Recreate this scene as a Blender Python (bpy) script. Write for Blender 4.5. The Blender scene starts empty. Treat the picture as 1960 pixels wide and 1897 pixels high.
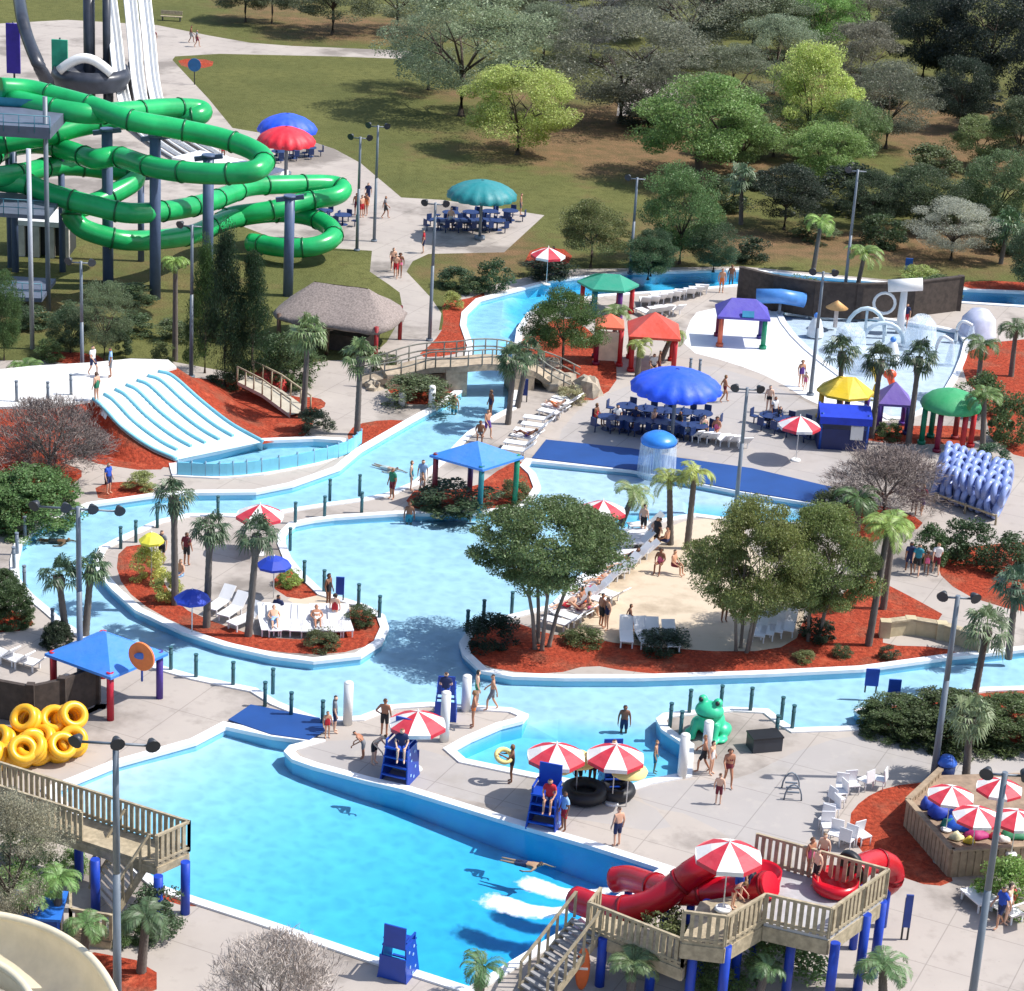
import bpy, math, random
import numpy as np
from mathutils import Vector, Matrix
from mathutils.geometry import delaunay_2d_cdt
sc = bpy.context.scene
R_ = math.radians
# ---------------------------------------------------------------- camera
PW, PH, FOC = 1960.0, 1897.0, 4514.0          # photograph measured on a 1960 x 1897 grid
PITCH, ROLL, CAMH = R_(21.4), R_(3.4), 45.0
_f = Vector((0, math.cos(PITCH), -math.sin(PITCH)))
_r0 = Vector((1, 0, 0)); _u0 = Vector((0, math.sin(PITCH), math.cos(PITCH)))
_u = _u0 * math.cos(ROLL) - _r0 * math.sin(ROLL)
_r = _r0 * math.cos(ROLL) + _u0 * math.sin(ROLL)
EYE = Vector((0, 0, CAMH))
cam = bpy.data.cameras.new("camera"); camo = bpy.data.objects.new("camera", cam)
sc.collection.objects.link(camo); sc.camera = camo
camo.matrix_world = Matrix(((_r.x, _u.x, -_f.x, 0), (_r.y, _u.y, -_f.y, 0), (_r.z, _u.z, -_f.z, CAMH), (0, 0, 0, 1)))
cam.sensor_width = 36; cam.lens = 36 * FOC / PW; cam.clip_start = 1; cam.clip_end = 4000
# ---------------------------------------------------------------- light
SUN_EL, SUN_AZ = R_(53), R_(86)               # azimuth measured from +Y (view direction) towards +X
sdir = Vector((math.sin(SUN_AZ) * math.cos(SUN_EL), math.cos(SUN_AZ) * math.cos(SUN_EL), math.sin(SUN_EL)))
sun = bpy.data.lights.new("sun", 'SUN'); sun.energy = 4.4; sun.angle = R_(0.53); sun.color = (1, .96, .9)
suno = bpy.data.objects.new("sun", sun); sc.collection.objects.link(suno)
suno.rotation_euler = sdir.to_track_quat('Z', 'Y').to_euler(); suno.location = (60, 120, 150)
w = bpy.data.worlds.new("World"); sc.world = w; w.use_nodes = True
nt = w.node_tree; nt.nodes.clear()
sky = nt.nodes.new('ShaderNodeTexSky'); sky.sky_type = 'NISHITA'; sky.sun_disc = False
sky.sun_elevation = SUN_EL; sky.sun_rotation = SUN_AZ; sky.dust_density = 1.5
bg = nt.nodes.new('ShaderNodeBackground'); bg.inputs[1].default_value = .15
ow = nt.nodes.new('ShaderNodeOutputWorld')
nt.links.new(sky.outputs[0], bg.inputs[0]); nt.links.new(bg.outputs[0], ow.inputs[0])
sc.view_settings.view_transform = 'Standard'; sc.view_settings.look = 'None'
sc.view_settings.exposure = 0.34; sc.view_settings.gamma = 1
sc.render.engine = 'CYCLES'
sc.cycles.max_bounces = 8; sc.cycles.transparent_max_bounces = 12; sc.cycles.volume_bounces = 0
sc.cycles.caustics_reflective = False; sc.cycles.caustics_refractive = False
# ---------------------------------------------------------------- helpers
def G(x, y, z=0.0):
    d = _f + _r * ((x - 980.0) / FOC) + _u * ((948.5 - y) / FOC)
    t = (z - CAMH) / d.z
    return EYE + d * t
def proj(p):
    q = Vector(p) - EYE; d = q.dot(_f)
    return (980 + FOC * q.dot(_r) / d, 948.5 - FOC * q.dot(_u) / d)
def S(x, y, z=0.0):
    return FOC / (G(x, y, z) - EYE).dot(_f)
def H(bx, by, ty, z0=0.0):
    """height whose top above ground point (bx,by) is seen at row ty"""
    p = G(bx, by, z0); a = (948.5 - ty)
    q = Vector((p.x, p.y, -CAMH))
    A, Az = q.dot(_f), _f.z; B, Bz = q.dot(_u), _u.z
    return (FOC * B - a * A) / (a * Az - FOC * Bz)
def lin(r, g, b):
    f = lambda c: (c / 255 / 12.92) if c <= 10 else ((c / 255 + .055) / 1.055) ** 2.4
    return (f(r), f(g), f(b))
rnd = random.Random(7); nrs = np.random.RandomState(11)
_mats = {}
def nodes(name):
    m = bpy.data.materials.new(name); m.use_nodes = True
    t = m.node_tree; t.nodes.clear()
    o = t.nodes.new('ShaderNodeOutputMaterial'); b = t.nodes.new('ShaderNodeBsdfPrincipled')
    t.links.new(b.outputs[0], o.inputs[0])
    return m, t, b, o
def N(t, kind, **kw):
    n = t.nodes.new(kind)
    for k, v in kw.items():
        if isinstance(k, str) and hasattr(n, k): setattr(n, k, v)
    return n
def noise_mix(t, col_a, col_b, scale, detail=5, lo=.35, hi=.65, coord='Object', stretch=None, rough=.6):
    tc = N(t, 'ShaderNodeTexCoord'); nz = N(t, 'ShaderNodeTexNoise')
    nz.inputs['Scale'].default_value = scale; nz.inputs['Detail'].default_value = detail; nz.inputs['Roughness'].default_value = rough
    src = tc.outputs[coord]
    if stretch:
        mp = N(t, 'ShaderNodeMapping'); mp.inputs['Scale'].default_value = stretch
        t.links.new(src, mp.inputs[0]); src = mp.outputs[0]
    t.links.new(src, nz.inputs['Vector'])
    mr = N(t, 'ShaderNodeMapRange'); mr.inputs[1].default_value = lo; mr.inputs[2].default_value = hi
    t.links.new(nz.outputs[0], mr.inputs[0])
    mx = N(t, 'ShaderNodeMix', data_type='RGBA')
    t.links.new(mr.outputs[0], mx.inputs[0])
    for i, c in ((6, col_a), (7, col_b)):
        if hasattr(c, 'is_output'): t.links.new(c, mx.inputs[i])
        else: mx.inputs[i].default_value = (*c, 1)
    return mx.outputs[2], nz.outputs[0]
def bump(t, b, fac, strength=.4, dist=.02):
    bp = N(t, 'ShaderNodeBump'); bp.inputs['Strength'].default_value = strength; bp.inputs['Distance'].default_value = dist
    t.links.new(fac, bp.inputs['Height']); t.links.new(bp.outputs[0], b.inputs['Normal'])
def paint(name, rgb, rough=.5, var=.18, scale=1.5, metal=0, lin_in=False, bmp=.0):
    """a worn paint / plastic / metal with a soft noise in its tone"""
    key = (name, rgb, rough, metal)
    if key in _mats: return _mats[key]
    m, t, b, o = nodes(name)
    c = rgb if lin_in else lin(*rgb)
    lo = tuple(v * (1 - var) for v in c); hi = tuple(min(.9, v * (1 + var * .6)) for v in c)
    out, fac = noise_mix(t, lo, hi, scale, 6)
    t.links.new(out, b.inputs['Base Color']); b.inputs['Roughness'].default_value = rough; b.inputs['Metallic'].default_value = metal
    if bmp: bump(t, b, fac, bmp)
    _mats[key] = m
    return m
def fabric(name, rgb, rough=.55):
    """sun-faded cloth: patchy tone and soft wrinkles"""
    key = ('fab', name, rgb)
    if key in _mats: return _mats[key]
    m, t, b, o = nodes(name); c = lin(*rgb); fade = tuple(v * .82 + .06 for v in c)
    k1, n1 = noise_mix(t, c, fade, .7, 5, .35, .75); k2, n2 = noise_mix(t, k1, tuple(v * .72 for v in c), 2.4, 6, .55, .85)
    t.links.new(k2, b.inputs['Base Color']); b.inputs['Roughness'].default_value = rough; bump(t, b, n1, .5, .12); _mats[key] = m
    return m
def tinted(name, rough=.6, rv=.5, trans=0.0, scale=3.0):
    """material whose colour is the object's own colour, varied leaf by leaf"""
    if name in _mats: return _mats[name]
    m, t, b, o = nodes(name)
    oi = N(t, 'ShaderNodeObjectInfo'); ge = N(t, 'ShaderNodeNewGeometry')
    tc = N(t, 'ShaderNodeTexCoord'); nz = N(t, 'ShaderNodeTexNoise'); nz.inputs['Scale'].default_value = scale; nz.inputs['Detail'].default_value = 3
    t.links.new(tc.outputs['Object'], nz.inputs['Vector'])
    ad = N(t, 'ShaderNodeMath', operation='ADD')
    if rv > .3: t.links.new(ge.outputs['Random Per Island'], ad.inputs[0])
    else: ad.inputs[0].default_value = .5
    t.links.new(nz.outputs[0], ad.inputs[1])
    mr = N(t, 'ShaderNodeMapRange'); mr.inputs[1].default_value = .4; mr.inputs[2].default_value = 1.6
    mr.inputs[3].default_value = 1 - rv; mr.inputs[4].default_value = 1 + rv
    t.links.new(ad.outputs[0], mr.inputs[0])
    hs = N(t, 'ShaderNodeHueSaturation'); t.links.new(oi.outputs['Color'], hs.inputs['Color']); t.links.new(mr.outputs[0], hs.inputs['Value'])
    if rv > .3:
        m2 = N(t, 'ShaderNodeMapRange'); m2.inputs[3].default_value = .485; m2.inputs[4].default_value = .515
        t.links.new(ge.outputs['Random Per Island'], m2.inputs[0]); t.links.new(m2.outputs[0], hs.inputs['Hue'])
    t.links.new(hs.outputs[0], b.inputs['Base Color']); b.inputs['Roughness'].default_value = rough
    if trans:
        tr = N(t, 'ShaderNodeBsdfTranslucent'); mx = N(t, 'ShaderNodeMixShader'); mx.inputs[0].default_value = trans
        t.links.new(hs.outputs[0], tr.inputs[0]); t.links.new(b.outputs[0], mx.inputs[1]); t.links.new(tr.outputs[0], mx.inputs[2])
        t.links.new(mx.outputs[0], o.inputs[0])
    _mats[name] = m
    return m
def frame_of(d):
    d = Vector(d).normalized(); a = Vector((0, 0, 1)) if abs(d.z) < .95 else Vector((1, 0, 0))
    s = d.cross(a).normalized(); return s, s.cross(d).normalized()
class MB:
    def __init__(s): s.v = []; s.f = []; s.m = []; s.s = []
    def add(s, vs, fs, mi=0, smooth=False):
        o = len(s.v); s.v += [tuple(v) for v in vs]
        for f in fs: s.f.append(tuple(i + o for i in f)); s.m.append(mi); s.s.append(smooth)
        return s
    def box(s, c, d, rz=0, mi=0, rx=0):
        M = Matrix.Translation(Vector(c)) @ Matrix.Rotation(rz, 4, 'Z') @ Matrix.Rotation(rx, 4, 'X')
        x, y, z = d[0] / 2, d[1] / 2, d[2] / 2
        vs = [M @ Vector(p) for p in ((-x, -y, -z), (x, -y, -z), (x, y, -z), (-x, y, -z), (-x, -y, z), (x, -y, z), (x, y, z), (-x, y, z))]
        return s.add(vs, [(0, 3, 2, 1), (4, 5, 6, 7), (0, 1, 5, 4), (1, 2, 6, 5), (2, 3, 7, 6), (3, 0, 4, 7)], mi)
    def beam(s, p, q, wd, ht, mi=0):
        p, q = Vector(p), Vector(q); d = q - p; a, b = frame_of(d); a *= wd / 2; b *= ht / 2
        vs = [p - a - b, p + a - b, p + a + b, p - a + b, q - a - b, q + a - b, q + a + b, q - a + b]
        return s.add(vs, [(0, 1, 2, 3), (7, 6, 5, 4), (0, 4, 5, 1), (1, 5, 6, 2), (2, 6, 7, 3), (3, 7, 4, 0)], mi)
    def tube(s, path, r, n=10, mi=0, caps=True, smooth=True, arc=None):
        path = [Vector(p) for p in path]; rs = r if isinstance(r, (list, tuple)) else [r] * len(path)
        vs = []; a = None
        full = arc is None; k = n if full else n + 1
        for i, p in enumerate(path):
            d = (path[min(i + 1, len(path) - 1)] - path[max(i - 1, 0)])
            d = d.normalized() if d.length > 1e-9 else Vector((0, 0, 1))
            a, b = frame_of(d)
            if b.z < 0: a, b = -a, -b
            for j in range(k):
                t = (2 * math.pi * j / n) if full else arc[0] + (arc[1] - arc[0]) * j / n
                vs.append(p + (a * math.cos(t) + b * math.sin(t)) * rs[i])
        fs = []
        for i in range(len(path) - 1):
            for j in range(n):
                j2 = (j + 1) % k if full else j + 1
                fs.append((i * k + j, i * k + j2, (i + 1) * k + j2, (i + 1) * k + j))
        o = len(s.v); s.add(vs, fs, mi, smooth)
        if caps and full:
            s.f.append(tuple(o + j for j in reversed(range(k)))); s.m.append(mi); s.s.append(False)
            e = o + (len(path) - 1) * k
            s.f.append(tuple(e + j for j in range(k))); s.m.append(mi); s.s.append(False)
        return s
    def cyl(s, p, q, r0, r1=None, n=10, mi=0, smooth=True):
        return s.tube([p, q], [r0, r0 if r1 is None else r1], n, mi, True, smooth)
    def lathe(s, prof, c=(0, 0, 0), n=24, mi=0, smooth=True, wob=None, mif=None):
        vs = []
        for r, z in prof:
            for j in range(n):
                t = 2 * math.pi * j / n; rr = r * (wob(j, r) if wob else 1)
                vs.append((c[0] + rr * math.cos(t), c[1] + rr * math.sin(t), c[2] + z))
        o = len(s.v); s.v += vs
        for i in range(len(prof) - 1):
            for j in range(n):
                s.f.append((o + i * n + j, o + i * n + (j + 1) % n, o + (i + 1) * n + (j + 1) % n, o + (i + 1) * n + j))
                s.m.append(mif(j) if mif else mi); s.s.append(smooth)
        return s
    def ball(s, c, r, n=10, m=7, mi=0, sz=(1, 1, 1)):
        pr = []
        vs = [(c[0], c[1], c[2] - r * sz[2])]
        for i in range(1, m):
            ph = -math.pi / 2 + math.pi * i / m
            for j in range(n):
                t = 2 * math.pi * j / n
                vs.append((c[0] + r * sz[0] * math.cos(ph) * math.cos(t), c[1] + r * sz[1] * math.cos(ph) * math.sin(t), c[2] + r * sz[2] * math.sin(ph)))
        vs.append((c[0], c[1], c[2] + r * sz[2])); L = len(vs) - 1
        fs = [(0, 1 + (j + 1) % n, 1 + j) for j in range(n)]
        for i in range(m - 2):
            fs += [(1 + i * n + j, 1 + i * n + (j + 1) % n, 1 + (i + 1) * n + (j + 1) % n, 1 + (i + 1) * n + j) for j in range(n)]
        fs += [(L, 1 + (m - 2) * n + j, 1 + (m - 2) * n + (j + 1) % n) for j in range(n)]
        return s.add(vs, fs, mi, True)
    def torus(s, c, R, r, n=20, k=8, mi=0, M=None):
        vs = []
        for i in range(n):
            a = 2 * math.pi * i / n
            for j in range(k):
                b = 2 * math.pi * j / k
                p = Vector(((R + r * math.cos(b)) * math.cos(a), (R + r * math.cos(b)) * math.sin(a), r * math.sin(b)))
                vs.append((M @ p if M else p) + Vector(c))
        fs = [(i * k + j, ((i + 1) % n) * k + j, ((i + 1) % n) * k + (j + 1) % k, i * k + (j + 1) % k) for i in range(n) for j in range(k)]
        return s.add(vs, fs, mi, True)
    def prism(s, poly, z0, z1, mi=0, mside=None):
        n = len(poly); A = sum(poly[i][0] * poly[(i + 1) % n][1] - poly[(i + 1) % n][0] * poly[i][1] for i in range(n))
        if A < 0: poly = poly[::-1]
        vs = [(p[0], p[1], z0) for p in poly] + [(p[0], p[1], z1) for p in poly]
        s.add(vs, [tuple(range(n, 2 * n)), tuple(reversed(range(n)))], mi)
        o = len(s.v) - 2 * n
        for i in range(n):
            j = (i + 1) % n; s.f.append((o + i, o + j, o + n + j, o + n + i)); s.m.append(mi if mside is None else mside); s.s.append(False)
        return s
    def strip(s, A, B, mi=0, smooth=False):
        n = len(A); return s.add(list(A) + list(B), [(i, i + 1, n + i + 1, n + i) for i in range(n - 1)], mi, smooth)
    def mesh(s, name, mats):
        me = bpy.data.meshes.new(name); me.from_pydata(s.v, [], s.f)
        for m in mats: me.materials.append(m)
        me.polygons.foreach_set('material_index', s.m); me.polygons.foreach_set('use_smooth', s.s)
        me.update(); return me
    def build(s, name, mats, parent=None, loc=None):
        if not isinstance(mats, (list, tuple)): mats = [mats]
        return obj(name, s.mesh(name, mats), parent, loc)
def obj(name, me, parent=None, loc=None, color=None):
    o = bpy.data.objects.new(name, me); sc.collection.objects.link(o)
    if parent is not None: o.parent = parent
    if loc is not None: o.location = loc
    if color is not None: o.color = (*color, 1)
    return o
def tag(o, label=None, cat=None, group=None, kind=None):
    if label: o['label'] = label
    if cat: o['category'] = cat
    if group: o['group'] = group
    if kind: o['kind'] = kind
    return o
def thing(name, label, cat, loc=(0, 0, 0), rz=0, group=None, scale=None):
    o = bpy.data.objects.new(name, None); sc.collection.objects.link(o)
    o.location = loc; o.rotation_euler = (0, 0, rz); o.empty_display_size = .3
    if scale is not None: o.scale = scale
    return tag(o, label, cat, group)
def struct(name, me, **kw):
    o = obj(name, me, **kw); o['kind'] = 'structure'; return o
KIDS = {}
def dup(root, loc, rz=0, label=None, group=None, scale=None, color=None):
    def rec(o, par):
        c = o.copy(); sc.collection.objects.link(c)
        if par is not None: c.parent = par
        for ch in list(o.children): rec(ch, c)
        return c
    r = rec(root, None); r.location = loc; r.rotation_euler = (0, 0, rz)
    if scale is not None: r.scale = scale
    if label: r['label'] = label
    if group: r['group'] = group
    if color is not None: r.color = (*color, 1)
    return r
class Kit:
    """first use moves the prototype itself, later uses copy it"""
    def __init__(s, root): s.root = root; s.used = False
    def put(s, loc, rz=0, label=None, group=None, scale=None):
        if s.used: return dup(s.root, loc, rz, label, group, scale)
        s.used = True; r = s.root; r.location = loc; r.rotation_euler = (0, 0, rz)
        if scale is not None: r.scale = scale
        if label: r['label'] = label
        if group: r['group'] = group
        return r
ORD = "first second third fourth fifth sixth seventh eighth ninth tenth eleventh twelfth thirteenth fourteenth fifteenth sixteenth seventeenth eighteenth nineteenth twentieth twenty-first twenty-second twenty-third twenty-fourth twenty-fifth twenty-sixth twenty-seventh twenty-eighth twenty-ninth thirtieth thirty-first thirty-second thirty-third thirty-fourth thirty-fifth thirty-sixth thirty-seventh thirty-eighth thirty-ninth fortieth".split()
def smooth_path(pts, n=6):
    """Catmull-Rom through 3-D points"""
    P = [Vector(p) for p in pts]; P = [P[0] * 2 - P[1]] + P + [P[-1] * 2 - P[-2]]; out = []
    for i in range(1, len(P) - 2):
        for k in range(n):
            t = k / n; a, b, c, d = P[i - 1:i + 3]
            out.append(.5 * ((2 * b) + (c - a) * t + (2 * a - 5 * b + 4 * c - d) * t * t + (3 * b - a - 3 * c + d) * t ** 3))
    out.append(P[-2]); return out
WHITE = paint('white_paint', (226, 226, 224), .45, .06)
GREY_METAL = paint('grey_metal', (112, 122, 134), .4, .12)
DARK_METAL = paint('dark_metal', (52, 56, 64), .45, .15)
WOOD = paint('weathered_wood', (172, 158, 132), .75, .28, 4)
DARKWOOD = paint('dark_wood', (70, 60, 54), .8, .35, 3)
ROYAL = paint('royal_blue', (22, 72, 166), .4, .12)
RED = paint('red_plastic', (200, 22, 40), .35, .1)
TEALP = paint('dark_teal_paint', (50, 96, 104), .55, .15)
BLACK = paint('black_rubber', (30, 31, 36), .5, .2)
# ---------------------------------------------------------------- ground, pools
def chaikin(p, it=2):
    for _ in range(it):
        q = []
        for i in range(len(p)):
            a, b = p[i], p[(i + 1) % len(p)]
            q += [(a[0] * .75 + b[0] * .25, a[1] * .75 + b[1] * .25), (a[0] * .25 + b[0] * .75, a[1] * .25 + b[1] * .75)]
        p = q
    return p
def W(p, sm=0):
    return [tuple(G(x, y))[:2] for x, y in chaikin(list(p), sm)] if sm else [tuple(G(x, y))[:2] for x, y in p]
WATER_MAIN = [(1990,562),(1830,556),(1640,538),(1420,518),(1200,524),(1060,538),(980,559),(920,575),(894,600),(891,624),(905,664),(897,700),(889,716),(887,746),(840,779),(790,806),(690,864),(650,898),(560,930),(490,944),(380,945),(292,951),(175,968),(80,1006),(42,1041),(34,1075),(36,1110),(62,1141),(95,1168),(120,1190),(165,1220),(240,1255),(322,1281),(375,1296),(445,1311),(490,1320),(530,1345),(610,1378),(690,1373),(745,1352),(822,1347),(980,1358),(1010,1370),(1000,1382),(960,1392),(900,1418),(868,1436),(890,1455),(1020,1482),(1110,1497),(1200,1507),(1235,1495),(1308,1482),(1312,1428),(1520,1396),(1640,1392),(1662,1385),(1636,1361),(1700,1345),(1800,1330),(1880,1318),(1990,1315),(1990,1242),(1860,1256),(1820,1260),(1652,1283),(1470,1292),(1225,1300),(1080,1300),(980,1297),(920,1286),(887,1255),(880,1232),(900,1203),(960,1183),(1055,1160),(1105,1108),(1200,1045),(1235,1000),(1330,985),(1480,1005),(1550,1000),(1575,985),(1560,967),(1420,944),(1210,903),(1016,884),(1008,893),(1024,908),(1034,935),(1018,960),(985,977),(890,985),(760,985),(640,993),(600,998),(565,1005),(546,1023),(545,1042),(556,1070),(577,1096),(620,1136),(640,1142),(700,1160),(735,1180),(743,1203),(730,1232),(690,1258),(600,1268),(520,1258),(430,1238),(350,1212),(260,1170),(215,1130),(188,1098),(180,1075),(190,1050),(225,1032),(300,998),(360,985),(430,985),(490,988),(565,974),(630,964),(690,956),(740,946),(790,925),(850,875),(895,829),(940,800),(977,781),(981,714),(985,664),(990,630),(1010,600),(1060,580),(1150,565),(1300,556),(1420,545),(1640,562),(1830,578),(1990,588)]
FROGDECK = [(1257,1378),(1267,1398),(1292,1415),(1312,1428),(1520,1396),(1500,1384),(1470,1360),(1400,1356),(1330,1362),(1270,1368)]
KIDS_POOL = [(1490,590),(1560,598),(1640,605),(1780,625),(1850,640),(1835,700),(1800,760),(1740,800),(1690,800),(1640,740),(1560,680),(1510,630)]
PAD = [(1340,590),(1480,583),(1560,590),(1700,700),(1720,806),(1650,804),(1560,774),(1480,724),(1400,694),(1308,670),(1316,620)]
NEAR_POOL = [(100,1515),(145,1498),(225,1465),(375,1423),(432,1393),(520,1412),(590,1421),(555,1430),(545,1441),(560,1456),(600,1470),(700,1497),(770,1513),(980,1578),(1125,1620),(1265,1665),(1062,1793),(898,1893),(727,1838),(490,1758),(380,1723),(312,1700)]
SPLASH = [(335,884),(420,866),(500,846),(600,842),(652,845),(664,852),(645,871),(600,887),(500,906),(420,913),(342,909)]
WATERS = [W(WATER_MAIN), W(KIDS_POOL, 1), W(NEAR_POOL), W(SPLASH)]
LANDS = [W(FROGDECK)]; PADW = W(PAD, 1)
MULCH = [W(p, 1) for p in ([(345,735),(400,722),(480,735),(560,760),(610,760),(628,775),(600,790),(600,815),(575,842),(500,842),(430,820),(390,790)],
 [(100,830),(190,805),(330,880),(300,905),(150,882)], [(-40,862),(60,868),(130,888),(165,905),(130,935),(80,930),(-40,930)],
 [(660,838),(680,812),(735,803),(792,806),(688,864)], [(845,575),(885,575),(940,556),(892,600),(888,628),(902,664),(860,682),(795,684),(830,655),(850,625)],
 [(735,735),(800,728),(880,715),(886,745),(842,776),(760,772)], [(770,968),(800,930),(900,940),(970,888),(1004,882),(1026,905),(1036,937),(1010,965),(980,980),(850,984)],
 [(228,1048),(285,1040),(305,1100),(340,1160),(420,1195),(500,1220),(600,1225),(640,1190),(680,1160),(720,1178),(734,1203),(718,1232),(640,1254),(520,1248),(430,1228),(340,1195),(260,1150),(222,1100)],
 [(515,1120),(540,1092),(575,1094),(624,1136),(560,1150)],
 [(890,1236),(905,1203),(980,1188),(1050,1215),(1100,1215),(1200,1235),(1420,1250),(1520,1235),(1540,1180),(1600,1150),(1650,1100),(1680,1110),(1740,1140),(1825,1187),(1700,1200),(1690,1215),(1690,1235),(1800,1238),(1850,1256),(1650,1281),(1470,1290),(1300,1293),(1200,1285),(1130,1272),(1060,1291),(960,1284),(905,1265)],
 [(1638,1361),(1700,1347),(1960,1318),(2060,1318),(2060,1428),(1860,1428),(1780,1412),(1690,1392)],
 [(1622,1565),(1650,1530),(1700,1505),(1790,1495),(1800,1560),(1770,1640),(1835,1682),(1790,1700),(1700,1670),(1640,1625)],
 [(140,1815),(300,1845),(300,1910),(140,1910)], [(1790,1070),(1830,1050),(1960,1035),(2060,1040),(2060,1190),(1880,1155),(1805,1112)],
 [(1565,985),(1620,955),(1740,980),(1775,1008),(1700,1025),(1620,1060)], [(80,672),(180,676),(210,695),(100,697)],
 [(1850,535),(2060,545),(2060,562),(1960,566),(1840,552)], [(338,112),(410,114),(405,130),(350,130)],
 [(1010,640),(1080,600),(1140,640),(1180,690),(1180,740),(1120,775),(1060,740),(985,720),(990,664)], [(1850,660),(2060,640),(2060,900),(1900,860),(1880,760),(1840,720)],
 [(180,925),(280,920),(300,945),(190,962)], [(-60,1025),(60,975),(130,930),(150,940),(60,985),(-60,1050)], [(290,1690),(390,1720),(370,1740),(290,1715)],
 [(1640,815),(1880,815),(1890,850),(1650,850)], [(1020,470),(1100,480),(1080,520),(1000,510)], [(-60,1180),(50,1165),(70,1205),(-60,1215)])]
HEDGEBED = [W(p, 1) for p in ([(-60,925),(80,925),(140,900),(130,930),(60,980),(-60,1030)],)]
SAND = [W(p, 1) for p in ([(1070,1215),(1060,1180),(1110,1115),(1200,1070),(1250,1020),(1330,990),(1420,1000),(1440,1060),(1520,1110),(1545,1180),(1520,1240),(1420,1252),(1200,1238),(1100,1216)], [(540,1142),(625,1138),(700,1162),(670,1170),(580,1165)])]
DECKS = [W(p) for p in ([(-200,45),(0,45),(130,38),(300,48),(400,68),(480,82),(560,88),(780,97),(800,106),(780,113),(640,108),(420,103),(335,108),(330,115),(400,190),(445,245),(600,272),(640,285),(690,312),(768,378),(850,383),(1042,412),(965,483),(820,486),(790,500),(778,520),(825,570),(845,600),(840,632),(800,668),(720,700),(640,712),(625,690),(700,690),(740,655),(772,600),(765,560),(745,545),(708,520),(712,480),(560,470),(430,420),(400,440),(200,440),(100,400),(-200,420)],
 [(-300,690),(0,690),(180,690),(330,692),(480,720),(620,690),(700,690),(740,655),(850,630),(885,560),(1010,530),(1100,515),(1420,510),(1640,530),(1860,550),(2060,556),(2400,600),(2400,2300),(-400,2300)],
 [(1190,150),(1290,150),(1310,215),(1180,222)])]
NEWWET = [W(p, 1) for p in ([(1210,1505),(1330,1490),(1400,1500),(1560,1420),(1700,1400),(1960,1420),(1960,1490),(1640,1500),(1560,1600),(1480,1660),(1330,1560),(1240,1545)], [(560,1430),(640,1415),(760,1420),(930,1470),(1060,1500),(1240,1530),(1300,1600),(1060,1560),(880,1530),(740,1490),(600,1462)], [(1330,690),(1480,735),(1600,800),(1640,900),(1600,935),(1420,890),(1100,850),(1060,840),(1120,770),(1200,740)])]
def inside(p, poly):
    x, y = p; c = False; n = len(poly); j = n - 1
    for i in range(n):
        xi, yi = poly[i]; xj, yj = poly[j]
        if (yi > y) != (yj > y) and x < (xj - xi) * (y - yi) / (yj - yi) + xi: c = not c
        j = i
    return c
def any_in(p, polys): return any(inside(p, q) for q in polys)
# depth of the water
npd = [Vector(W([(225,1465)])[0]), Vector(W([(1062,1793)])[0])]
ndir = (npd[1] - npd[0]); nlen = ndir.length; ndir.normalize()
def grown(poly, k):
    cx, cy = sum(p[0] for p in poly) / len(poly), sum(p[1] for p in poly) / len(poly)
    return [(cx + (x - cx) * k, cy + (y - cy) * k) for x, y in poly]
GW = [grown(q, k) for q, k in zip(WATERS[1:], (1.03, 1.02, 1.05))]
NP2 = W([(60,1515),(145,1485),(375,1412),(432,1386),(520,1400),(600,1412),(610,1440),(560,1445),(575,1454),(700,1488),(770,1504),(980,1569),(1125,1610),(1300,1660),(1070,1810),(900,1920),(727,1850),(490,1770),(300,1720)])
def depth(p):
    if inside(p, GW[2]): return .42
    if inside(p, GW[0]): return .2
    q = Vector(p)
    if inside(p, NP2):
        t = max(0, min(1, (q - npd[0]).dot(ndir) / nlen)); return .28 + 1.38 * t
    px = proj((p[0], p[1], 0))
    if px[1] < 985 and px[0] > 985: return .28 if px[1] < 970 and px[0] > 1005 and px[1] > 870 else .8
    if px[0] > 860 and 1375 < px[1]: return .75 if px[0] < 1320 else .5
    if 985 < px[1] < 1180 and 540 < px[0]: return .36
    return .38
pts = []; edges = []
def addpoly(poly, step=None):
    if step:
        q = []
        for i, a in enumerate(poly):
            b = poly[(i + 1) % len(poly)]; m = max(1, int(math.dist(a, b) / step))
            q += [(a[0] + (b[0] - a[0]) * k / m, a[1] + (b[1] - a[1]) * k / m) for k in range(m)]
        poly = q
    o = len(pts); n = len(poly)
    for p in poly: pts.append(Vector(p))
    for i in range(n): edges.append((o + i, o + (i + 1) % n))
addpoly([(-600, 30), (600, 30), (600, 1300), (-600, 1300)])
for grp in (WATERS, LANDS, [PADW], MULCH, HEDGEBED, SAND, DECKS, NEWWET):
    for poly in grp: addpoly(poly, 1.3 if grp is WATERS else None)
for q in WATERS:                                        # grid of floor points
    xs = [p[0] for p in q]; ys = [p[1] for p in q]; st = 1.3
    y = min(ys)
    while y < max(ys):
        x = min(xs)
        while x < max(xs):
            if inside((x, y), q): pts.append(Vector((x, y)))
            x += st
        y += st
for px in range(-40, 2041, 60):                         # grid of lawn points
    for py in range(-60, 720, 22):
        g = G(px, py)
        pts.append(Vector((g.x + rnd.uniform(-.4, .4), g.y + rnd.uniform(-1, 1))))
cv, ce, cf, *_x = delaunay_2d_cdt(pts, edges, [], 0, 1e-4)
cls = {k: [] for k in ('water', 'mulch_bed', 'lawn_bed', 'sand_beach', 'splash_pad', 'pool_deck', 'wet_deck', 'ground')}
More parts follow.
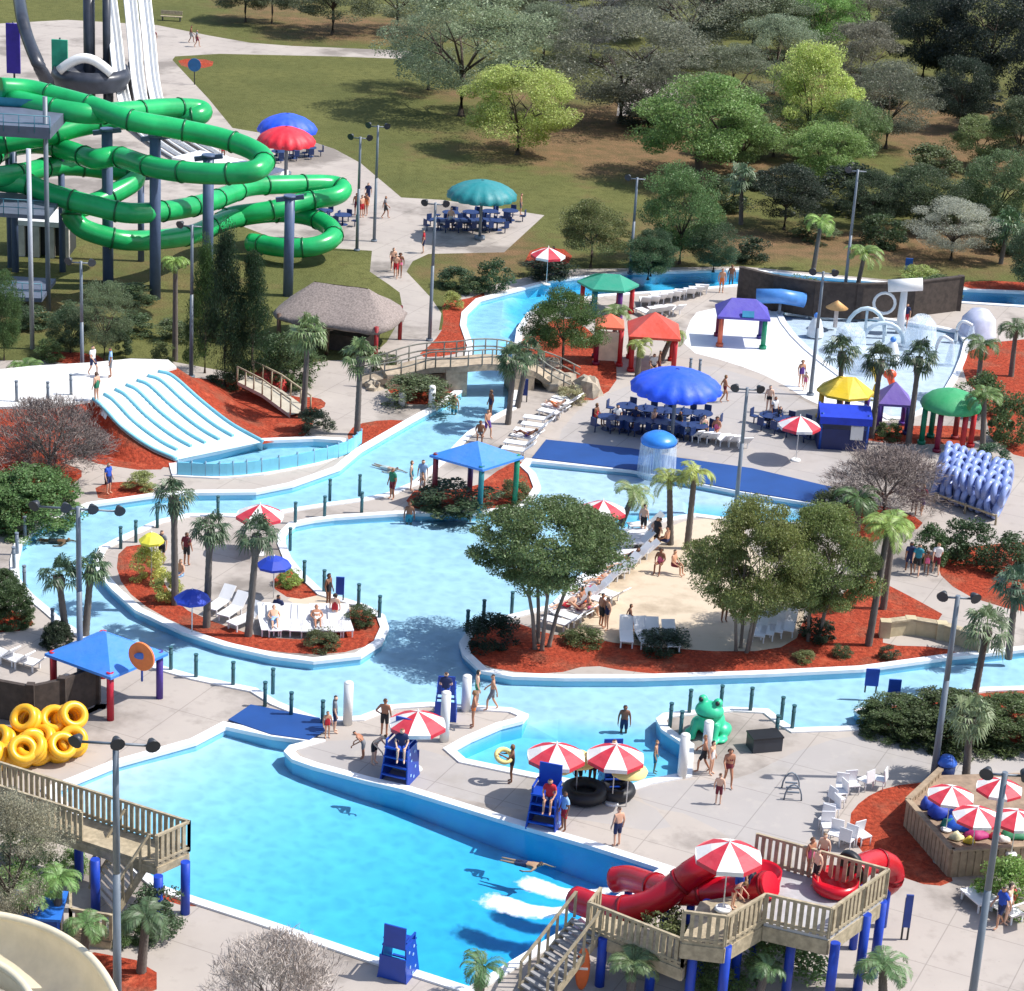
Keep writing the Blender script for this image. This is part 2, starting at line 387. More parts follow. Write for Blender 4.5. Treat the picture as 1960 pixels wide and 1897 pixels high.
for f in cf:
    c = sum((cv[i] for i in f), Vector((0, 0))) / len(f); c = (c.x, c.y)
    if any_in(c, WATERS) and not any_in(c, LANDS): k = 'water'
    elif inside(c, PADW): k = 'splash_pad'
    elif any_in(c, MULCH): k = 'mulch_bed'
    elif any_in(c, HEDGEBED): k = 'lawn_bed'
    elif any_in(c, SAND): k = 'sand_beach'
    elif any_in(c, NEWWET) and any_in(c, DECKS): k = 'wet_deck'
    elif any_in(c, DECKS): k = 'pool_deck'
    else: k = 'ground'
    f = list(f)
    a, b, d = cv[f[0]], cv[f[1]], cv[f[2]]
    if (b - a).cross(d - a) < 0: f.reverse()
    cls[k].append(f)
def submesh(name, fs, z, mat, smooth=False):
    idx = sorted({i for f in fs for i in f}); mp = {j: i for i, j in enumerate(idx)}
    me = bpy.data.meshes.new(name)
    me.from_pydata([(cv[i].x, cv[i].y, z((cv[i].x, cv[i].y)) if callable(z) else z) for i in idx], [], [tuple(mp[i] for i in f) for f in fs])
    me.materials.append(mat); me.update()
    if smooth: me.polygons.foreach_set('use_smooth', [True] * len(fs))
    return me
# materials of the setting
def mat_lawn():
    m, t, b, o = nodes('lawn')
    g1, n1 = noise_mix(t, lin(88, 92, 54), lin(104, 105, 62), .12, 8)
    g2, n2 = noise_mix(t, g1, lin(80, 82, 46), 1.4, 6, .45, .75)
    at = N(t, 'ShaderNodeAttribute', attribute_name='dirt'); nz = N(t, 'ShaderNodeTexNoise'); nz.inputs['Scale'].default_value = .35; nz.inputs['Detail'].default_value = 8
    tc = N(t, 'ShaderNodeTexCoord'); t.links.new(tc.outputs['Object'], nz.inputs['Vector'])
    ad = N(t, 'ShaderNodeMath', operation='ADD'); t.links.new(at.outputs['Fac'], ad.inputs[0]); t.links.new(nz.outputs[0], ad.inputs[1])
    mr = N(t, 'ShaderNodeMapRange'); mr.inputs[1].default_value = .64; mr.inputs[2].default_value = 1.12; t.links.new(ad.outputs[0], mr.inputs[0])
    mx = N(t, 'ShaderNodeMix', data_type='RGBA'); t.links.new(mr.outputs[0], mx.inputs[0]); t.links.new(g2, mx.inputs[6])
    d1, _n = noise_mix(t, lin(126, 100, 74), lin(98, 86, 60), .8, 6); t.links.new(d1, mx.inputs[7])
    t.links.new(mx.outputs[2], b.inputs['Base Color']); b.inputs['Roughness'].default_value = .95; b.inputs['Specular IOR Level'].default_value = .1
    n3 = N(t, 'ShaderNodeTexNoise'); n3.inputs['Scale'].default_value = 6; n3.inputs['Detail'].default_value = 6; t.links.new(tc.outputs['Object'], n3.inputs['Vector'])
    bump(t, b, n3.outputs[0], .8, .12)
    return m
def mat_deck(name, a, c, spots, joint=True):
    m, t, b, o = nodes(name)
    k1, n1 = noise_mix(t, a, c, .22, 9, .3, .7)
    k2, n2 = noise_mix(t, k1, spots, 1.1, 8, .55, .8)
    k2, n5 = noise_mix(t, k2, tuple(v * .74 for v in spots), .13, 10, .53, .62)
    k2, n6 = noise_mix(t, k2, tuple(v * .6 for v in spots), 4.5, 8, .66, .8)
    src = k2
    if joint:                                           # saw-cut slab joints
        tc = N(t, 'ShaderNodeTexCoord'); mp = N(t, 'ShaderNodeMapping'); mp.inputs['Rotation'].default_value = (0, 0, R_(24)); t.links.new(tc.outputs['Object'], mp.inputs[0])
        br = N(t, 'ShaderNodeTexBrick', offset=0.0); br.inputs['Color1'].default_value = br.inputs['Color2'].default_value = (1, 1, 1, 1)
        br.inputs['Mortar'].default_value = (.72, .72, .72, 1); br.inputs['Scale'].default_value = 1; br.inputs['Mortar Size'].default_value = .022
        br.inputs['Brick Width'].default_value = 3; br.inputs['Row Height'].default_value = 3; t.links.new(mp.outputs[0], br.inputs['Vector'])
        mu = N(t, 'ShaderNodeMix', data_type='RGBA', blend_type='MULTIPLY'); mu.inputs[0].default_value = 1
        t.links.new(k2, mu.inputs[6]); t.links.new(br.outputs[0], mu.inputs[7]); src = mu.outputs[2]
    t.links.new(src, b.inputs['Base Color']); b.inputs['Roughness'].default_value = .85
    bump(t, b, n2, .2)
    return m
def mat_mulch():
    m, t, b, o = nodes('red_mulch')
    k1, n1 = noise_mix(t, lin(180, 78, 54), lin(136, 58, 42), 5, 8, .35, .62)
    k2, n2 = noise_mix(t, k1, lin(200, 102, 74), 1.2, 8, .55, .75)
    k3, n3 = noise_mix(t, k2, lin(128, 92, 74), .5, 9, .5, .78); k4, n4 = noise_mix(t, k3, lin(92, 62, 50), 2.6, 8, .6, .8)
    t.links.new(k4, b.inputs['Base Color']); b.inputs['Roughness'].default_value = .95; b.inputs['Specular IOR Level'].default_value = .1
    bump(t, b, n1, 1, .15); return m
M_LAWN, M_MULCH = mat_lawn(), mat_mulch()
M_DECK = mat_deck('concrete_deck', lin(178, 169, 160), lin(163, 154, 147), lin(150, 141, 133))
M_WET = mat_deck('grey_concrete', lin(170, 164, 160), lin(160, 155, 152), lin(176, 169, 162))
M_SAND = mat_deck('beach_sand', lin(204, 188, 166), lin(192, 175, 152), lin(180, 162, 138), False)
M_COPING = paint('white_coping', (232, 234, 236), .6, .08, 1)
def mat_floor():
    m, t, b, o = nodes('pool_plaster_painted_caustics')
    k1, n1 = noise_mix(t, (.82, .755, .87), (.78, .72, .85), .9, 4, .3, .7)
    tc = N(t, 'ShaderNodeTexCoord'); vo = N(t, 'ShaderNodeTexVoronoi', feature='SMOOTH_F1'); vo.inputs['Scale'].default_value = 1.9  # Voronoi cells paint rippling water caustics into the plaster colour
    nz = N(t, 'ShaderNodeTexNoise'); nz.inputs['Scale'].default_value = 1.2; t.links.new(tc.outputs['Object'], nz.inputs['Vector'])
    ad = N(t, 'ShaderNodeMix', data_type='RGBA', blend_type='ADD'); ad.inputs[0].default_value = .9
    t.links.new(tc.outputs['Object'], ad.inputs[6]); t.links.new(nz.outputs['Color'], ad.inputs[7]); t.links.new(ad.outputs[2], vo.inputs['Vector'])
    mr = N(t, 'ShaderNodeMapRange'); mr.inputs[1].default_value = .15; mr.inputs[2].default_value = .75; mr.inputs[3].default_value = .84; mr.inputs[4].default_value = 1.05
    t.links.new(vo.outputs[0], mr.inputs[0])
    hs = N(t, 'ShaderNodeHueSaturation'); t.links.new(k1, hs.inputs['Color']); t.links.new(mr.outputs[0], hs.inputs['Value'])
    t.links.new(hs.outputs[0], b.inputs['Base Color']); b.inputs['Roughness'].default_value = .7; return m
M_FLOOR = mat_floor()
def mat_water():
    m, t, b, o = nodes('pool_water'); t.nodes.remove(b)
    tr = N(t, 'ShaderNodeBsdfTransparent'); gl = N(t, 'ShaderNodeBsdfGlossy'); gl.inputs['Roughness'].default_value = .04
    fr = N(t, 'ShaderNodeFresnel'); fr.inputs['IOR'].default_value = 1.33
    tc = N(t, 'ShaderNodeTexCoord'); nz = N(t, 'ShaderNodeTexNoise'); nz.inputs['Scale'].default_value = 2.2; nz.inputs['Detail'].default_value = 7
    t.links.new(tc.outputs['Object'], nz.inputs['Vector'])
    bp = N(t, 'ShaderNodeBump'); bp.inputs['Strength'].default_value = .5; bp.inputs['Distance'].default_value = .07
    t.links.new(nz.outputs[0], bp.inputs['Height']); t.links.new(bp.outputs[0], gl.inputs['Normal']); t.links.new(bp.outputs[0], fr.inputs['Normal'])
    mx = N(t, 'ShaderNodeMixShader'); t.links.new(fr.outputs[0], mx.inputs[0]); t.links.new(tr.outputs[0], mx.inputs[1]); t.links.new(gl.outputs[0], mx.inputs[2])
    t.links.new(mx.outputs[0], o.inputs['Surface'])
    va = N(t, 'ShaderNodeVolumeAbsorption'); k = (.80, .135, .012); d = 1.0
    va.inputs['Color'].default_value = tuple(1 - x / d for x in k) + (1,); va.inputs['Density'].default_value = d
    t.links.new(va.outputs[0], o.inputs['Volume'])
    return m
M_WATER = mat_water()
# lawn with bare-earth patches under the trees
me = submesh('ground', cls['ground'], 0.0, M_LAWN)
DIRT = [(1150,280,260,40,1),(1350,330,200,30,.7),(680,55,180,26,.9),(900,185,160,12,.7),(1180,225,170,22,.9),(1800,250,160,60,.6),(1550,470,300,30,.8),(1850,480,200,40,.7),(1300,440,150,60,.4),(300,520,200,60,.3),(100,600,250,40,.35),(980,480,100,30,.5),(900,520,90,50,.5),(500,15,90,18,.7),(1550,200,250,60,.5),(1900,300,120,80,.5)]
at = me.attributes.new('dirt', 'FLOAT', 'POINT')
vals = []
for v in me.vertices:
    if v.co.y > 1250 or v.co.y < 40: vals.append(.2); continue
    px = proj(v.co); vals.append(min(1, sum(a * math.exp(-((px[0] - x) / sx) ** 2 - ((px[1] - y) / sy) ** 2) for x, y, sx, sy, a in DIRT)))
at.data.foreach_set('value', vals)
struct('ground', me)
struct('pool_deck', submesh('pool_deck', cls['pool_deck'], 0.0, M_DECK))
struct('pool_deck', submesh('grey_deck', cls['wet_deck'], 0.0, M_WET))
struct('mulch_ground', submesh('mulch', cls['mulch_bed'], 0.0, M_MULCH))
struct('lawn', submesh('lawn_bed', cls['lawn_bed'], 0.0, M_LAWN))
struct('splash_pad', submesh('splash_pad', cls['splash_pad'], 0.0, paint('white_pad', (226, 228, 228), .6, .07, .6)))
struct('sand', submesh('sand', cls['sand_beach'], 0.0, M_SAND))
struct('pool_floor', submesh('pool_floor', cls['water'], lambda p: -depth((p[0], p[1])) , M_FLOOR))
WZ = -.1
struct('water', submesh('water', cls['water'], WZ, M_WATER, True))
# basin walls and white coping follow the outline of the water
ec = {}
for f in cls['water']:
    for i in range(3):
        a, b = f[i], f[(i + 1) % 3]; ec.setdefault((min(a, b), max(a, b)), []).append((a, b))
bd = [v[0] for v in ec.values() if len(v) == 1]
mw = MB()
for a, b in bd:
    p, q = cv[a], cv[b]
    mw.add([(p.x, p.y, -depth((p.x, p.y)) - .35), (q.x, q.y, -depth((q.x, q.y)) - .35), (q.x, q.y, .02), (p.x, p.y, .02)], [(0, 1, 2, 3)], 0)
struct('pool_wall', mw.mesh('pool_wall', [paint('pool_wall_plaster', (160, 222, 250), .7, .06)]))
nxt = {a: b for a, b in bd}
loops = []; left = set(nxt)
while left:
    s0 = left.pop(); L = [s0]; c = nxt[s0]
    while c != s0 and c in left: left.discard(c); L.append(c); c = nxt[c]
    loops.append(L)
mc = MB()
for li, L in enumerate(loops):
    P = [cv[i] for i in L]; n = len(P); zo = .006 * li
    if n < 4: continue
    out = []
    for i in range(n):
        d1 = (P[i] - P[i - 1]).normalized(); d2 = (P[(i + 1) % n] - P[i]).normalized()
        nn = Vector((d1.y + d2.y, -d1.x - d2.x))
        nn = nn.normalized() if nn.length > 1e-6 else Vector((d2.y, -d2.x))
        k = 1 / max(.5, nn.dot(Vector((d2.y, -d2.x)))); out.append(nn * k)
    a0 = [Vector((P[i].x - out[i].x * .04, P[i].y - out[i].y * .04, -.09)) for i in range(n)]
    a1 = [Vector((p.x, p.y, .07 + zo)) for p in a0]
    a2 = [Vector((P[i].x + out[i].x * .36, P[i].y + out[i].y * .36, .07 + zo)) for i in range(n)]
    a3 = [Vector((p.x, p.y, -.02)) for p in a2]
    for A, B in ((a0, a1), (a1, a2), (a2, a3)): mc.strip(A + A[:1], B + B[:1])
struct('pool_coping', mc.mesh('pool_coping', [M_COPING]))
# ---------------------------------------------------------------- vegetation
LEAF = tinted('leaf', .5, .55, .42, 2.0)
TWIG = tinted('bare_twig', .85, .45, 0)
FROND = tinted('palm_frond', .45, .4, .25, 2.0)
BARK = paint('bark', (82, 70, 60), .9, .35, 5)
PALE_BARK = paint('pale_bark', (128, 118, 108), .9, .3, 5)
PALM_BARK = paint('palm_bark', (106, 98, 92), .9, .35, 6)
def quads(cent, nrm_rand, size, aspect, rs, up=None, flat=0.0):
    """leaf quads: centres (N,3); random orientation, optional preferred long axis"""
    n = len(cent)
    a = rs.normal(size=(n, 3)) if up is None else up + rs.normal(size=(n, 3)) * nrm_rand
    a /= np.linalg.norm(a, axis=1, keepdims=True) + 1e-9
    b = np.cross(a, rs.normal(size=(n, 3))); 
    if flat: b[:, 2] *= (1 - flat)
    b /= np.linalg.norm(b, axis=1, keepdims=True) + 1e-9
    s = size * (.45 + 1.1 * rs.uniform(0, 1, size=(n, 1)) ** 1.8); a = a * s; b = b * s * aspect
    V = np.stack([cent - a, cent + b, cent + a, cent - b], 1).reshape(-1, 3)
    F = np.arange(4 * n).reshape(n, 4)
    return V, F
def qmesh(name, V, F, mat):
    me = bpy.data.meshes.new(name); me.from_pydata(V.tolist(), [], F.tolist()); me.materials.append(mat); me.update(); return me
def crown_pts(rs, n, clumps, shape, cr, low=.0, hollow=.55):
    """leaf centres in uneven clumps over a unit-wide crown; shape(z in 0..1) -> radius factor"""
    C = []
    while len(C) < clumps:
        z = rs.uniform(0, 1); a = rs.uniform(0, 2 * math.pi); rr = shape(z) * math.sqrt(rs.uniform(hollow, 1))
        if rr <= 0.02 and rs.rand() < .6: continue
        C.append((rr * .5 * math.cos(a), rr * .5 * math.sin(a), z))
    C = np.array(C); rad = cr * rs.uniform(.6, 1.45, size=len(C))
    k = rs.randint(0, len(C), size=n); d = rs.normal(size=(n, 3)); d /= np.linalg.norm(d, axis=1, keepdims=True)
    d *= (rs.uniform(.25, 1, size=(n, 1)) ** .5); d[:, 2] *= .8
    return C[k] + d * rad[k][:, None]
def make_crown(name, seed, n, clumps, shape, cr, z0, leaf, aspect=.55, mat=None, hollow=.22):
    rs = np.random.RandomState(seed); P = crown_pts(rs, n, clumps, shape, cr, hollow=hollow)
    P[:, 2] = z0 + P[:, 2] * (1 - z0) * .97
    V, F = quads(P, 0, leaf, aspect, rs); return qmesh(name, V, F, mat or LEAF)
def make_trunk(name, seed, z0, r0, nb, spread, mat, stems=1, lean=0, top=.8):
    """tapered trunk that forks into limbs (unit height, unit crown width)"""
    rs = random.Random(seed); b = MB()
    for s in range(stems):
        a0 = 2 * math.pi * s / stems + rs.uniform(0, 1); off = 0 if stems == 1 else .05
        bx, by = off * math.cos(a0), off * math.sin(a0); ex, ey = bx * (3 if stems > 1 else 1) + lean, by * (3 if stems > 1 else 1)
        p0 = Vector((bx, by, -.01)); p1 = Vector((bx * .6 + ex * .4 + rs.uniform(-.01, .01), by * .6 + ey * .4, z0 * .55)); p2 = Vector((ex, ey, z0 * 1.05))
        b.tube([p0, p0.lerp(p1, .12), p1, p2], [r0 * 1.5, r0 * 1.1, r0 * .9, r0 * .75], 8)
        for k in range(nb):
            a = 2 * math.pi * (k + rs.uniform(-.3, .3)) / nb; L = rs.uniform(.6, 1) * spread
            st = p1.lerp(p2, rs.uniform(.6, 1)); e = Vector((ex + L * math.cos(a), ey + L * math.sin(a), rs.uniform(z0 + (top - z0) * .45, top)))
            mid = st.lerp(e, .5) + Vector((0, 0, .05))
            b.tube([st, mid, e], [r0 * .5, r0 * .32, r0 * .1], 6)
            for q in range(2):
                e2 = mid + Vector((rs.uniform(-.16, .16), rs.uniform(-.16, .16), rs.uniform(.06, .2)))
                b.tube([mid, mid.lerp(e2, .5), e2], [r0 * .26, r0 * .16, r0 * .05], 5)
    return b.mesh(name, [mat])
oval = lambda z: math.sqrt(max(0, 1 - (2 * z - 1) ** 2)) * .98
dome = lambda z: math.sqrt(max(0, 1 - z ** 2.2)) * (.75 + .25 * min(1, z * 4))
cone = lambda z: max(.03, (1 - z) ** 1.05) * (.7 + .3 * min(1, z * 5))
def twiggy(name, seed, n, clumps, shape, cr, z0, mat):
    rs = np.random.RandomState(seed); P = crown_pts(rs, n, clumps, shape, cr, hollow=.15)
    up = P - np.array([0, 0, -.1]); up /= np.linalg.norm(up, axis=1, keepdims=True)
    P[:, 2] = z0 + P[:, 2] * (1 - z0)
    V, F = quads(P, .5, .032, .075, rs, up); return qmesh(name, V, F, mat)
CROWNS = {
 'oak':   [make_crown('crown', 1, 56000, 80, oval, .125, .2, .009), make_crown('crown', 2, 56000, 74, oval, .13, .2, .009)],
 'dome':  [make_crown('crown', 3, 52000, 78, dome, .125, .3, .009), make_crown('crown', 4, 52000, 72, dome, .13, .3, .009)],
 'loose': [make_crown('crown', 5, 40000, 90, oval, .105, .24, .0085, .4), make_crown('crown', 6, 40000, 84, oval, .11, .24, .0085, .4)],
 'fluffy':[make_crown('crown', 7, 50000, 56, oval, .14, .18, .0092), make_crown('crown', 17, 50000, 60, dome, .14, .18, .0092)],
 'pine':  [make_crown('crown', 8, 46000, 100, cone, .12, .1, .0105, .3), make_crown('crown', 9, 46000, 96, cone, .125, .1, .0105, .3)],
 'bush':  [make_crown('foliage', 10, 7000, 30, dome, .17, .0, .026), make_crown('foliage', 11, 7000, 26, dome, .18, .0, .026), make_crown('foliage', 18, 7000, 36, oval, .15, .0, .026)],
 'flat':  [make_crown('crown', 21, 95000, 110, oval, .105, .52, .0078)],
 'vase':  [make_crown('crown', 23, 100000, 120, oval, .11, .3, .0078), make_crown('crown', 24, 100000, 112, oval, .115, .3, .0078)],
 'hedge': [make_crown('foliage', 22, 42000, 190, lambda z: math.sqrt(max(0, 1 - z ** 3)), .09, .0, .016)],
 'bare':  [twiggy('crown', 12, 22000, 80, dome, .16, .3, TWIG), twiggy('crown', 13, 22000, 75, dome, .17, .3, TWIG)],
}
TRUNKS = {
 'oak': make_trunk('trunk', 1, .3, .022, 6, .32, BARK), 'dome': make_trunk('trunk', 2, .36, .02, 6, .34, BARK), 'loose': make_trunk('trunk', 3, .34, .02, 7, .36, BARK),
 'fluffy': make_trunk('trunk', 4, .28, .022, 5, .3, BARK), 'pine': make_trunk('trunk', 5, .3, .02, 3, .12, BARK, top=.6), 'bare': make_trunk('trunk', 6, .3, .022, 8, .36, PALE_BARK),
 'multi': make_trunk('trunk', 7, .45, .013, 4, .3, PALE_BARK, stems=4), 'lean': make_trunk('trunk', 8, .34, .03, 5, .34, BARK, lean=.08)}
tcount = [0]; BGG = 'trees behind the park'
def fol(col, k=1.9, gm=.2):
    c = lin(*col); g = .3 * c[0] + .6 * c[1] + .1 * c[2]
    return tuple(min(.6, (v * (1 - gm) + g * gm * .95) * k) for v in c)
def tree(kind, bx, by, wpx, ty, col, label, group=None, trunk=None, name=None, px=None):
    h = H(bx, by, ty); wd = wpx / S(bx, by); g = G(bx, by); i = tcount[0]; tcount[0] += 1
    nm = name or {'pine': 'pine_tree', 'bare': 'bare_tree'}.get(kind, 'leafy_tree')
    t = thing(nm, label, 'tree', g, rnd.uniform(0, 6.28), group, (wd, wd, h))
    if trunk != 'none': obj('trunk', TRUNKS[trunk or kind], t)
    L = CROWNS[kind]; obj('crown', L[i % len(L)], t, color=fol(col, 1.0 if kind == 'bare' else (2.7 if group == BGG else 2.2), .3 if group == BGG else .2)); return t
def shrub(bx, by, wpx, hpx, col, label, group=None, name='shrub', deep=1.0):
    h = H(bx, by, by - hpx); wd = wpx / S(bx, by); i = tcount[0]; tcount[0] += 1
    L = CROWNS['hedge' if name == 'hedge' else 'bush']; o = obj(name, L[i % len(L)], None, G(bx, by), fol(col, 2.3)); o.rotation_euler = (0, 0, rnd.uniform(0, 6.28)); o.scale = (wd, wd * deep, h)
    if deep != 1: o.rotation_euler = (0, 0, 0)
    return tag(o, label, 'hedge' if name == 'hedge' else 'shrub', group)
# ---- palms
def fan_crown(seed, n=34, droop=.9):
    """sabal palm: a round head of fan leaves on stalks (unit radius)"""
    rs = random.Random(seed); V = []; F = []
    for k in range(n):
        a = rs.uniform(0, 2 * math.pi); el = R_(rs.choice([75, 55, 35, 15, 0, -20, -40])) + rs.uniform(-.15, .15)
        d = Vector((math.cos(a) * math.cos(el), math.sin(a) * math.cos(el), math.sin(el))); L = rs.uniform(.42, .6)
        s = d.cross(Vector((0, 0, 1))); s = s.normalized() if s.length > .05 else Vector((1, 0, 0)); u = s.cross(d).normalized()
        hub = d * L; o = len(V); V += [tuple(s * .012), tuple(-s * .012), tuple(hub - s * .01), tuple(hub + s * .01)]; F.append((o, o + 1, o + 2, o + 3))
        m = 11
        for j in range(m):
            t = R_(-105 + 210 * j / (m - 1)); q = (d * math.cos(t) + s * math.sin(t)).normalized()
            ln = (.5 - .12 * abs(math.sin(t))) * rs.uniform(.85, 1.1); wv = q.cross(u).normalized() * .036
            m1 = hub + q * ln * .6 + u * .03; e = hub + q * ln + Vector((0, 0, -droop * .2 * rs.uniform(.7, 1.3)))
            o = len(V); V += [tuple(hub), tuple(m1 + wv), tuple(e), tuple(m1 - wv)]; F.append((o, o + 1, o + 2, o + 3))
    return qmesh('crown', np.array(V), np.array(F), FROND)
def feather_crown(seed, n=16, droop=1.0, erect=.9):
    """queen palm: arching feather leaves (unit length)"""
    rs = random.Random(seed); V = []; F = []
    for k in range(n):
        a = 2 * math.pi * k / n * 1.618 * 3 + rs.uniform(-.3, .3); el = R_(rs.uniform(15, 78)) * erect; L = rs.uniform(.85, 1.1)
        h = Vector((math.cos(a), math.sin(a), 0)); pts_ = []; p = Vector((0, 0, 0)); ang = el; st = 9
        for j in range(st + 1):
            pts_.append(p.copy()); p = p + (h * math.cos(ang) + Vector((0, 0, 1)) * math.sin(ang)) * (L / st); ang -= R_(11 + 4 * j * .5) * droop
        s = h.cross(Vector((0, 0, 1))).normalized()
        for j in range(st):
            A, B = pts_[j], pts_[j + 1]; o = len(V); V += [tuple(A + s * .012), tuple(A - s * .012), tuple(B - s * .009), tuple(B + s * .009)]; F.append((o, o + 1, o + 2, o + 3))
            if j < 1: continue
            for sub in range(3):
                c = A.lerp(B, sub / 3); d = (B - A).normalized(); ln = .26 * math.sin(math.pi * (j + sub / 3 + .6) / (st + 1.2)) + .06
                for sg in (1, -1):
                    e = c + (s * sg * .8 + d * .55 + Vector((0, 0, -.32))).normalized() * ln * rs.uniform(.85, 1.1); mid = c.lerp(e, .5); wv = d * .02
                    o = len(V); V += [tuple(c), tuple(mid + wv), tuple(e), tuple(mid - wv)]; F.append((o, o + 1, o + 2, o + 3))
    return qmesh('crown', np.array(V), np.array(F), FROND)
FANS = [fan_crown(1), fan_crown(2), fan_crown(3, 28)]
FEATHERS = [feather_crown(1), feather_crown(2, 14), feather_crown(3, 18, .8)]
def palm_trunk(seed, swell):
    rs = random.Random(seed); P = []; Rr = []
    for i in range(26):
        t = i / 25; P.append((.03 * math.sin(t * 3 + seed), .03 * math.sin(t * 2.2 + seed * 2) , t * 1.0)); 
        r = (1.15 - .3 * t) * (1 + (.08 if i % 2 else 0)); 
        if swell and t > .78: r *= 1 + 1.0 * math.sin((t - .78) / .22 * math.pi * .8)
        Rr.append(r)
    b = MB(); b.v = []
    vs = []; n = 8
    for p, r in zip(P, Rr):
        for j in range(n): vs.append((p[0] + r * math.cos(2 * math.pi * j / n), p[1] + r * math.sin(2 * math.pi * j / n), p[2]))
    fs = [(i * n + j, i * n + (j + 1) % n, (i + 1) * n + (j + 1) % n, (i + 1) * n + j) for i in range(25) for j in range(n)]
    b.add(vs, fs, 0, True); return b.mesh('trunk', [PALM_BARK])
PTR = [palm_trunk(1, True), palm_trunk(2, False)]
def palm(kind, bx, by, cx, cy, rpx, col, label, group='palms around the pools', tr=.15):
    h = max(.35, H(bx, by, cy)); g = G(bx, by); s = S(bx, by); pr = proj((g.x, g.y, h)); lean = math.atan2((cx - pr[0]) / s, h); i = tcount[0]; tcount[0] += 1
    t = thing('palm_tree', label, 'palm tree', g, 0, group); t.rotation_euler = (0, lean, 0)
    tk = obj('trunk', PTR[0 if kind == 'fan' else 1], t); tk.scale = (tr, tr, h); tk.location = (0, 0, -.03)
    L = FANS if kind == 'fan' else FEATHERS; c = obj('crown', L[i % 3], t, (0, 0, h * .99), fol(col, 1.6)); r = rpx / s
    c.scale = (r, r, r * (.95 if kind == 'fan' else 1)); c.rotation_euler = (0, 0, rnd.uniform(0, 6.28)); return t
BG = [
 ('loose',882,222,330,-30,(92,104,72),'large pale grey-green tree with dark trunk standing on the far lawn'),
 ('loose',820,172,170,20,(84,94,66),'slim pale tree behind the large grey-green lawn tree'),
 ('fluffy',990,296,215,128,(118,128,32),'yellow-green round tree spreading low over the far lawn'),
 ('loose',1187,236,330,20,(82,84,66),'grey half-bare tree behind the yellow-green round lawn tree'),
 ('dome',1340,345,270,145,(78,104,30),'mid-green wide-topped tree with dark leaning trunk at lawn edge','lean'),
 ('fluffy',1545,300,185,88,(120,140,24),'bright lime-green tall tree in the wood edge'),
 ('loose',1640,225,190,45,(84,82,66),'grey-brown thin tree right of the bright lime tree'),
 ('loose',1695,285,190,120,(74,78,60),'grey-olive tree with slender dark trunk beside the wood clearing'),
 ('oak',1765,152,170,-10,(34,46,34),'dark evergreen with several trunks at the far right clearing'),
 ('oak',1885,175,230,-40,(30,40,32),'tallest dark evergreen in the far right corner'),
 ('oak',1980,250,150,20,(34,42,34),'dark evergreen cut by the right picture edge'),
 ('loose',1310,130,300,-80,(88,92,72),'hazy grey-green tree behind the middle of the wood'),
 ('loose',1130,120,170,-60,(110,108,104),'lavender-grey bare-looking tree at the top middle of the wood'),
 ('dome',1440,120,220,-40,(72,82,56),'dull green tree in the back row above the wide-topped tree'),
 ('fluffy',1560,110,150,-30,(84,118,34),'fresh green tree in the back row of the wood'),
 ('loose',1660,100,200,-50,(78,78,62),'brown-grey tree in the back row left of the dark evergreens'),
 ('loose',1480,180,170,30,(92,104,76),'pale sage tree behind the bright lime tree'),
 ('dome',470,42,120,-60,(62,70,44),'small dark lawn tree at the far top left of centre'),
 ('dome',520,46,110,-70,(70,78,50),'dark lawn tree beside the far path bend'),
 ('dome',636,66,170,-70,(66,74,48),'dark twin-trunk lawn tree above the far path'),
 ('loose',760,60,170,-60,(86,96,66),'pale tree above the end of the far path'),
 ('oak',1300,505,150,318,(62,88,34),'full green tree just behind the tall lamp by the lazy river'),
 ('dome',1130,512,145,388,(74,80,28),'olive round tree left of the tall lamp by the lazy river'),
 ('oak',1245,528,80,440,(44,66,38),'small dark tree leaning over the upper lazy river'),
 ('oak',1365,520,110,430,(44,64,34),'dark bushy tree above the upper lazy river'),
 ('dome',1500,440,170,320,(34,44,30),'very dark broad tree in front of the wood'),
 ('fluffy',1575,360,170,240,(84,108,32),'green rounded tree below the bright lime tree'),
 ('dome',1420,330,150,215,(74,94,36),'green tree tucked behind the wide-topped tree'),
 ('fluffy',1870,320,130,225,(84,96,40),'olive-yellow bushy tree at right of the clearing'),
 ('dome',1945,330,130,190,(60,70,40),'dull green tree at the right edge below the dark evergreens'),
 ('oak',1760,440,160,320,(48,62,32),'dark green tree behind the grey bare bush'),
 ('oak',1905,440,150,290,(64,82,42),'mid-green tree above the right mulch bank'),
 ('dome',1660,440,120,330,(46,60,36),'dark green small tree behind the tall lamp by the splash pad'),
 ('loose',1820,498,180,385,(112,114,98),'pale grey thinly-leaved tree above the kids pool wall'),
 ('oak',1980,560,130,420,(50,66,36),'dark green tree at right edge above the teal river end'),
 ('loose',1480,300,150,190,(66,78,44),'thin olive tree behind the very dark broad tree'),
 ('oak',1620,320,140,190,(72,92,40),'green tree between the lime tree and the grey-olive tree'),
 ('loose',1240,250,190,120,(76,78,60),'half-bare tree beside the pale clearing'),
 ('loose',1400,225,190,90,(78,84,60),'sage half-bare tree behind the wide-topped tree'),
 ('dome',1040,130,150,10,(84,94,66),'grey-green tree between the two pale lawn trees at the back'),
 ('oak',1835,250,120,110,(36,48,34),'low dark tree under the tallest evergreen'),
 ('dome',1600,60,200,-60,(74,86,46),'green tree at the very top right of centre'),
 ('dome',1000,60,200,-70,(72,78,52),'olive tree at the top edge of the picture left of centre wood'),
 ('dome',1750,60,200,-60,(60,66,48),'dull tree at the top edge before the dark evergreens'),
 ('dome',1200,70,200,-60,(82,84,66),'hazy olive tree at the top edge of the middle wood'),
 ('dome',1400,60,200,-60,(72,76,54),'olive tree at the top edge right of the middle wood'),
]
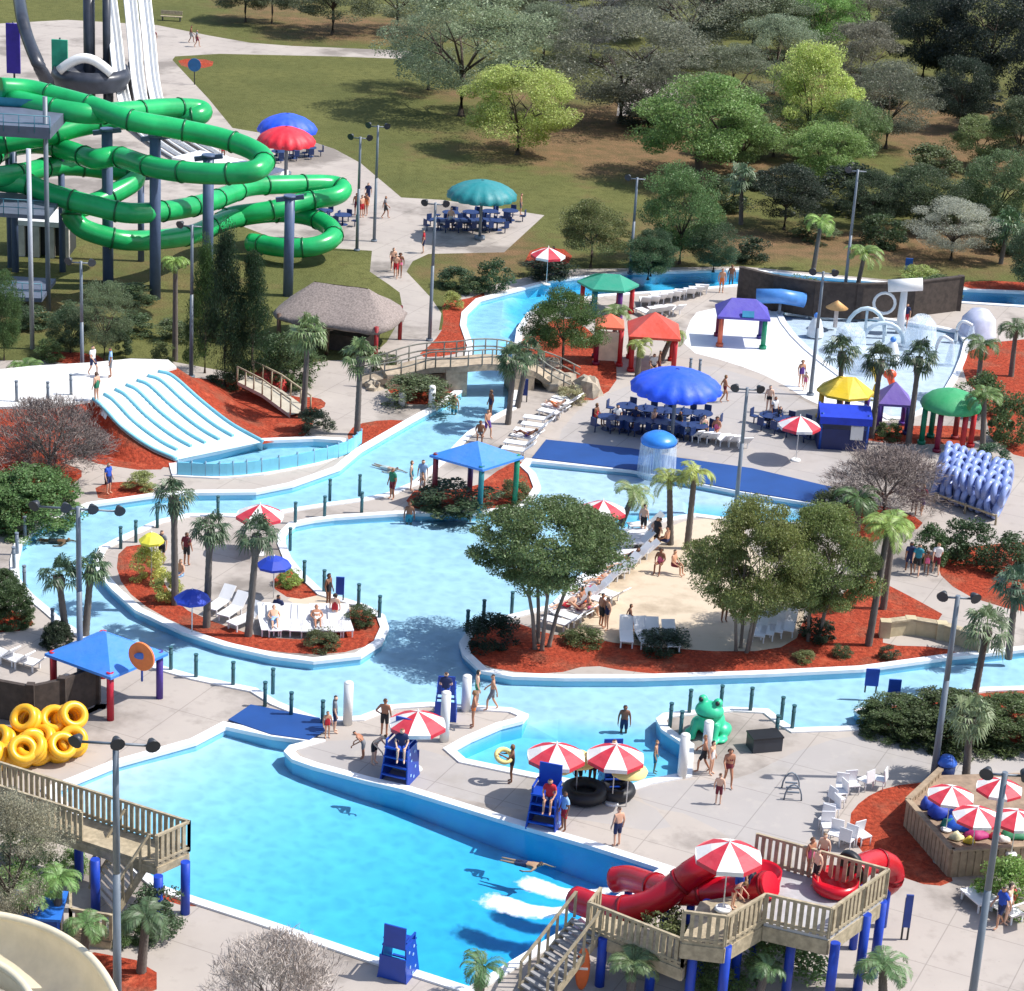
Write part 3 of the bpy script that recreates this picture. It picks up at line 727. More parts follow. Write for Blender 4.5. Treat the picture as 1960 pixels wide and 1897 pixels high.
for e in BG: tree(e[0], e[1], e[2], e[3], e[4], e[5], e[6], BGG, e[7] if len(e) > 7 else None)
tree('pine',430,740,128,435,(24,46,24),'tallest dark pine in the clump left of the thatched hut','pines beside the slide')
tree('pine',482,742,118,480,(28,50,24),'dark pine on the right of the clump left of the thatched hut','pines beside the slide')
tree('pine',392,714,105,462,(50,74,28),'lighter green pine on the left of the clump','pines beside the slide')
tree('loose',200,690,120,540,(84,98,66),'thin grey-green tree behind the lane slide mound')
tree('oak',8,690,80,520,(60,84,40),'green tree cut by the left picture edge below the slide tower')
tree('oak',135,675,90,590,(50,70,44),'small dark tree at foot of the slide tower')
tree('dome',1075,705,150,555,(62,84,32),'round green tree on the rock bank right of the footbridge')
tree('bare',95,925,215,768,(128,112,106),'leafless grey-brown tree below the multi-lane slide',None)
tree('bare',530,2030,290,1815,(186,172,162),'leafless pale tree at the bottom edge below the near pool',None)
tree('bare',1690,985,230,868,(128,112,106),'leafless brown tree between the blue stall and the blue tube stack',None)
tree('loose',20,1800,220,1530,(116,112,92),'grey-green thin tree with few leaves in front of the wooden walkway',None)
tree('flat',1035,1238,305,976,(74,90,46),'wide dark green tree with pale stems leaning over the lagoon',None,'multi')
tree('vase',1420,1245,235,966,(92,98,42),'dense olive-green tree left of the pair on the sand beach',None,'multi')
tree('vase',1555,1225,225,978,(88,100,44),'dense green tree right of the pair on the sand beach',None,'multi')
tree('oak',1240,535,110,455,(48,72,40),'leafy tree behind the teal pavilion roof')
SH = [
 (940,1235,110,55,(26,40,26),'dark rounded bush at the tip of the right island'),
 (1560,1222,80,35,(36,50,30),'dark low bush under the green beach tree'),
 (1115,1232,80,28,(64,74,34),'olive low bush at the front of the sand beach'),
 (1270,1240,110,28,(40,54,34),'dark flat bush along the beach front'),
 (690,1195,60,35,(56,70,36),'green bush at the tip of the palm island'),
 (615,1240,70,35,(70,76,42),'grey-green bush on the island south bank'),
 (285,1110,70,60,(140,140,50),'yellow-green leafy shrub on the left island bank'),
 (320,1150,60,50,(124,128,48),'yellow-green shrub below the leftmost island palm'),
 (555,1120,50,30,(110,130,46),'small bright shrub in the triangular mulch bed'),
 (870,548,70,35,(46,66,40),'dark shrub on the path bank near the upper river'),
 (945,558,70,58,(48,70,40),'round dark shrub left of the red and white far umbrella'),
 (905,560,60,30,(58,76,44),'low green shrub between two round shrubs at the upper river'),
 (865,590,40,30,(118,122,52),'yellow-green shrub beside the path lamp'),
 (1050,530,100,35,(34,46,32),'dark hedge below the far red and white umbrella'),
 (1440,500,70,45,(36,50,30),'dark bush above the far end of the upper river'),
 (800,770,140,45,(70,80,48),'long grey-green bush under the footbridge'),
 (870,975,160,45,(50,66,40),'dark leafy bush under the blue pyramid canopy'),
 (985,960,60,45,(80,84,44),'olive shrub right of the blue pyramid canopy'),
 (600,825,70,40,(54,66,44),'dark bush at the end of the wooden ramp'),
 (560,740,110,95,(60,76,40),'tall dense bush left of the thatched hut front'),
 (425,742,70,30,(52,68,40),'dark bush under the pines'),
 (270,935,60,30,(110,116,60),'pale shrub left of the splash pool'),
 (95,690,60,40,(64,84,40),'green shrub on the mulch below the slide tower'),
 (310,700,50,45,(70,80,40),'round clipped shrub at the top of the lane slide'),
 (235,680,40,40,(50,66,40),'dark shrub beside the lane slide deck'),
 (170,790,80,35,(46,84,60),'blue-green shrub at the left foot of the lane slide'),
 (1090,770,60,30,(120,116,80),'dry grass tuft on the rock bank'),
 (1780,1080,70,70,(52,74,36),'dark leafy plant on the right mulch bank edge'),
 (1850,1075,110,75,(44,64,34),'big dark leafy plant right of the strolling family'),
 (1930,1090,110,70,(48,66,36),'dark leafy plant at the right edge mulch bank'),
 (1930,1730,130,80,(86,112,36),'bright green bush at the lower right edge'),
 (1590,1000,80,60,(60,70,40),'brownish shrub behind the beach trees'),
 (1700,840,50,35,(64,80,40),'green shrub at the foot of the purple pavilion'),
 (1880,790,90,70,(56,76,36),'green bush behind the dome pavilion'),
 (1930,850,90,90,(62,80,40),'leafy bush at the right edge above the tube stack'),
 (1900,900,70,50,(50,76,50),'green shrub right of the blue tube stack'),
 (250,1800,80,50,(66,88,44),'green bush under the wooden stairs'), (735,712,60,34,(70,84,48),'green bush between the thatched hut and the bridge'), (545,700,90,60,(56,74,42),'tall bush at the left end of the thatched hut'),
 (30,1640,90,70,(88,104,66),'grey-green bush in front of the walkway railing'), (90,1600,80,50,(104,104,84),'sage bush below the walkway beam'), (140,1670,60,45,(96,124,56),'yellow-green bush left of the wooden stairs'), (20,1730,110,60,(84,104,52),'green bush above the cream flume'),
 (70,1700,110,60,(84,116,50),'bright green bush below the wooden walkway'),
 (300,1790,110,90,(56,74,46),'dark bushy plant beside the walkway blue legs'),
 (1480,1860,170,85,(70,96,46),'leafy green bush under the red slide platform'),
 (1250,1840,160,90,(88,96,52),'olive bush under the red slides'),
 (1380,1890,120,60,(74,94,44),'low green bush between the blue platform legs'),
 (1660,1090,60,35,(70,84,40),'low shrub beside the twin yellow palms'),
 (1700,1260,40,22,(60,64,40),'small dark shrub near the low beige wall'),
 (1610,1255,40,20,(60,74,40),'small green shrub in the red mulch by the beach'),
 (1540,1265,44,18,(90,96,50),'pale tuft in the red mulch front edge'),
 (1760,545,80,35,(110,120,50),'yellow shrub above the dark kids pool wall'),
 (1530,572,90,40,(66,86,44),'green shrub behind the left part of the timber wall'), (1790,575,90,44,(70,84,46),'olive shrub behind the right end of the timber wall'), (1700,585,70,36,(80,100,44),'yellow-green shrub behind the timber wall middle'),
 (1690,470,90,60,(50,66,36),'dark undergrowth right of the fork palm'),
 (1620,400,140,80,(38,48,32),'dark undergrowth below the wood'),
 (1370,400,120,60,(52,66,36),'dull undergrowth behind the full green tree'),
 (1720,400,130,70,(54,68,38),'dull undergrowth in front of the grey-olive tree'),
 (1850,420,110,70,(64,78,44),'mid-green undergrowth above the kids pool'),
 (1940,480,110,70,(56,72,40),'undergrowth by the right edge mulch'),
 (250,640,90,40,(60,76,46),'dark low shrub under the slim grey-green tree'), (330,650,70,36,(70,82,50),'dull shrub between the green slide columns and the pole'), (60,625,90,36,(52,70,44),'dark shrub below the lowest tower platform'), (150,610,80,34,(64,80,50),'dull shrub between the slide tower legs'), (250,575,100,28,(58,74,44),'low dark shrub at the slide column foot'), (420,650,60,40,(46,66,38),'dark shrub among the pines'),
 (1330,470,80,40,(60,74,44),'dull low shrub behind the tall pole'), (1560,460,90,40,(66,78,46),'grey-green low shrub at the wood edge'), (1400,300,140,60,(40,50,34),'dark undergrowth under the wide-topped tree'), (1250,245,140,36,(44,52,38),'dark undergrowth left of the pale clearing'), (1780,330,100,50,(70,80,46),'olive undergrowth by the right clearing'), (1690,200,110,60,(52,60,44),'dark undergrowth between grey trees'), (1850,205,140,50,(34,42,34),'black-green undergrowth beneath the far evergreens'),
]
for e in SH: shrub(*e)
shrub(55,990,190,85,(66,92,42),'broad green hedge on the left bank above the lazy river',None,'hedge',1.3)
shrub(15,1190,100,75,(54,72,36),'clipped dark hedge at the left edge beside the river bend',None,'hedge')
shrub(110,1235,60,45,(40,52,34),'dark hedge behind the blue square canopy',None,'hedge')
shrub(1720,1394,160,52,(60,74,36),'left end of the big dark hedge at the river right bank',None,'hedge')
shrub(1935,1408,190,66,(64,78,36),'right end of the big dark hedge at the picture edge',None,'hedge')
shrub(1825,1406,210,70,(58,70,34),'middle of the big dark hedge, behind the leaning pole',None,'hedge')
shrub(10,1140,60,50,(56,74,38),'small dark hedge at the left edge above the clipped hedge',None,'hedge')
SB = (66,86,56); YG = (112,136,40)
PALMS = [
 ('fan',335,1157,333,948,52,SB,'tall fan palm, leftmost of three on the palm island'),
 ('fan',395,1200,402,1012,48,SB,'middle of three fan palms on the palm island'),
 ('fan',475,1217,492,1020,52,SB,'right one of three fan palms on the palm island'),
 ('fan',127,1222,112,1100,52,(60,84,56),'fan palm left of the tall lamp by the river bend'),
 ('fan',163,1218,174,1085,46,(64,88,50),'fan palm right of the tall lamp by the river bend'),
 ('fan',580,800,590,635,50,(92,112,60),'grey-green palm in front of the thatched hut'),
 ('fan',683,832,690,680,46,(84,104,56),'fan palm beside the pale plaza below the bridge'),
 ('fan',972,812,985,688,46,(66,88,50),'left fan palm beside the lazy river steps'),
 ('fan',990,780,1012,670,40,(60,80,48),'right fan palm beside the lazy river steps'),
 ('fan',1605,800,1612,672,46,(58,76,42),'fan palm rising through the yellow pavilion'),
 ('fan',1668,838,1686,688,46,(54,70,42),'fan palm beside the purple pavilion'),
 ('fan',1738,852,1760,682,46,(56,74,44),'fan palm left of the green dome pavilion'),
 ('fan',1866,1325,1890,1200,62,(92,108,72),'dusty fan palm standing at the deep right river'),
 ('fan',1848,1492,1858,1372,58,(104,118,78),'dusty fan palm in front of the big hedge'),
 ('fan',1930,1260,1945,1120,56,(66,92,66),'blue-green palm at the right edge by the river'),
 ('feather',1662,1235,1700,1010,66,YG,'left of the twin yellow-green palms by the beige wall'),
 ('feather',1690,1165,1712,1000,58,(104,132,44),'right of the twin yellow-green palms by the beige wall'),
 ('feather',1315,1050,1330,905,56,(132,142,44),'yellow feather palm right of the mushroom fountain'),
 ('feather',1283,1042,1282,920,50,(120,132,46),'yellow-green feather palm below the mushroom fountain'),
 ('feather',1188,1005,1215,940,56,(110,126,66),'pale feather palm left of the mushroom fountain'),
 ('feather',1640,1015,1645,955,66,(66,94,44),'low bushy palm behind the beach trees'),
 ('feather',48,770,50,705,46,(84,112,44),'small palm on the white deck at the left edge'),
 ('feather',335,690,336,500,38,(106,134,40),'slim yellow-green palm under the green tube slide'),
 ('feather',1556,520,1572,425,44,(108,138,44),'bright palm at the wood edge beside the splash pad lamp'),
 ('feather',1630,600,1655,485,48,(100,124,42),'yellow-green palm behind the dark kids pool wall'),
 ('fan',1418,430,1420,340,40,(84,104,70),'dull fan palm at the wood edge'),
 ('fan',1915,505,1930,430,46,(62,90,50),'fan palm above the right mulch bank'),
 ('feather',1815,155,1815,130,44,(60,76,54),'low palm under the dark far right evergreens'),
 ('feather',1870,760,1880,660,50,(70,92,44),'palm on the mulch bank right of the kids pool'),
 ('feather',1935,720,1945,630,52,(66,86,46),'palm at the right edge beside the kids pool'),
 ('feather',1880,870,1885,760,46,(84,110,44),'leafy palm behind the green dome pavilion'),
 ('feather',110,1790,112,1680,60,(92,128,52),'bright green palm under the wooden walkway'),
 ('feather',270,1860,280,1755,72,(70,92,56),'dark feather palm beside the bottom left lamp'),
 ('feather',55,1800,60,1715,58,(90,124,56),'bright palm at the left edge above the cream flume'),
 ('feather',160,1850,165,1770,60,(84,116,56),'green palm between the cream flume and the near lamp'),
 ('feather',915,1915,925,1850,66,(70,104,54),'feather palm at the lower corner of the near pool'),
 ('feather',1205,1930,1212,1845,66,(84,104,60),'feather palm under the red slide stairs'),
 ('feather',1690,1930,1690,1850,76,(86,116,66),'long-leaved palm at the bottom right under the platform'),
 ('feather',1440,1940,1470,1850,54,(70,100,56),'feather palm between the blue platform legs'),
 ('feather',1175,660,1180,600,40,(90,110,50),'small palm before the orange pavilion'),
 ('feather',1265,690,1290,632,40,(110,126,48),'small yellow palm in front of the red pavilion roof'),
 ('feather',1220,720,1225,660,38,(116,128,44),'small yellow palm under the orange pavilion'),
]
for e in PALMS: palm(*e)
# ---------------------------------------------------------------- slides, pavilions, furniture
def P3(l): return [G(*p) for p in l]
GREENT = paint('green_fibreglass', (34, 172, 98), .27, .26, .45)
GREEND = paint('green_flange', (10, 96, 54), .35, .1)
def flanged_tube(path, r, every=3.0, n=14, mi=(0, 1)):
    """smooth flume with a dark bolted ring at every section joint"""
    pts_ = smooth_path(path, 8); b = MB(); b.tube(pts_, r, n, mi[0]); L = 0
    for i in range(1, len(pts_) - 1):
        L += (pts_[i] - pts_[i - 1]).length
        if L > every:
            L = 0; d = (pts_[i + 1] - pts_[i - 1]).normalized(); b.tube([pts_[i] - d * .06, pts_[i] + d * .06], r * 1.09, n, mi[1])
    return b
g1 = P3([(0,168,12.9),(55,172,12.7),(100,183,12.5),(180,205,12.2),(250,230,11.8),(330,245,11.4),(420,264,11.0),(482,286,10.6),(506,308,10.2),(484,328,9.9),(420,333,9.6),(340,328,9.3),(285,318,9.1),(225,300,8.9),(180,304,8.7),(130,288,8.5),(70,275,8.3),(10,285,8.0),(-30,318,7.6),(-5,345,7.2),(50,352,6.9),(100,372,6.5),(180,394,6.1),(250,408,5.8),(330,402,5.5),(390,390,5.2),(440,372,4.9),(480,357,4.7),(560,353,4.4),(630,353,4.1),(656,362,3.9),(640,376,3.6),(590,384,3.4),(520,402,3.0),(450,412,2.6),(420,424,2.3)])
g2 = P3([(20,190,12.2),(150,216,11.9),(240,214,11.6),(310,208,11.4),(368,208,11.1),(388,214,10.9),(368,224,10.7),(300,226,10.4),(225,230,10.1),(150,243,9.8),(90,260,9.4),(20,272,9.0),(-40,285,8.6),(-70,312,8.2),(-30,338,7.8),(40,332,7.4),(110,318,7.1),(190,322,6.8),(260,340,6.4),(200,380,5.6),(140,405,5.0),(150,430,4.2),(180,446,3.7),(240,460,3.2),(310,458,2.8),(370,448,2.5),(440,420,2.5),(520,408,2.4),(590,414,2.2),(632,436,1.9),(636,456,1.7),(600,472,1.4),(540,474,1.2),(480,464,1.0)])
t = thing('tube_slide', 'twin bright green spiral tube slide looping around dark blue columns', 'water slide', G(297, 572))
b0 = t.location
def loc(l, o): return [Vector(p) - Vector(o) for p in l]
flanged_tube(loc(g1, b0), .66).build('tube', [GREENT, GREEND], t)
flanged_tube(loc(g2, b0), .66).build('tube', [GREENT, GREEND], t)
NAVYPOST = paint('slate_blue_steel', (84, 100, 132), .45, .14)
for x, y, ty, r in ((207,540,250,.36),(297,572,262,.36),(397,560,300,.36),(551,566,378,.33),(270,500,340,.22),(120,520,285,.22),(30,520,280,.24)):
    g = G(x, y) - Vector(b0); h = H(x, y, ty); b = MB(); b.cyl((g.x, g.y, 0), (g.x, g.y, h), r, n=12); b.cyl((g.x, g.y, h), (g.x, g.y, h + .15), r * 1.25, n=12)
    b.build('support_column', NAVYPOST, t)
    a = MB(); a.beam((g.x - .9, g.y, h - .2), (g.x + .9, g.y, h + .1), .22, .3); a.build('bracket', NAVYPOST, t)
# tower
t = thing('slide_tower', 'grey steel stair tower with platforms at the left edge beside green slides', 'slide tower', G(55, 600)); b0 = Vector(t.location)
PALE_STEEL = paint('pale_steel', (178, 184, 194), .4, .1)
for x, y, ty, r, m in ((22,512,195,.26,NAVYPOST),(93,595,185,.15,GREY_METAL),(62,668,285,.14,PALE_STEEL),(-20,640,200,.2,NAVYPOST),(28,510,290,.12,PALE_STEEL),(60,540,290,.11,PALE_STEEL)):
    g = G(x, y) - b0; b = MB(); b.cyl((g.x, g.y, 0), (g.x, g.y, H(x, y, ty)), r, n=10); b.build('post', m, t)
for (px, py, z, wd, dp, th) in ((10,232,11.6,6.6,5.2,.7),(10,392,6.0,6.4,5,.25),(30,552,1.2,4.2,4.4,.25)):
    g = G(px, py, z) - b0; b = MB(); b.box((g.x, g.y, z), (wd, dp, th)); b.build('platform', paint('platform_steel', (96, 104, 122), .5, .15), t)
    rr = MB()
    for k in range(8): rr.cyl((g.x - wd / 2 + wd * k / 7, g.y - dp / 2, z), (g.x - wd / 2 + wd * k / 7, g.y - dp / 2, z + 1.05), .03, n=5)
    for q in (.55, 1.05): rr.cyl((g.x - wd / 2, g.y - dp / 2, z + q), (g.x + wd / 2, g.y - dp / 2, z + q), .03, n=5)
    rr.build('railing', paint('railing_teal', (70, 130, 150), .5, .1), t)
g = G(25, 180, 12.6) - b0; b = MB(); b.tube([g + Vector((-2.5, 0, 0)), g + Vector((2.4, 0, -.1))], .9, 12, arc=(R_(180), R_(360))); b.build('start_trough', paint('teal_fibreglass', (60, 150, 170), .3), t)
# speed slides
t = thing('speed_slide', 'white multi-lane drop slide plunging from the top edge behind green tubes', 'water slide', G(400, 300)); b0 = Vector(t.location)
SLW = paint('white_fibreglass', (240, 240, 238), .3, .05)
for T, K, M, E in (((194,-140,14),(238,205,1.1),(300,268,.5),(395,328,.4)),((236,-140,14),(270,205,1.1),(330,262,.5),(425,322,.4)),((262,-140,14),(300,205,1.1),(362,258,.5),(455,314,.4))):
    T, K, M, E = G(*T), G(*K), G(*M), G(*E); P = smooth_path([T, T.lerp(K, .3), T.lerp(K, .6), T.lerp(K, .88), K.lerp(M, .25) - Vector((0, 0, .15)), M, E], 6); P = loc(P, b0); b = MB(); b.tube(P, .56, 10, arc=(R_(205), R_(335)), caps=False)
    b.tube([p + Vector((.51, 0, -.2)) for p in P], .08, 6); b.tube([p + Vector((-.51, 0, -.2)) for p in P], .09, 6)
    b.build('lane', SLW, t)
for x, y, z in ((248,110,4.2),(285,150,2.8)):
    g = G(x, y, z) - b0; b = MB(); b.cyl((g.x, g.y + .6, -b0.z), (g.x, g.y + .6, z - .5), .25); b.build('support_post', DARK_METAL, t)
b = MB(); g = G(440, 318, .3) - b0; b.box((g.x, g.y, .25), (3.4, 9, .5), R_(58)); b.build('runout_wall', SLW, t)
# black bowl ride behind
t = thing('bowl_slide', 'black slide with a white arc and dark pillars behind green tubes', 'water slide', G(175, 215)); b0 = Vector(t.location)
DK = paint('black_fibreglass', (58, 62, 72), .35, .2)
b = MB(); b.lathe([(3.0, 2.2), (3.4, 3.2), (3.1, 4.0), (2.4, 3.0), (.6, 2.0)], (0, 0, 0), 26); b.build('bowl', DK, t)
b = MB(); b.tube([Vector((-2.2 + 4.4 * k / 12, -2.4, 3.9 + 1.2 * math.sin(math.pi * k / 12))) for k in range(13)], .42, 9); b.build('entry_chute', SLW, t)
for dx, h, r in ((-1.6,2.4,.3),(1.6,2.4,.3),(-.6,9.5,.5),(.9,10.5,.35)):
    b = MB(); b.cyl((dx, 2.5 if h > 5 else 0, 0), (dx, 2.5 if h > 5 else 0, h), r); b.build('pillar', DK, t)
b = MB(); b.tube(smooth_path(loc(P3([(30,-60,9),(40,20,8),(52,70,6.5),(72,120,5),(92,160,3)]), b0), 5), .55, 10); b.build('tube', DK, t)
for lab, nm, x, y, ty, wd, col in (('purple banner panel on a post at the top left edge', 'banner', 27, 170, 45, 26, (52, 34, 150)), ('teal green banner panel above the green tube slide', 'banner', 116, 215, 76, 30, (46, 160, 128))):
    g = G(x, y); h = H(x, y, ty); wm = wd / S(x, y); t = thing(nm, lab, 'banner', g)
    b = MB(); b.box((0, 0, h * .62), (wm, .25, h * .76)); b.build('panel', paint('banner', col, .6), t)
    b = MB(); b.cyl((0, .2, 0), (0, .2, h * 1.02), .09); b.build('post', DARK_METAL, t)
# white flat building
t = thing('pump_house', 'small white flat-roofed building with dark openings under the green slides', 'building', G(85, 492)); h = H(85, 492, 428)
b = MB(); wd = 96 / S(85, 492); b.box((0, 1.5, h), (wd * 1.05, 3.4, .35)); b.build('roof', WHITE, t)
for k in range(4):
    b = MB(); b.box((-wd / 2 + .2 + k * (wd - .4) / 3, 0, h / 2 - .1), (.42, .4, h - .2)); b.build('pillar', paint('cream_wall', (196, 190, 182), .7), t)
b = MB(); b.box((0, 1.7, h / 2 - .1), (wd * .94, 2.4, h - .2)); b.build('wall', DARK_METAL, t)
# ---- lane slide on its mound
LANE = paint('lane_plastic', (214, 236, 242), .3, .05); RIB = paint('lane_rib', (120, 186, 204), .4, .1)
Lp = smooth_path(P3([(178,765,2.7),(195,779,2.5),(232,818,1.4),(285,856,.55),(338,880,.22)]), 6); Rp = smooth_path(P3([(303,712,2.7),(332,722,2.5),(385,768,1.4),(442,812,.55),(503,846,.22)]), 6)
t = thing('lane_slide', 'wide white racing slide of six lanes divided by blue-green ribs', 'water slide', G(300, 880)); b0 = Vector(t.location)
Lp = loc(Lp, b0); Rp = loc(Rp, b0); b = MB(); b.strip(Rp, Lp, 0, True); b.strip(Lp, [p - Vector((0, 0, .5)) for p in Lp]); b.strip([p - Vector((0, 0, .5)) for p in Rp], Rp); b.build('slide_bed', LANE, t)
for k in range(7):
    f = k / 6; b = MB(); b.tube([a.lerp(c, f) + Vector((0, 0, .05)) for a, c in zip(Lp, Rp)][:-3 if 0 < k < 6 else None], .1, 6); b.build('divider', RIB, t)
top = [tuple(G(x, y, 2.7))[:2] for x, y in ((178,765),(303,712),(338,702),(322,688),(250,686),(180,693),(60,700),(-80,715),(-80,778),(90,778))]
mb = MB(); mb.prism(top, 2.2, 2.69, 0); struct('slide_deck', mb.mesh('slide_deck', [paint('white_deck', (224, 222, 218), .7, .06)]))
cx_ = sum(p[0] for p in top) / len(top); cy_ = sum(p[1] for p in top) / len(top)
mb = MB(); A = [Vector((p[0], p[1], 2.55)) for p in top]; B = []
for i, p in enumerate(top):
    d = Vector((p[0] - cx_, p[1] - cy_)).normalized(); k = .6 if i in (0, 1) else (4.5 if i in (4, 5, 6) else 3.4); B.append(Vector((p[0] + d.x * k, p[1] + d.y * k, 0)))
mb.strip(A + A[:1], B + B[:1], 0, True)
rp = [p + b0 - Vector((0, 0, .12)) for p in Rp]; lp = [p + b0 - Vector((0, 0, .12)) for p in Lp]; n_ = len(rp)
q1 = smooth_path(P3([(420,728,0),(440,752,0),(470,790,0),(500,822,0),(524,846,0)]), 6); q0 = smooth_path(P3([(110,838,0),(165,858,0),(225,878,0),(280,890,0),(332,896,0)]), 6)
mb.strip(rp, q1, 0, True); mb.strip(q0, lp, 0, True); struct('mound', mb.mesh('mound', [M_MULCH]))
# splash pool wall of pale blue panels
SW = smooth_path(P3([(691,850,0),(664,870,0),(600,889,0),(500,907,0),(420,914,0),(340,911,0)]), 6)
t = thing('splash_wall', 'curved pale blue panel wall around the end pool of the lane slide', 'pool wall', SW[18]); b0 = Vector(t.location); Q = loc(SW, b0)
CY = paint('cyan_panel', (120, 200, 226), .25, .06)
b = MB(); n_ = len(Q)
for i in range(n_ - 1):
    a, c = Q[i], Q[i + 1]; b.beam(Vector((a.x, a.y, .42)), Vector((c.x, c.y, .42)), .1, .72)
b.build('panel', CY, t)
for i in range(0, n_, 2):
    b = MB(); b.cyl((Q[i].x, Q[i].y, -.05), (Q[i].x, Q[i].y, .9), .06, n=6); b.build('post', paint('blue_grey_post', (110, 150, 176), .4), t)
# ---- lamps
def lamp(bx, by, ty, label, heads=2, r=.11, topx=None):
    h = H(bx, by, ty); g = G(bx, by); t = thing('floodlight_pole', label, 'light pole', g, 0, 'floodlight poles')
    b = MB(); b.cyl((0, 0, -.05), (0, 0, h * .55), r * 1.25, r, 10); b.cyl((0, 0, h * .55), (0, 0, h), r, r * .8, 10); b.cyl((0, 0, 0), (0, 0, .12), r * 2.2, n=10); b.build('pole', GREY_METAL, t)
    b = MB(); wd = .55 * max(1, heads - 1); b.cyl((-wd, 0, h - .1), (wd, 0, h - .1), .045, n=6); b.build('cross_arm', GREY_METAL, t)
    for k in range(heads):
        x = -wd + 2 * wd * k / max(1, heads - 1); o = MB(); o.cyl((x, 0, h + .1), (x + (.12 if k else -.12), -.3, h + .02), .1, .24, 12); o.cyl((x, 0, h - .1), (x, 0, h + .1), .03, n=5); o.build('floodlight', DARK_METAL, t)
    return t
for e in ((683,480,262,'twin-head floodlight pole, nearest the red funnel umbrella',2),(716,462,240,'taller twin-head floodlight pole on the far plaza',2),(822,652,388,'floodlight pole at the top of the zigzag path',2),(1206,524,340,'pale-topped pole among trees by the upper river',1),(1612,600,325,'tall grey pole rising behind the dark pool wall',1),(1551,756,520,'grey pole at the edge of the splash pad',2),(1408,975,742,'dark-headed pole standing in the navy mat pool edge',2),(158,755,500,'pole on the white deck above the lane slide',2),(366,722,430,'slim pole left of the dark pines',1),(154,1322,970,'tall pole beside the blue square canopy with four dark lamps',4),(225,1965,1418,'big near pole with cluster of round lamps at bottom left',3),(1786,1492,1140,'leaning-looking pole in front of the big hedge',2),(1852,1965,1478,'tall near pole at the bottom right by the umbrellas terrace',2)):
    lamp(*e, r=.12 if e[1] > 1300 else .1)
# ---- big funnel umbrellas
def funbrella(cx, by, wpx, ytop, yrim, col, label):
    g = G(cx, by); r = wpx / 2 / S(cx, by, 3); zt = H(cx, by, ytop); zr = H(cx, by, yrim); 
    t = thing('shade_umbrella', label, 'umbrella', g); m = fabric('fabric', col)
    prof = [(.12, zt + .05), (r * .3, zt - .06 * (zt - zr)), (r * .62, zt - .3 * (zt - zr)), (r * .87, zt - .62 * (zt - zr)), (r, zr + .02), (r * .985, zr - .2)]
    b = MB(); b.lathe(prof, n=64, wob=lambda j, rr: 1 - .085 * (1 - abs(math.sin(math.pi * j / 4))) * (rr / r) ** 2); b.build('canopy', m, t)
    b = MB(); b.cyl((0, 0, 0), (0, 0, zt), .11); b.cyl((0, 0, 0), (0, 0, .25), .4); b.build('pole', GREY_METAL, t)
    b = MB()
    for k in range(8): a = k * math.pi / 4; b.cyl((.1 * math.cos(a), .1 * math.sin(a), zt - .5), (r * .93 * math.cos(a), r * .93 * math.sin(a), zr), .03, n=5)
    b.build('ribs', GREY_METAL, t); return t
funbrella(1285,848,190,708,741,(20,84,236),'large royal blue round shade umbrella over the crowded tables')
funbrella(918,458,146,346,373,(20,132,138),'large dark teal round shade umbrella on the far plaza')
funbrella(548,335,124,218,247,(24,84,228),'blue round shade umbrella behind the red one')
funbrella(546,352,122,243,270,(226,30,52),'red round shade umbrella in front of the blue one')
# ---- patio umbrellas
RW = [fabric('umbrella_red', (206, 36, 58)), fabric('umbrella_white', (232, 228, 224))]
def make_umb():
    t = thing('patio_umbrella', 'x', 'umbrella'); b = MB(); r = 1.18
    for k in range(8):
        a0, a1 = k * math.pi / 4, (k + 1) * math.pi / 4; am = (a0 + a1) / 2; ap = (0, 0, 2.62); p = (r * math.cos(a0), r * math.sin(a0), 2.08); q = (r * math.cos(a1), r * math.sin(a1), 2.08); m = (r * .95 * math.cos(am), r * .95 * math.sin(am), 2.1)
        h1 = (.55 * r * math.cos(a0), .55 * r * math.sin(a0), 2.36); h2 = (.55 * r * math.cos(a1), .55 * r * math.sin(a1), 2.36)
        d = lambda v: (v[0], v[1], v[2] - .16)
        b.add([ap, h1, h2, p, m, q, d(p), d(m), d(q)], [(0, 1, 2), (1, 3, 4, 5, 2), (3, 6, 7, 4), (4, 7, 8, 5)], k % 2)
    b.build('canopy', RW, t); b = MB(); b.cyl((0, 0, .02), (0, 0, 2.72), .025, n=8); b.build('pole', WHITE, t)
    b = MB(); b.cyl((0, 0, 0), (0, 0, .09), .3, .26, n=14); b.build('base', WHITE, t); return t
UM = Kit(make_umb())
for x, y, z, lab in ((1050,474,0,'far red and white umbrella above the dark hedge'),(498,966,0,'red and white umbrella behind the right island palm'),(1155,958,0,'red and white umbrella standing at the shallow beach pool'),(800,1362,0,'red and white umbrella beside the blue lifeguard stand'),(1066,1424,0,'left of two red and white umbrellas over the small pool edge'),(1180,1426,0,'right of two red and white umbrellas over the small pool edge'),(1397,1612,3.2,'red and white umbrella on the red slide platform'),
    (1822,1506,.9,'left front umbrella on the wooden terrace'),(1915,1492,.9,'back umbrella behind the terrace lamp pole'),(1872,1546,.9,'umbrella above the blue covers on the terrace'),(1948,1552,.9,'umbrella at the right edge of the terrace'),(1532,797,0,'faded umbrella in front of the blue stall')):
    k = .72 if z == .9 else 1; g = G(x, y, 2.6 * k + z); g.z = z; UM.put(g, rnd.uniform(0, .6), lab, 'red and white umbrellas', (.78, .78, k) if k < 1 else (1, 1, 1))
YB = paint('yellow_cream', (236, 214, 140), .6, .06)
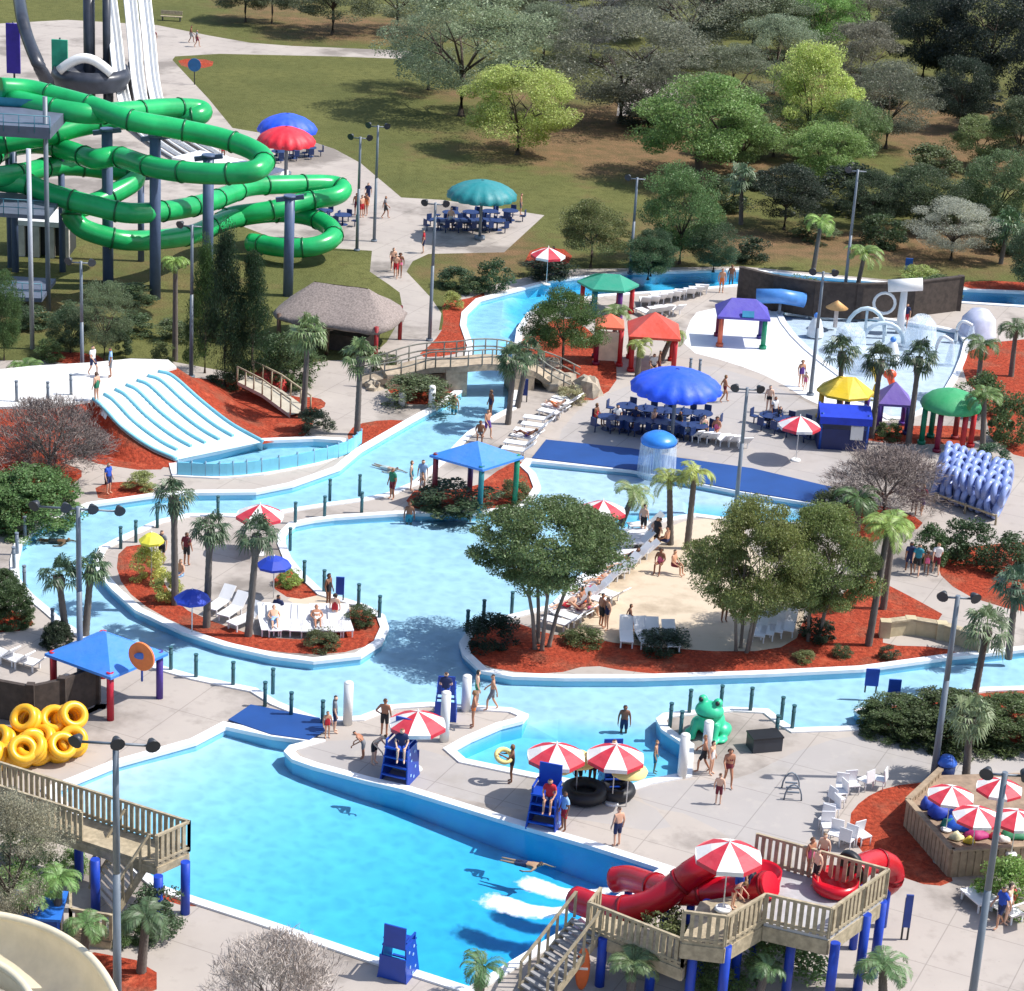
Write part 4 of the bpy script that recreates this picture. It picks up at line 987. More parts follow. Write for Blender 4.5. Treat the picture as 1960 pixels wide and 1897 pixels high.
for i, (x, y) in enumerate(((1065,1452),(1108,1442),(1205,1462))):
    t = thing('parasol', ['small cream parasol under the left striped umbrella', 'small cream parasol between the two striped umbrellas', 'small cream parasol under the right striped umbrella'][i], 'umbrella', G(x, y, 1.9) * Vector((1, 1, 0)) if False else Vector((G(x, y, 1.9).x, G(x, y, 1.9).y, 0)))
    b = MB(); b.lathe([(.02, 2.0), (.35, 1.9), (.75, 1.62), (.74, 1.52)], n=12); b.build('canopy', YB, t); b = MB(); b.cyl((0, 0, 0), (0, 0, 2.05), .025, n=6); b.build('pole', WHITE, t)
# ---- pavilions
def pavilion(cx, by, wpx, yapex, yeave, col, posts, label, sides=4, rot=45, dome=False, depth=1.0, ridge=0, name='pavilion'):
    g = G(cx, by); ze = H(cx, by, yeave); za = H(cx, by, yapex); r = wpx / 2 / S(cx, by, ze); t = thing(name, label, 'pavilion', g)
    rz = R_(rot); k = 1 if sides > 4 else (1.0 if rot == 0 else 1.2)
    m = fabric('roof', col, .5); b = MB()
    if dome: b.lathe([(.02, za), (r * .35, za - .1 * (za - ze)), (r * .7, za - .36 * (za - ze)), (r * .93, za - .74 * (za - ze)), (r, ze), (r * .98, ze - .12)], n=32, wob=lambda j, rr: 1 - .03 * (j % 4 == 0))
    else:
        E = [(r * k * math.cos(rz + 2 * math.pi * i / sides), r * k * depth * math.sin(rz + 2 * math.pi * i / sides)) for i in range(sides)]; n = sides
        ap = [((E[i][0] * ridge if ridge else 0), 0) for i in range(n)]
        vs = [(x, y, ze) for x, y in E] + [(x, y, za) for x, y in ap] + [(x, y, ze - .14) for x, y in E]
        b.add(vs, [(i, (i + 1) % n, n + (i + 1) % n, n + i) for i in range(n)] + [(2 * n + i, 2 * n + (i + 1) % n, (i + 1) % n, i) for i in range(n)] + [tuple(2 * n + i for i in reversed(range(n)))])
    b.build('roof', m, t); n = len(posts)
    for i, c in enumerate(posts):
        a = rz + 2 * math.pi * i / n; kk = .8 if sides > 4 or dome else k * .82; b = MB(); x, y = r * kk * math.cos(a), r * kk * depth * math.sin(a); b.cyl((x, y, -.02), (x, y, ze), .16, n=10); b.cyl((x, y, 0), (x, y, .2), .24, n=10); b.build('post', paint('post', c, .5), t)
    return t, r, ze, za
RD, PU, GR, MA, TE = (190, 40, 44), (92, 60, 150), (20, 130, 96), (126, 24, 60), (24, 110, 120)
pavilion(1160,597,124,524,541,(34,146,116),[RD,(150,40,90),TE,RD,TE,(90,30,110)],'teal hexagonal pavilion roof behind the rock bank trees',6,0,ridge=.35)
pavilion(1246,700,122,597,632,(216,70,46),[RD,RD,RD,RD],'orange-red hipped pavilion above the blue shade umbrella')
tt, r, ze, za = pavilion(1162,692,68,600,619,(228,104,66),[RD,MA,MA,RD],'small orange pavilion with cream panels left of the red roof')
b = MB(); b.box((0, -r * .7, ze * .5), (r * 1.3, .12, ze * .75)); b.build('panel', paint('cream_panel', (226, 208, 180), .7), tt)
tt, r, ze, za = pavilion(1416,655,124,571,597,(82,72,176),[(58,52,120),MA,(206,104,74),GR],'purple hipped pavilion with coloured posts on the white splash pad',4,45,depth=.8,ridge=.45)
b = MB(); d_ = .8 * r * .85; b.box((0.25, -d_ * .9, ze + .22), (.75, .1, .42), 0, 0, R_(-40)); b.build('emblem', paint('emblem_teal', (40, 130, 170), .5), tt)
pavilion(1612,802,114,721,747,(222,190,40),[PU,(196,120,40),(196,160,50),(60,60,120)],'yellow round-topped pavilion behind the fan palm',8,0,ridge=.3)
pavilion(1704,820,80,730,764,(112,88,172),[PU,(60,60,120),PU,(60,60,120)],'purple pyramid pavilion between two fan palms')
pavilion(1810,852,124,745,775,(40,160,96),[RD,(150,60,60),GR,GR,MA,RD],'bright green dome pavilion with red posts',8,0,dome=True)
t = thing('snack_stall', 'royal blue snack stall with deep blue awning beside the yellow pavilion', 'stall', G(1612, 862)); s_ = S(1612, 862); wd = 96 / s_; h = H(1612, 862, 792)
b = MB(); b.box((0, .9, h * .28), (wd, 1.8, h * .56)); b.build('counter', paint('navy', (24, 40, 96), .5), t)
for x in (-.46, .46):
    for y in (0, 1.8): b = MB(); b.cyl((x * wd, y, 0), (x * wd, y, h), .07); b.build('post', ROYAL, t)
b = MB(); b.add([(-wd * .52, -.3, h * .93), (wd * .52, -.3, h * .93), (wd * .52, .9, h * 1.1), (-wd * .52, .9, h * 1.1), (-wd * .52, 2.1, h * .93), (wd * .52, 2.1, h * .93)], [(0, 1, 2, 3), (3, 2, 5, 4)])
b.add([(-wd * .52, -.3, h * .93), (wd * .52, -.3, h * .93), (wd * .52, -.32, h * .74), (-wd * .52, -.32, h * .74)], [(3, 2, 1, 0)]); b.build('awning', paint('awning_blue', (24, 58, 190), .5), t)
b = MB(); b.box((wd * .25, -.05, h * .5), (.7, .12, .8)); b.build('sign', WHITE, t)
# blue square canopies with four free corners
def canopy4(L, F, Rr, apex, ze, posts, label):
    gl, gf, gr = G(*L, ze), G(*F, ze), G(*Rr, ze); bk = gl + gr - gf; c = (gl + gr) / 2; ap = G(*apex, ze); za = H(*proj((c.x, c.y, 0)), apex[1])
    t = thing('square_canopy', label, 'canopy', (c.x, c.y, 0)); m = fabric('canopy_blue', (56, 134, 226), .5); o = Vector((c.x, c.y, 0)); E = [p - o for p in (gl, gf, gr, bk)]
    b = MB(); vs = E + [Vector((0, 0, za))] + [e - Vector((0, 0, .12)) for e in E]; b.add(vs, [(i, (i + 1) % 4, 4) for i in range(4)] + [(5 + i, 5 + (i + 1) % 4, (i + 1) % 4, i) for i in range(4)]); b.build('roof', m, t)
    for e, cc in zip(E, posts):
        p = Vector((e.x * .86, e.y * .86, 0)); b = MB(); b.cyl((p.x, p.y, -.02), (p.x, p.y, ze + .1), .15, n=10); b.build('post', paint('post', cc, .5), t)
        d = MB(); d.beam(Vector((p.x, p.y, ze - .05)), Vector((0, 0, za - .12)), .1, .12); d.build('rafter', ROYAL, t)
    return t, E, za
canopy4((822,871),(924,899),(1003,874),(915,844),2.7,[(120,40,50),TE,GR,(60,60,110)],'blue pyramid canopy with coloured posts over the planted bed')
zc = H(212, 1388, 1300)
tt, E, za = canopy4((85,1251),(212,1297),(322,1250),(203,1212),zc,[RD,(176,24,52),(74,52,140),RD],'blue pyramid canopy with a red front post near the yellow tubes')
t = thing('round_sign', 'orange round sign with blue fish shape on the blue canopy right slope', 'sign', G(270, 1288, zc)); g = Vector(t.location)
b = MB(); b.cyl((0, -.05, .75), (.05, .05, .75), .62, n=24); b.build('disc', paint('sign_orange', (232, 128, 70), .5), t)
b = MB(); b.cyl((.03, .05, -.4), (.03, .05, .8), .05, n=6); b.build('post', ROYAL, t)
b = MB(); b.ball((-.02, -.09, .8), .26, sz=(1, .12, .6)); b.add([(.2, -.1, .8), (.46, -.1, 1.0), (.46, -.1, .6)], [(0, 2, 1)]); b.build('emblem', paint('sign_blue', (70, 110, 190), .5), t)
# ---- thatched hut
THATCH = paint('thatch', (146, 134, 128), .95, .35, 9, bmp=.8)
def hut(cx, by, label, Lx, Ly, ridge, ze, za, rz):
    t = thing('thatched_hut', label, 'hut', G(cx, by), R_(rz)); b = MB(); rs = random.Random(4); n = 40
    def ring(f, z, jit):
        out = []
        for i in range(n):
            a = 2 * math.pi * i / n; c, s = math.cos(a), math.sin(a); k = 1 / max(abs(c) ** 4 + abs(s) ** 4, 1e-6) ** .25
            x = (ridge * (1 - f) * max(-1, min(1, c * 1.5)) + Lx * f * c * k); y = Ly * f * s * k; out.append((x, y, z + rs.uniform(-jit, jit)))
        return out
    R = [ring(.02, za, .02), ring(.3, za - .28 * (za - ze), .07), ring(.6, za - .58 * (za - ze), .09), ring(.9, ze + .1 * (za - ze), .1), ring(1.0, ze - .12, .14), ring(.93, ze - .22, .02)]
    vs = sum(R, []); b.add(vs, [(i * n + j, i * n + (j + 1) % n, (i + 1) * n + (j + 1) % n, (i + 1) * n + j) for i in range(5) for j in range(n)], 0, True); b.build('roof', THATCH, t)
    for x in (-.8, 0, .8):
        for y in (-.8, .8): b = MB(); b.cyl((x * Lx, y * Ly, 0), (x * Lx, y * Ly, ze + .2), .13); b.build('post', paint('post', (150, 36, 40) if x > 0 else (92, 70, 56), .6), t)
    b = MB(); b.box((0, 0, .5), (Lx * 1.1, Ly * .9, 1.0)); b.build('counter', DARKWOOD, t); return t
hut(650,658,'thatched hut with shaggy grey roof beside the zigzag path',3.9,3.0,1.7,2.0,3.75,-14)
# ---- footbridge and rocks
t = thing('footbridge', 'low arched beige footbridge with railings over the lazy river', 'bridge', G(930, 715)); b0 = Vector(t.location)
c_ = smooth_path(loc(P3([(690,726,.1),(750,712,.7),(815,696,1.2),(880,692,1.55),(935,688,1.65),(985,694,1.45),(1040,712,.8),(1100,742,.1)]), b0), 5); STONE = paint('bridge_stone', (176, 160, 138), .85, .25, 3)
def side(P, k):
    o = []
    for i in range(len(P)):
        d = P[min(i + 1, len(P) - 1)] - P[max(i - 1, 0)]; o.append(P[i] + Vector((-d.y, d.x, 0)).normalized() * k)
    return o
l, r = side(c_, 1.0), side(c_, -1.0); dn = lambda P, z: [p - Vector((0, 0, z)) for p in P]; up = lambda P, z: [p + Vector((0, 0, z)) for p in P]
b = MB(); b.strip(r, l); b.strip(dn(r, .35), r); b.strip(l, dn(l, .35)); b.strip(dn(l, .35), dn(r, .35)); b.build('deck', STONE, t)
for P in (l, r):
    b = MB()
    for q in (.5, .95): b.tube(up(P, q), .045, 6)
    for p in P[::2]: b.cyl(p, p + Vector((0, 0, .98)), .05, n=6)
    b.build('railing', paint('grey_wood_rail', (140, 138, 128), .7, .2, 4), t)
for e in (2, 3, 5):
    i = {2: 8, 3: 14, 5: 26}[e]; p = c_[i]; b = MB(); b.box((p.x, p.y, p.z / 2 - .25), (1.3 if e != 2 else 3.4, 1.9, max(.4, p.z + .1)), .3); b.build('pier', STONE, t)
ROCK = paint('pale_rock', (172, 160, 142), .9, .3, 2.5, bmp=.6)
def rock(x, y, wpx, hpx, label, seed):
    rs = np.random.RandomState(seed); b = MB(); b.ball((0, 0, 0), 1, 12, 8); v = np.array(b.v); v *= (1 + .16 * rs.normal(size=(len(v), 1))); v[:, 2] = np.clip(v[:, 2], -.2, 1); b.v = [tuple(p) for p in v]; b.s = [False] * len(b.s)
    s_ = S(x, y); o = b.build('rock', ROCK, None, G(x, y)); o.scale = (wpx / 2 / s_, wpx / 2.4 / s_, hpx / s_); o.rotation_euler = (0, 0, seed); tag(o, label, 'rock')
for i, e in enumerate(((1020,725,60,26,'pale rock at the right end of the footbridge'),(1075,742,70,30,'long pale rock above the white loungers'),(1125,752,60,34,'rounded rock beside the blue shade umbrella'),(1055,705,46,22,'small rock behind the footbridge end'),(760,735,60,18,'low rock under the left bridge arch'),(715,742,46,16,'low rock at the left bridge foot'),(1095,772,40,18,'rock by the white loungers right of river steps'))): rock(*e, i + 3)
# steps in the river under the bridge are underwater terraces
# ---- rope posts
def make_post(nm, m, r=.085, h=1.15):
    b = MB(); b.cyl((0, 0, -.05), (0, 0, h - .06), r, n=9); b.cyl((0, 0, h - .06), (0, 0, h), r * 1.2, n=9); b.cyl((0, 0, h * .7), (0, 0, h * .76), r * 1.12, n=9); return b.mesh(nm, [m])
pm = make_post('rope_post', TEALP); gm = make_post('rope_post', GREY_METAL)
ROWS = [('dark green rope post, {} from the left on the river bank below the blue canopy', [(327,1284),(375,1298),(446,1313),(507,1352),(522,1326),(557,1372),(617,1388)], pm),
 ('grey rope post, {} from the left around the far left river bend', [(27,1090),(33,1062),(48,1030),(76,1005),(101,1210),(47,1126)], gm),
 ('green rope post, {} from the left between river and lagoon', [(231,1050),(260,1038),(301,1010),(417,990),(565,1002),(621,990),(692,982)], pm),
 ('dark green rope post, {} from the left along the lagoon edge of the palm island', [(555,1052),(582,1116),(620,1134),(686,1161),(726,1184)], pm),
 ('dark rope post, {} from the left at the tip of the right island', [(894,1212),(925,1192),(979,1176)], pm),
 ('dark green rope post, {} from the left around the frog deck', [(1282,1392),(1302,1408),(1319,1366),(1379,1358),(1436,1362),(1485,1416),(1495,1380),(1516,1396)], pm),
 ('grey post, {} from the left on the white deck above the lane slide', [(32,768),(92,770),(136,755)], gm),
 ('blue-green rope post, {} from the left on the bank behind the umbrella', [(631,957),(688,948),(750,948)], pm),
 ('short grey post, {} from the left beside the plaza umbrella', [(1320,720),(1338,722)], gm)]
for lab, L, me in ROWS:
    top_ = 2.7 if 'white deck above' in lab else 0
    for i, (x, y) in enumerate(sorted(L)):
        g = G(x, y, top_); o = obj('rope_post', me, None, g); tag(o, lab.format(ORD[i]), 'post', 'rope posts along the water')
for i, (x, y, h, lab) in enumerate(((665,1386,1.9,'white shower column beside the person at the navy mat'),(850,1418,2.2,'white column in front of the lifeguard stand by the river'),(891,1360,1.6,'white column left of two standing bathers'),(1305,1487,1.9,'white column at the corner of the small pool'),(1352,1440,1.4,'white column in front of the green frog'),(769,776,.9,'short white post left under the footbridge'),(826,781,1.3,'short white post right under the footbridge'))):
    t = thing('shower_column', lab, 'column', G(x, y), 0, 'white columns'); b = MB(); b.cyl((0, 0, 0), (0, 0, h), .2, n=14); b.build('shaft', WHITE, t); b = MB(); b.ball((0, 0, h), .2, 12, 6, sz=(1, 1, .4)); b.build('cap', WHITE, t)
def signboard(x, y, ty, wpx, col, lab):
    h = H(x, y, ty); wm = wpx / S(x, y); t = thing('sign_board', lab, 'sign', G(x, y)); b = MB(); b.box((0, 0, h * .64), (wm, .07, h * .7)); b.build('panel', paint('sign', col, .5), t)
    for k in (-.4, .4): b = MB(); b.cyl((k * wm, .06, -.02), (k * wm, .06, h * .9), .04, n=6); b.build('leg', DARK_METAL, t)
for e in ((650,1152,1104,16,(24,70,170),'narrow blue sign board at the lagoon edge of the palm island'),(1666,1326,1280,26,(24,74,170),'blue sign board on the right island bank'),(1708,1350,1300,24,(24,74,170),'blue sign board in front of the big hedge'),(207,928,897,14,(30,70,160),'small blue sign board left of the splash pool'),(1573,600,544,36,(28,80,190),'blue panel beside the splash pad pole'),(1737,528,494,14,(40,90,170),'small blue sign above the dark pool wall'),(886,742,712,10,(24,36,130),'navy banner at the left foot of the footbridge'),(1003,770,725,12,(24,50,120),'navy banner at the right foot of the footbridge'),(1731,1800,1712,14,(40,70,150),'tall narrow blue banner under the right platform')): signboard(*e)
# ---- navy mats
for L, lab in (([(1018,880),(1045,845),(1210,862),(1300,880),(1440,900),(1592,936),(1562,966),(1420,943),(1210,902)],'long navy blue rubber mat along the beach pool edge'),([(437,1382),(480,1353),(612,1379),(622,1403),(592,1420),(520,1410)],'navy blue rubber mat at the top of the near pool')):
    c = G(sum(p[0] for p in L) / len(L), sum(p[1] for p in L) / len(L)); b = MB(); b.prism([(G(x, y).x - c.x, G(x, y).y - c.y) for x, y in L], .075, .12); o = b.build('rubber_mat', paint('navy_mat', (26, 72, 138), .6, .12, .5), None, c); tag(o, lab, 'mat')
# ---- mushroom fountain
t = thing('mushroom_fountain', 'bright blue mushroom fountain with falling water curtain', 'fountain', G(1256, 906)); h = H(1256, 906, 838); r = 74 / 2 / S(1256, 906, 2)
b = MB(); b.lathe([(.02, h + .35), (r * .5, h + .28), (r * .85, h + .08), (r, h - .12), (r * .96, h - .3), (.2, h - .2)], n=28); b.build('cap', paint('mushroom_blue', (50, 130, 220), .35), t)
b = MB(); b.cyl((0, 0, -.2), (0, 0, h), .2); b.build('stem', paint('mushroom_stem', (120, 170, 220), .4), t)
m, tt_, bb, oo = nodes('falling_water'); tr = N(tt_, 'ShaderNodeBsdfTransparent'); mx = N(tt_, 'ShaderNodeMixShader'); c1, f1 = noise_mix(tt_, (.15, .15, .15), (.75, .75, .75), 3, 4, .35, .7, stretch=(6, 6, .25))
tt_.links.new(c1, mx.inputs[0]); bb.inputs['Base Color'].default_value = (.75, .86, .95, 1); bb.inputs['Roughness'].default_value = .3; tt_.links.new(tr.outputs[0], mx.inputs[1]); tt_.links.new(bb.outputs[0], mx.inputs[2]); tt_.links.new(mx.outputs[0], oo.inputs[0]); FALL = m
b = MB(); b.lathe([(r * .97, h - .28), (r * 1.02, h * .5), (r * 1.06, -.1)], n=36); b.build('water_curtain', FALL, t)
# ---- frog
def voxel(b, vox):
    me = b.mesh('tmp', []); o = bpy.data.objects.new('tmp', me); sc.collection.objects.link(o); md = o.modifiers.new('r', 'REMESH'); md.mode = 'VOXEL'; md.voxel_size = vox; md.use_smooth_shade = True
    sm = o.modifiers.new('s', 'SMOOTH'); sm.iterations = 4; dg = bpy.context.evaluated_depsgraph_get(); m2 = bpy.data.meshes.new_from_object(o.evaluated_get(dg)); bpy.data.objects.remove(o); return m2
b = MB(); b.ball((0, 0, .75), .8, 16, 10, sz=(.95, 1.05, .95)); b.ball((0, -.35, 1.5), .72, 16, 10, sz=(1.1, .95, .68)); 
for sx in (-1, 1):
    b.ball((sx * .42, -.3, 2.02), .27); b.ball((sx * .75, .15, .35), .5, sz=(.75, 1.2, .8)); b.ball((sx * .9, -.5, .12), .3, sz=(1, 1.5, .5)); b.cyl((sx * .55, -.5, .9), (sx * .6, -.95, .1), .22, .17); b.ball((sx * .62, -1.08, .1), .25, sz=(1.1, 1.2, .45))
me = voxel(b, .07); me.materials.append(paint('frog_green', (56, 196, 146), .4, .08)); g = G(1358, 1404); t = thing('frog_statue', 'turquoise green crouching frog statue on the deck beside the river', 'statue', g, R_(-25), None, (.8, .8, .8)); obj('body', me, t)
b = MB(); [b.ball((sx * .46, -.5, 2.08), .13) for sx in (-1, 1)]; b.build('eyes', BLACK, t)
b = MB(); b.tube([Vector((.62 * math.cos(a), -.36 - .68 * math.sin(a), 1.38)) for a in [R_(10 + 16 * k) for k in range(11)]], .035, 6); b.build('mouth', GREEND, t)
# ---- yellow tubes, blue tubes
def torus_mesh(nm, R, r, m): b = MB(); b.torus((0, 0, 0), R, r, 22, 10); return b.mesh(nm, [m])
yt = torus_mesh('inner_tube', .43, .17, paint('yellow_vinyl', (236, 176, 40), .35, .08))
k = 0
XS = [0,20,38,55,75,95,112,140,60,105,130]
for x, y, n, rx in ((20,1440,4,-.6),(55,1446,4,.5),(95,1440,4,-.45),(130,1420,4,.5),(0,1468,4,-.5),(38,1464,5,.3),(75,1458,5,-.2),(112,1452,4,.35),(140,1442,4,.1),(60,1428,4,-.3),(105,1424,3,.2)):
    ax = Vector((rx, -.62, .62)).normalized(); g = G(x, y); zz = .42 if y > 1430 else 1.05; q = ax.to_track_quat('Z', 'Y').to_euler()
    for j in range(n):
        p = Vector((g.x, g.y, zz)) + ax * (.3 * (j - 1)); o = obj('inner_tube', yt, None, (p.x + rnd.uniform(-.05, .05), p.y, max(.42, p.z))); o.rotation_euler = (q.x + rnd.uniform(-.12, .12), q.y + rnd.uniform(-.12, .12), q.z)
        tag(o, f'yellow inner tube, {ORD[j]} from the back in the {ORD[sorted(XS).index(x)]} stack from the left', 'inner tube', 'yellow tubes stacked on the deck'); k += 1
bt = torus_mesh('inner_tube', .5, .17, paint('blue_vinyl', (142, 160, 212), .3, .2)); a_, d_, c_2 = G(1805, 905), G(1918, 945), G(1905, 1005)
rows, cols = 9, 4
for i in range(rows):
    for j in range(cols):
        for lv in range(2):
            u = (i + .5 * (lv % 2)) / (rows - 1); p = a_.lerp(d_, u) + (c_2 - d_) * ((j + .2) / cols); o = obj('inner_tube', bt, None, (p.x, p.y, .62 + .75 * lv + rnd.uniform(-.05, .05))); o.rotation_euler = (R_(90 + rnd.uniform(-16, 16)), R_(rnd.uniform(-9, 9)), R_(62 + rnd.uniform(-8, 8)))
            tag(o, f'pale blue inner tube, {"upper" if lv else "lower"} layer, {ORD[i]} along and {ORD[j]} deep in the big tube stack', 'inner tube', 'blue tubes stacked on edge')
for f in range(2):
    t = thing('tube_rack', ['low wooden rail behind the blue tube stack', 'low wooden rail before the blue tube stack'][f], 'rack', a_ if f == 0 else a_ + (c_2 - d_)); b = MB(); b.beam((0, 0, .5), tuple((d_ - a_) + Vector((0, 0, .5))), .08, .1); b.build('rail', WOOD, t)
    for q in (0, .5, 1): p = (d_ - a_) * q; b = MB(); b.cyl((p.x, p.y, 0), (p.x, p.y, .6), .06, n=6); b.build('leg', WOOD, t)
# ---- lifeguard stands
def make_stand():
    t = thing('lifeguard_stand', 'x', 'lifeguard stand'); m = paint('lifeguard_blue', (24, 66, 166), .4, .1)
    for sx in (-1, 1):
        b = MB(); b.add([(sx * .55, -.62, 0), (sx * .55, .62, 0), (sx * .42, .45, 1.45), (sx * .42, -.45, 1.45), (sx * .61, -.62, 0), (sx * .61, .62, 0), (sx * .48, .45, 1.45), (sx * .48, -.45, 1.45)], [(0, 3, 2, 1), (4, 5, 6, 7), (0, 1, 5, 4), (2, 3, 7, 6), (1, 2, 6, 5), (3, 0, 4, 7)]); s = b.build('side_panel', m, t)
        d = MB()
        for yy, zz in ((-.28, .35), (.22, .55), (-.15, .95), (.25, 1.2), (.0, .2), (-.3, 1.25)):
            x = .55 - .13 * zz / 1.45 + .065; d.cyl((sx * (x + .0), yy * (1 - zz * .15), zz), (sx * (x + .012), yy * (1 - zz * .15), zz), .07, n=8)
        d.build('cut_out', paint('pale_blue_disc', (150, 190, 236), .5), s)
    b = MB(); b.box((0, .58, .55), (1.1, .06, 1.05)); b.build('back_panel', m, t)
    for z, y in ((.35, -.6), (.75, -.55), (1.1, -.5)): b = MB(); b.box((0, y, z), (1.0, .12, .06)); b.build('step', m, t)
    b = MB(); b.box((0, 0, 1.47), (1.0, 1.0, .07)); b.build('seat', m, t); b = MB(); b.box((0, .46, 1.95), (.9, .07, .95)); b.build('backrest', m, t)
    for sx in (-1, 1): b = MB(); b.box((sx * .46, 0, 1.75), (.07, .85, .07)); b.box((sx * .46, -.38, 1.6), (.07, .07, .28)); b.build('armrest', m, t)
    return t
LG = Kit(make_stand())
LG.put(G(765, 1488), R_(-20), 'blue lifeguard stand on the peninsula deck beside the near pool', 'lifeguard stands'); LG.put(G(1042, 1578), R_(-15), 'blue lifeguard stand at the middle of the near pool far edge', 'lifeguard stands'); LG.put(G(762, 1862), R_(160), 'blue lifeguard stand at the bottom edge of the near pool', 'lifeguard stands', (.9, .9, .86)); LG.put(G(1172, 1506), R_(10), 'blue lifeguard stand under the right striped umbrella', 'lifeguard stands', (.85, .85, .8)); LG.put(G(852, 1372), R_(180), 'blue lifeguard stand by the river behind the white column', 'lifeguard stands', (.8, .8, .85))
# ---- loungers, chairs, tables
PLW = paint('white_plastic', (226, 226, 228), .45, .06)
def make_lounger():
    t = thing('sun_lounger', 'x', 'sun lounger'); b = MB(); b.box((0, .3, .36), (.62, 1.25, .05)); b.build('seat', PLW, t)
    b = MB(); b.box((0, -.62, .62), (.62, .78, .05), 0, 0, R_(-42)); b.build('backrest', PLW, t)
    for x in (-.26, .26):
        for y in (-.25, .8): b = MB(); b.box((x, y, .17), (.06, .06, .34)); b.build('leg', PLW, t)
    return t
LO = Kit(make_lounger())
def row(kit, p, q, n, rz, lab, grp, jit=.1, z=0, sk=()):
    for i in range(n):
        if i in sk: continue
        f = i / max(1, n - 1); g = G(p[0] + (q[0] - p[0]) * f, p[1] + (q[1] - p[1]) * f, z); kit.put((g.x + rnd.uniform(-jit, jit), g.y + rnd.uniform(-jit, jit), z), R_(rz) + rnd.uniform(-.15, .15), lab.format(ORD[i]), grp)
row(LO,(1085,1175),(1225,1068),13,115,'white sun lounger, {} from the front in the beach row by the lagoon','loungers on the beach')
row(LO,(1075,1205),(1165,1150),6,60,'white sun lounger, {} from the left in the inner beach row','loungers on the beach')
row(LO,(1218,1050),(1232,1015),4,110,'white sun lounger, {} from the front beside the beach pool corner','loungers on the beach')
row(LO,(1325,842),(1418,856),6,20,'white sun lounger, {} from the left beside the blue shade umbrella','loungers on the plaza')
row(LO,(1235,586),(1345,562),9,10,'white sun lounger, {} from the left behind the white splash pad','loungers by the splash pad')
row(LO,(1235,606),(1290,600),4,30,'white sun lounger, {} from the left in front of the splash pad row','loungers by the splash pad')
row(LO,(1058,800),(1085,775),4,60,'white sun lounger, {} from the left by the river steps','loungers by the river')
row(LO,(990,872),(1035,812),6,70,'white sun lounger, {} from the front along the river steps','loungers by the river')
row(LO,(510,1205),(660,1205),9,190,'white sun lounger, {} from the left on the palm island deck','loungers on the palm island')
row(LO,(425,1165),(470,1195),3,150,'white sun lounger, {} from the left below the blue umbrella','loungers on the palm island')
row(LO,(1450,1215),(1510,1205),4,170,'white sun lounger, {} from the left under the beach trees','loungers on the beach')
row(LO,(1200,1225),(1280,1235),4,185,'grey-shaded lounger, {} from the left at the beach front','loungers on the beach')
row(LO,(5,1265),(60,1280),3,60,'white sun lounger, {} from the left at the left edge','loungers at the left edge')
row(LO,(1880,1740),(1940,1760),3,30,'white sun lounger, {} from the left at the lower right edge','loungers at the lower right')
def make_chair():
    t = thing('patio_chair', 'x', 'chair'); b = MB(); b.box((0, 0, .42), (.5, .5, .04)); b.build('seat', PLW, t); b = MB(); b.box((0, .24, .68), (.5, .04, .5), 0, 0, R_(8)); b.build('backrest', PLW, t)
    for x in (-.22, .22):
        for y in (-.2, .2): b = MB(); b.cyl((x, y, 0), (x, y, .42), .025, n=5); b.build('leg', PLW, t)
    return t
CH = Kit(make_chair())
ring = [(1610,1523),(1630,1518),(1655,1510),(1682,1508),(1605,1533),(1600,1545),(1590,1563),(1585,1573),(1580,1585),(1583,1598),(1597,1613),(1620,1623),(1633,1615),(1650,1616)]
for i, (x, y) in enumerate(ring):
    g = G(x, y); CH.put(g, R_(rnd.uniform(0, 360)), f'white patio chair, {ORD[i]} around the curved edge of the red bed', 'white chairs lined along the curb')
def make_table():
    t = thing('picnic_table', 'x', 'table'); m = paint('navy_table', (34, 56, 104), .5, .12); b = MB(); b.cyl((0, 0, .72), (0, 0, .76), .62, n=18); b.build('tabletop', m, t); b = MB(); b.cyl((0, 0, 0), (0, 0, .72), .06); b.cyl((0, 0, 0), (0, 0, .03), .4); b.build('pedestal', m, t)
    for k in range(4):
        a = k * math.pi / 2 + .4; x, y = .98 * math.cos(a), .98 * math.sin(a); b = MB(); b.box((x, y, .44), (.42, .42, .05), a); b.box((x * 1.18, y * 1.18, .68), (.05, .42, .45), a); b.cyl((x, y, 0), (x, y, .44), .04, n=6); b.build('seat', m, t)
    return t
TB = Kit(make_table())
row(TB,(1165,822),(1330,838),6,15,'navy round table with seats, {} from the left in front of the blue shade umbrella','tables on the plaza')
row(TB,(1200,800),(1340,815),5,40,'navy round table with seats, {} from the left in the back plaza row','tables on the plaza')
row(TB,(1470,818),(1548,838),4,30,'navy round table with seats, {} from the left beside the blue stall','tables on the plaza')
row(TB,(840,440),(950,440),5,10,'navy round table with seats, {} from the left under the teal umbrella','tables on the far plaza')
row(TB,(860,425),(975,422),4,50,'navy round table with seats, {} from the left at the back of the teal umbrella','tables on the far plaza')
row(TB,(590,415),(655,430),3,50,'navy round table with seats, {} from the left beside the lower green tube','tables on the far plaza')
row(TB,(505,310),(590,300),4,0,'navy round table with seats, {} from the left under the red and blue umbrellas','tables on the far plaza')
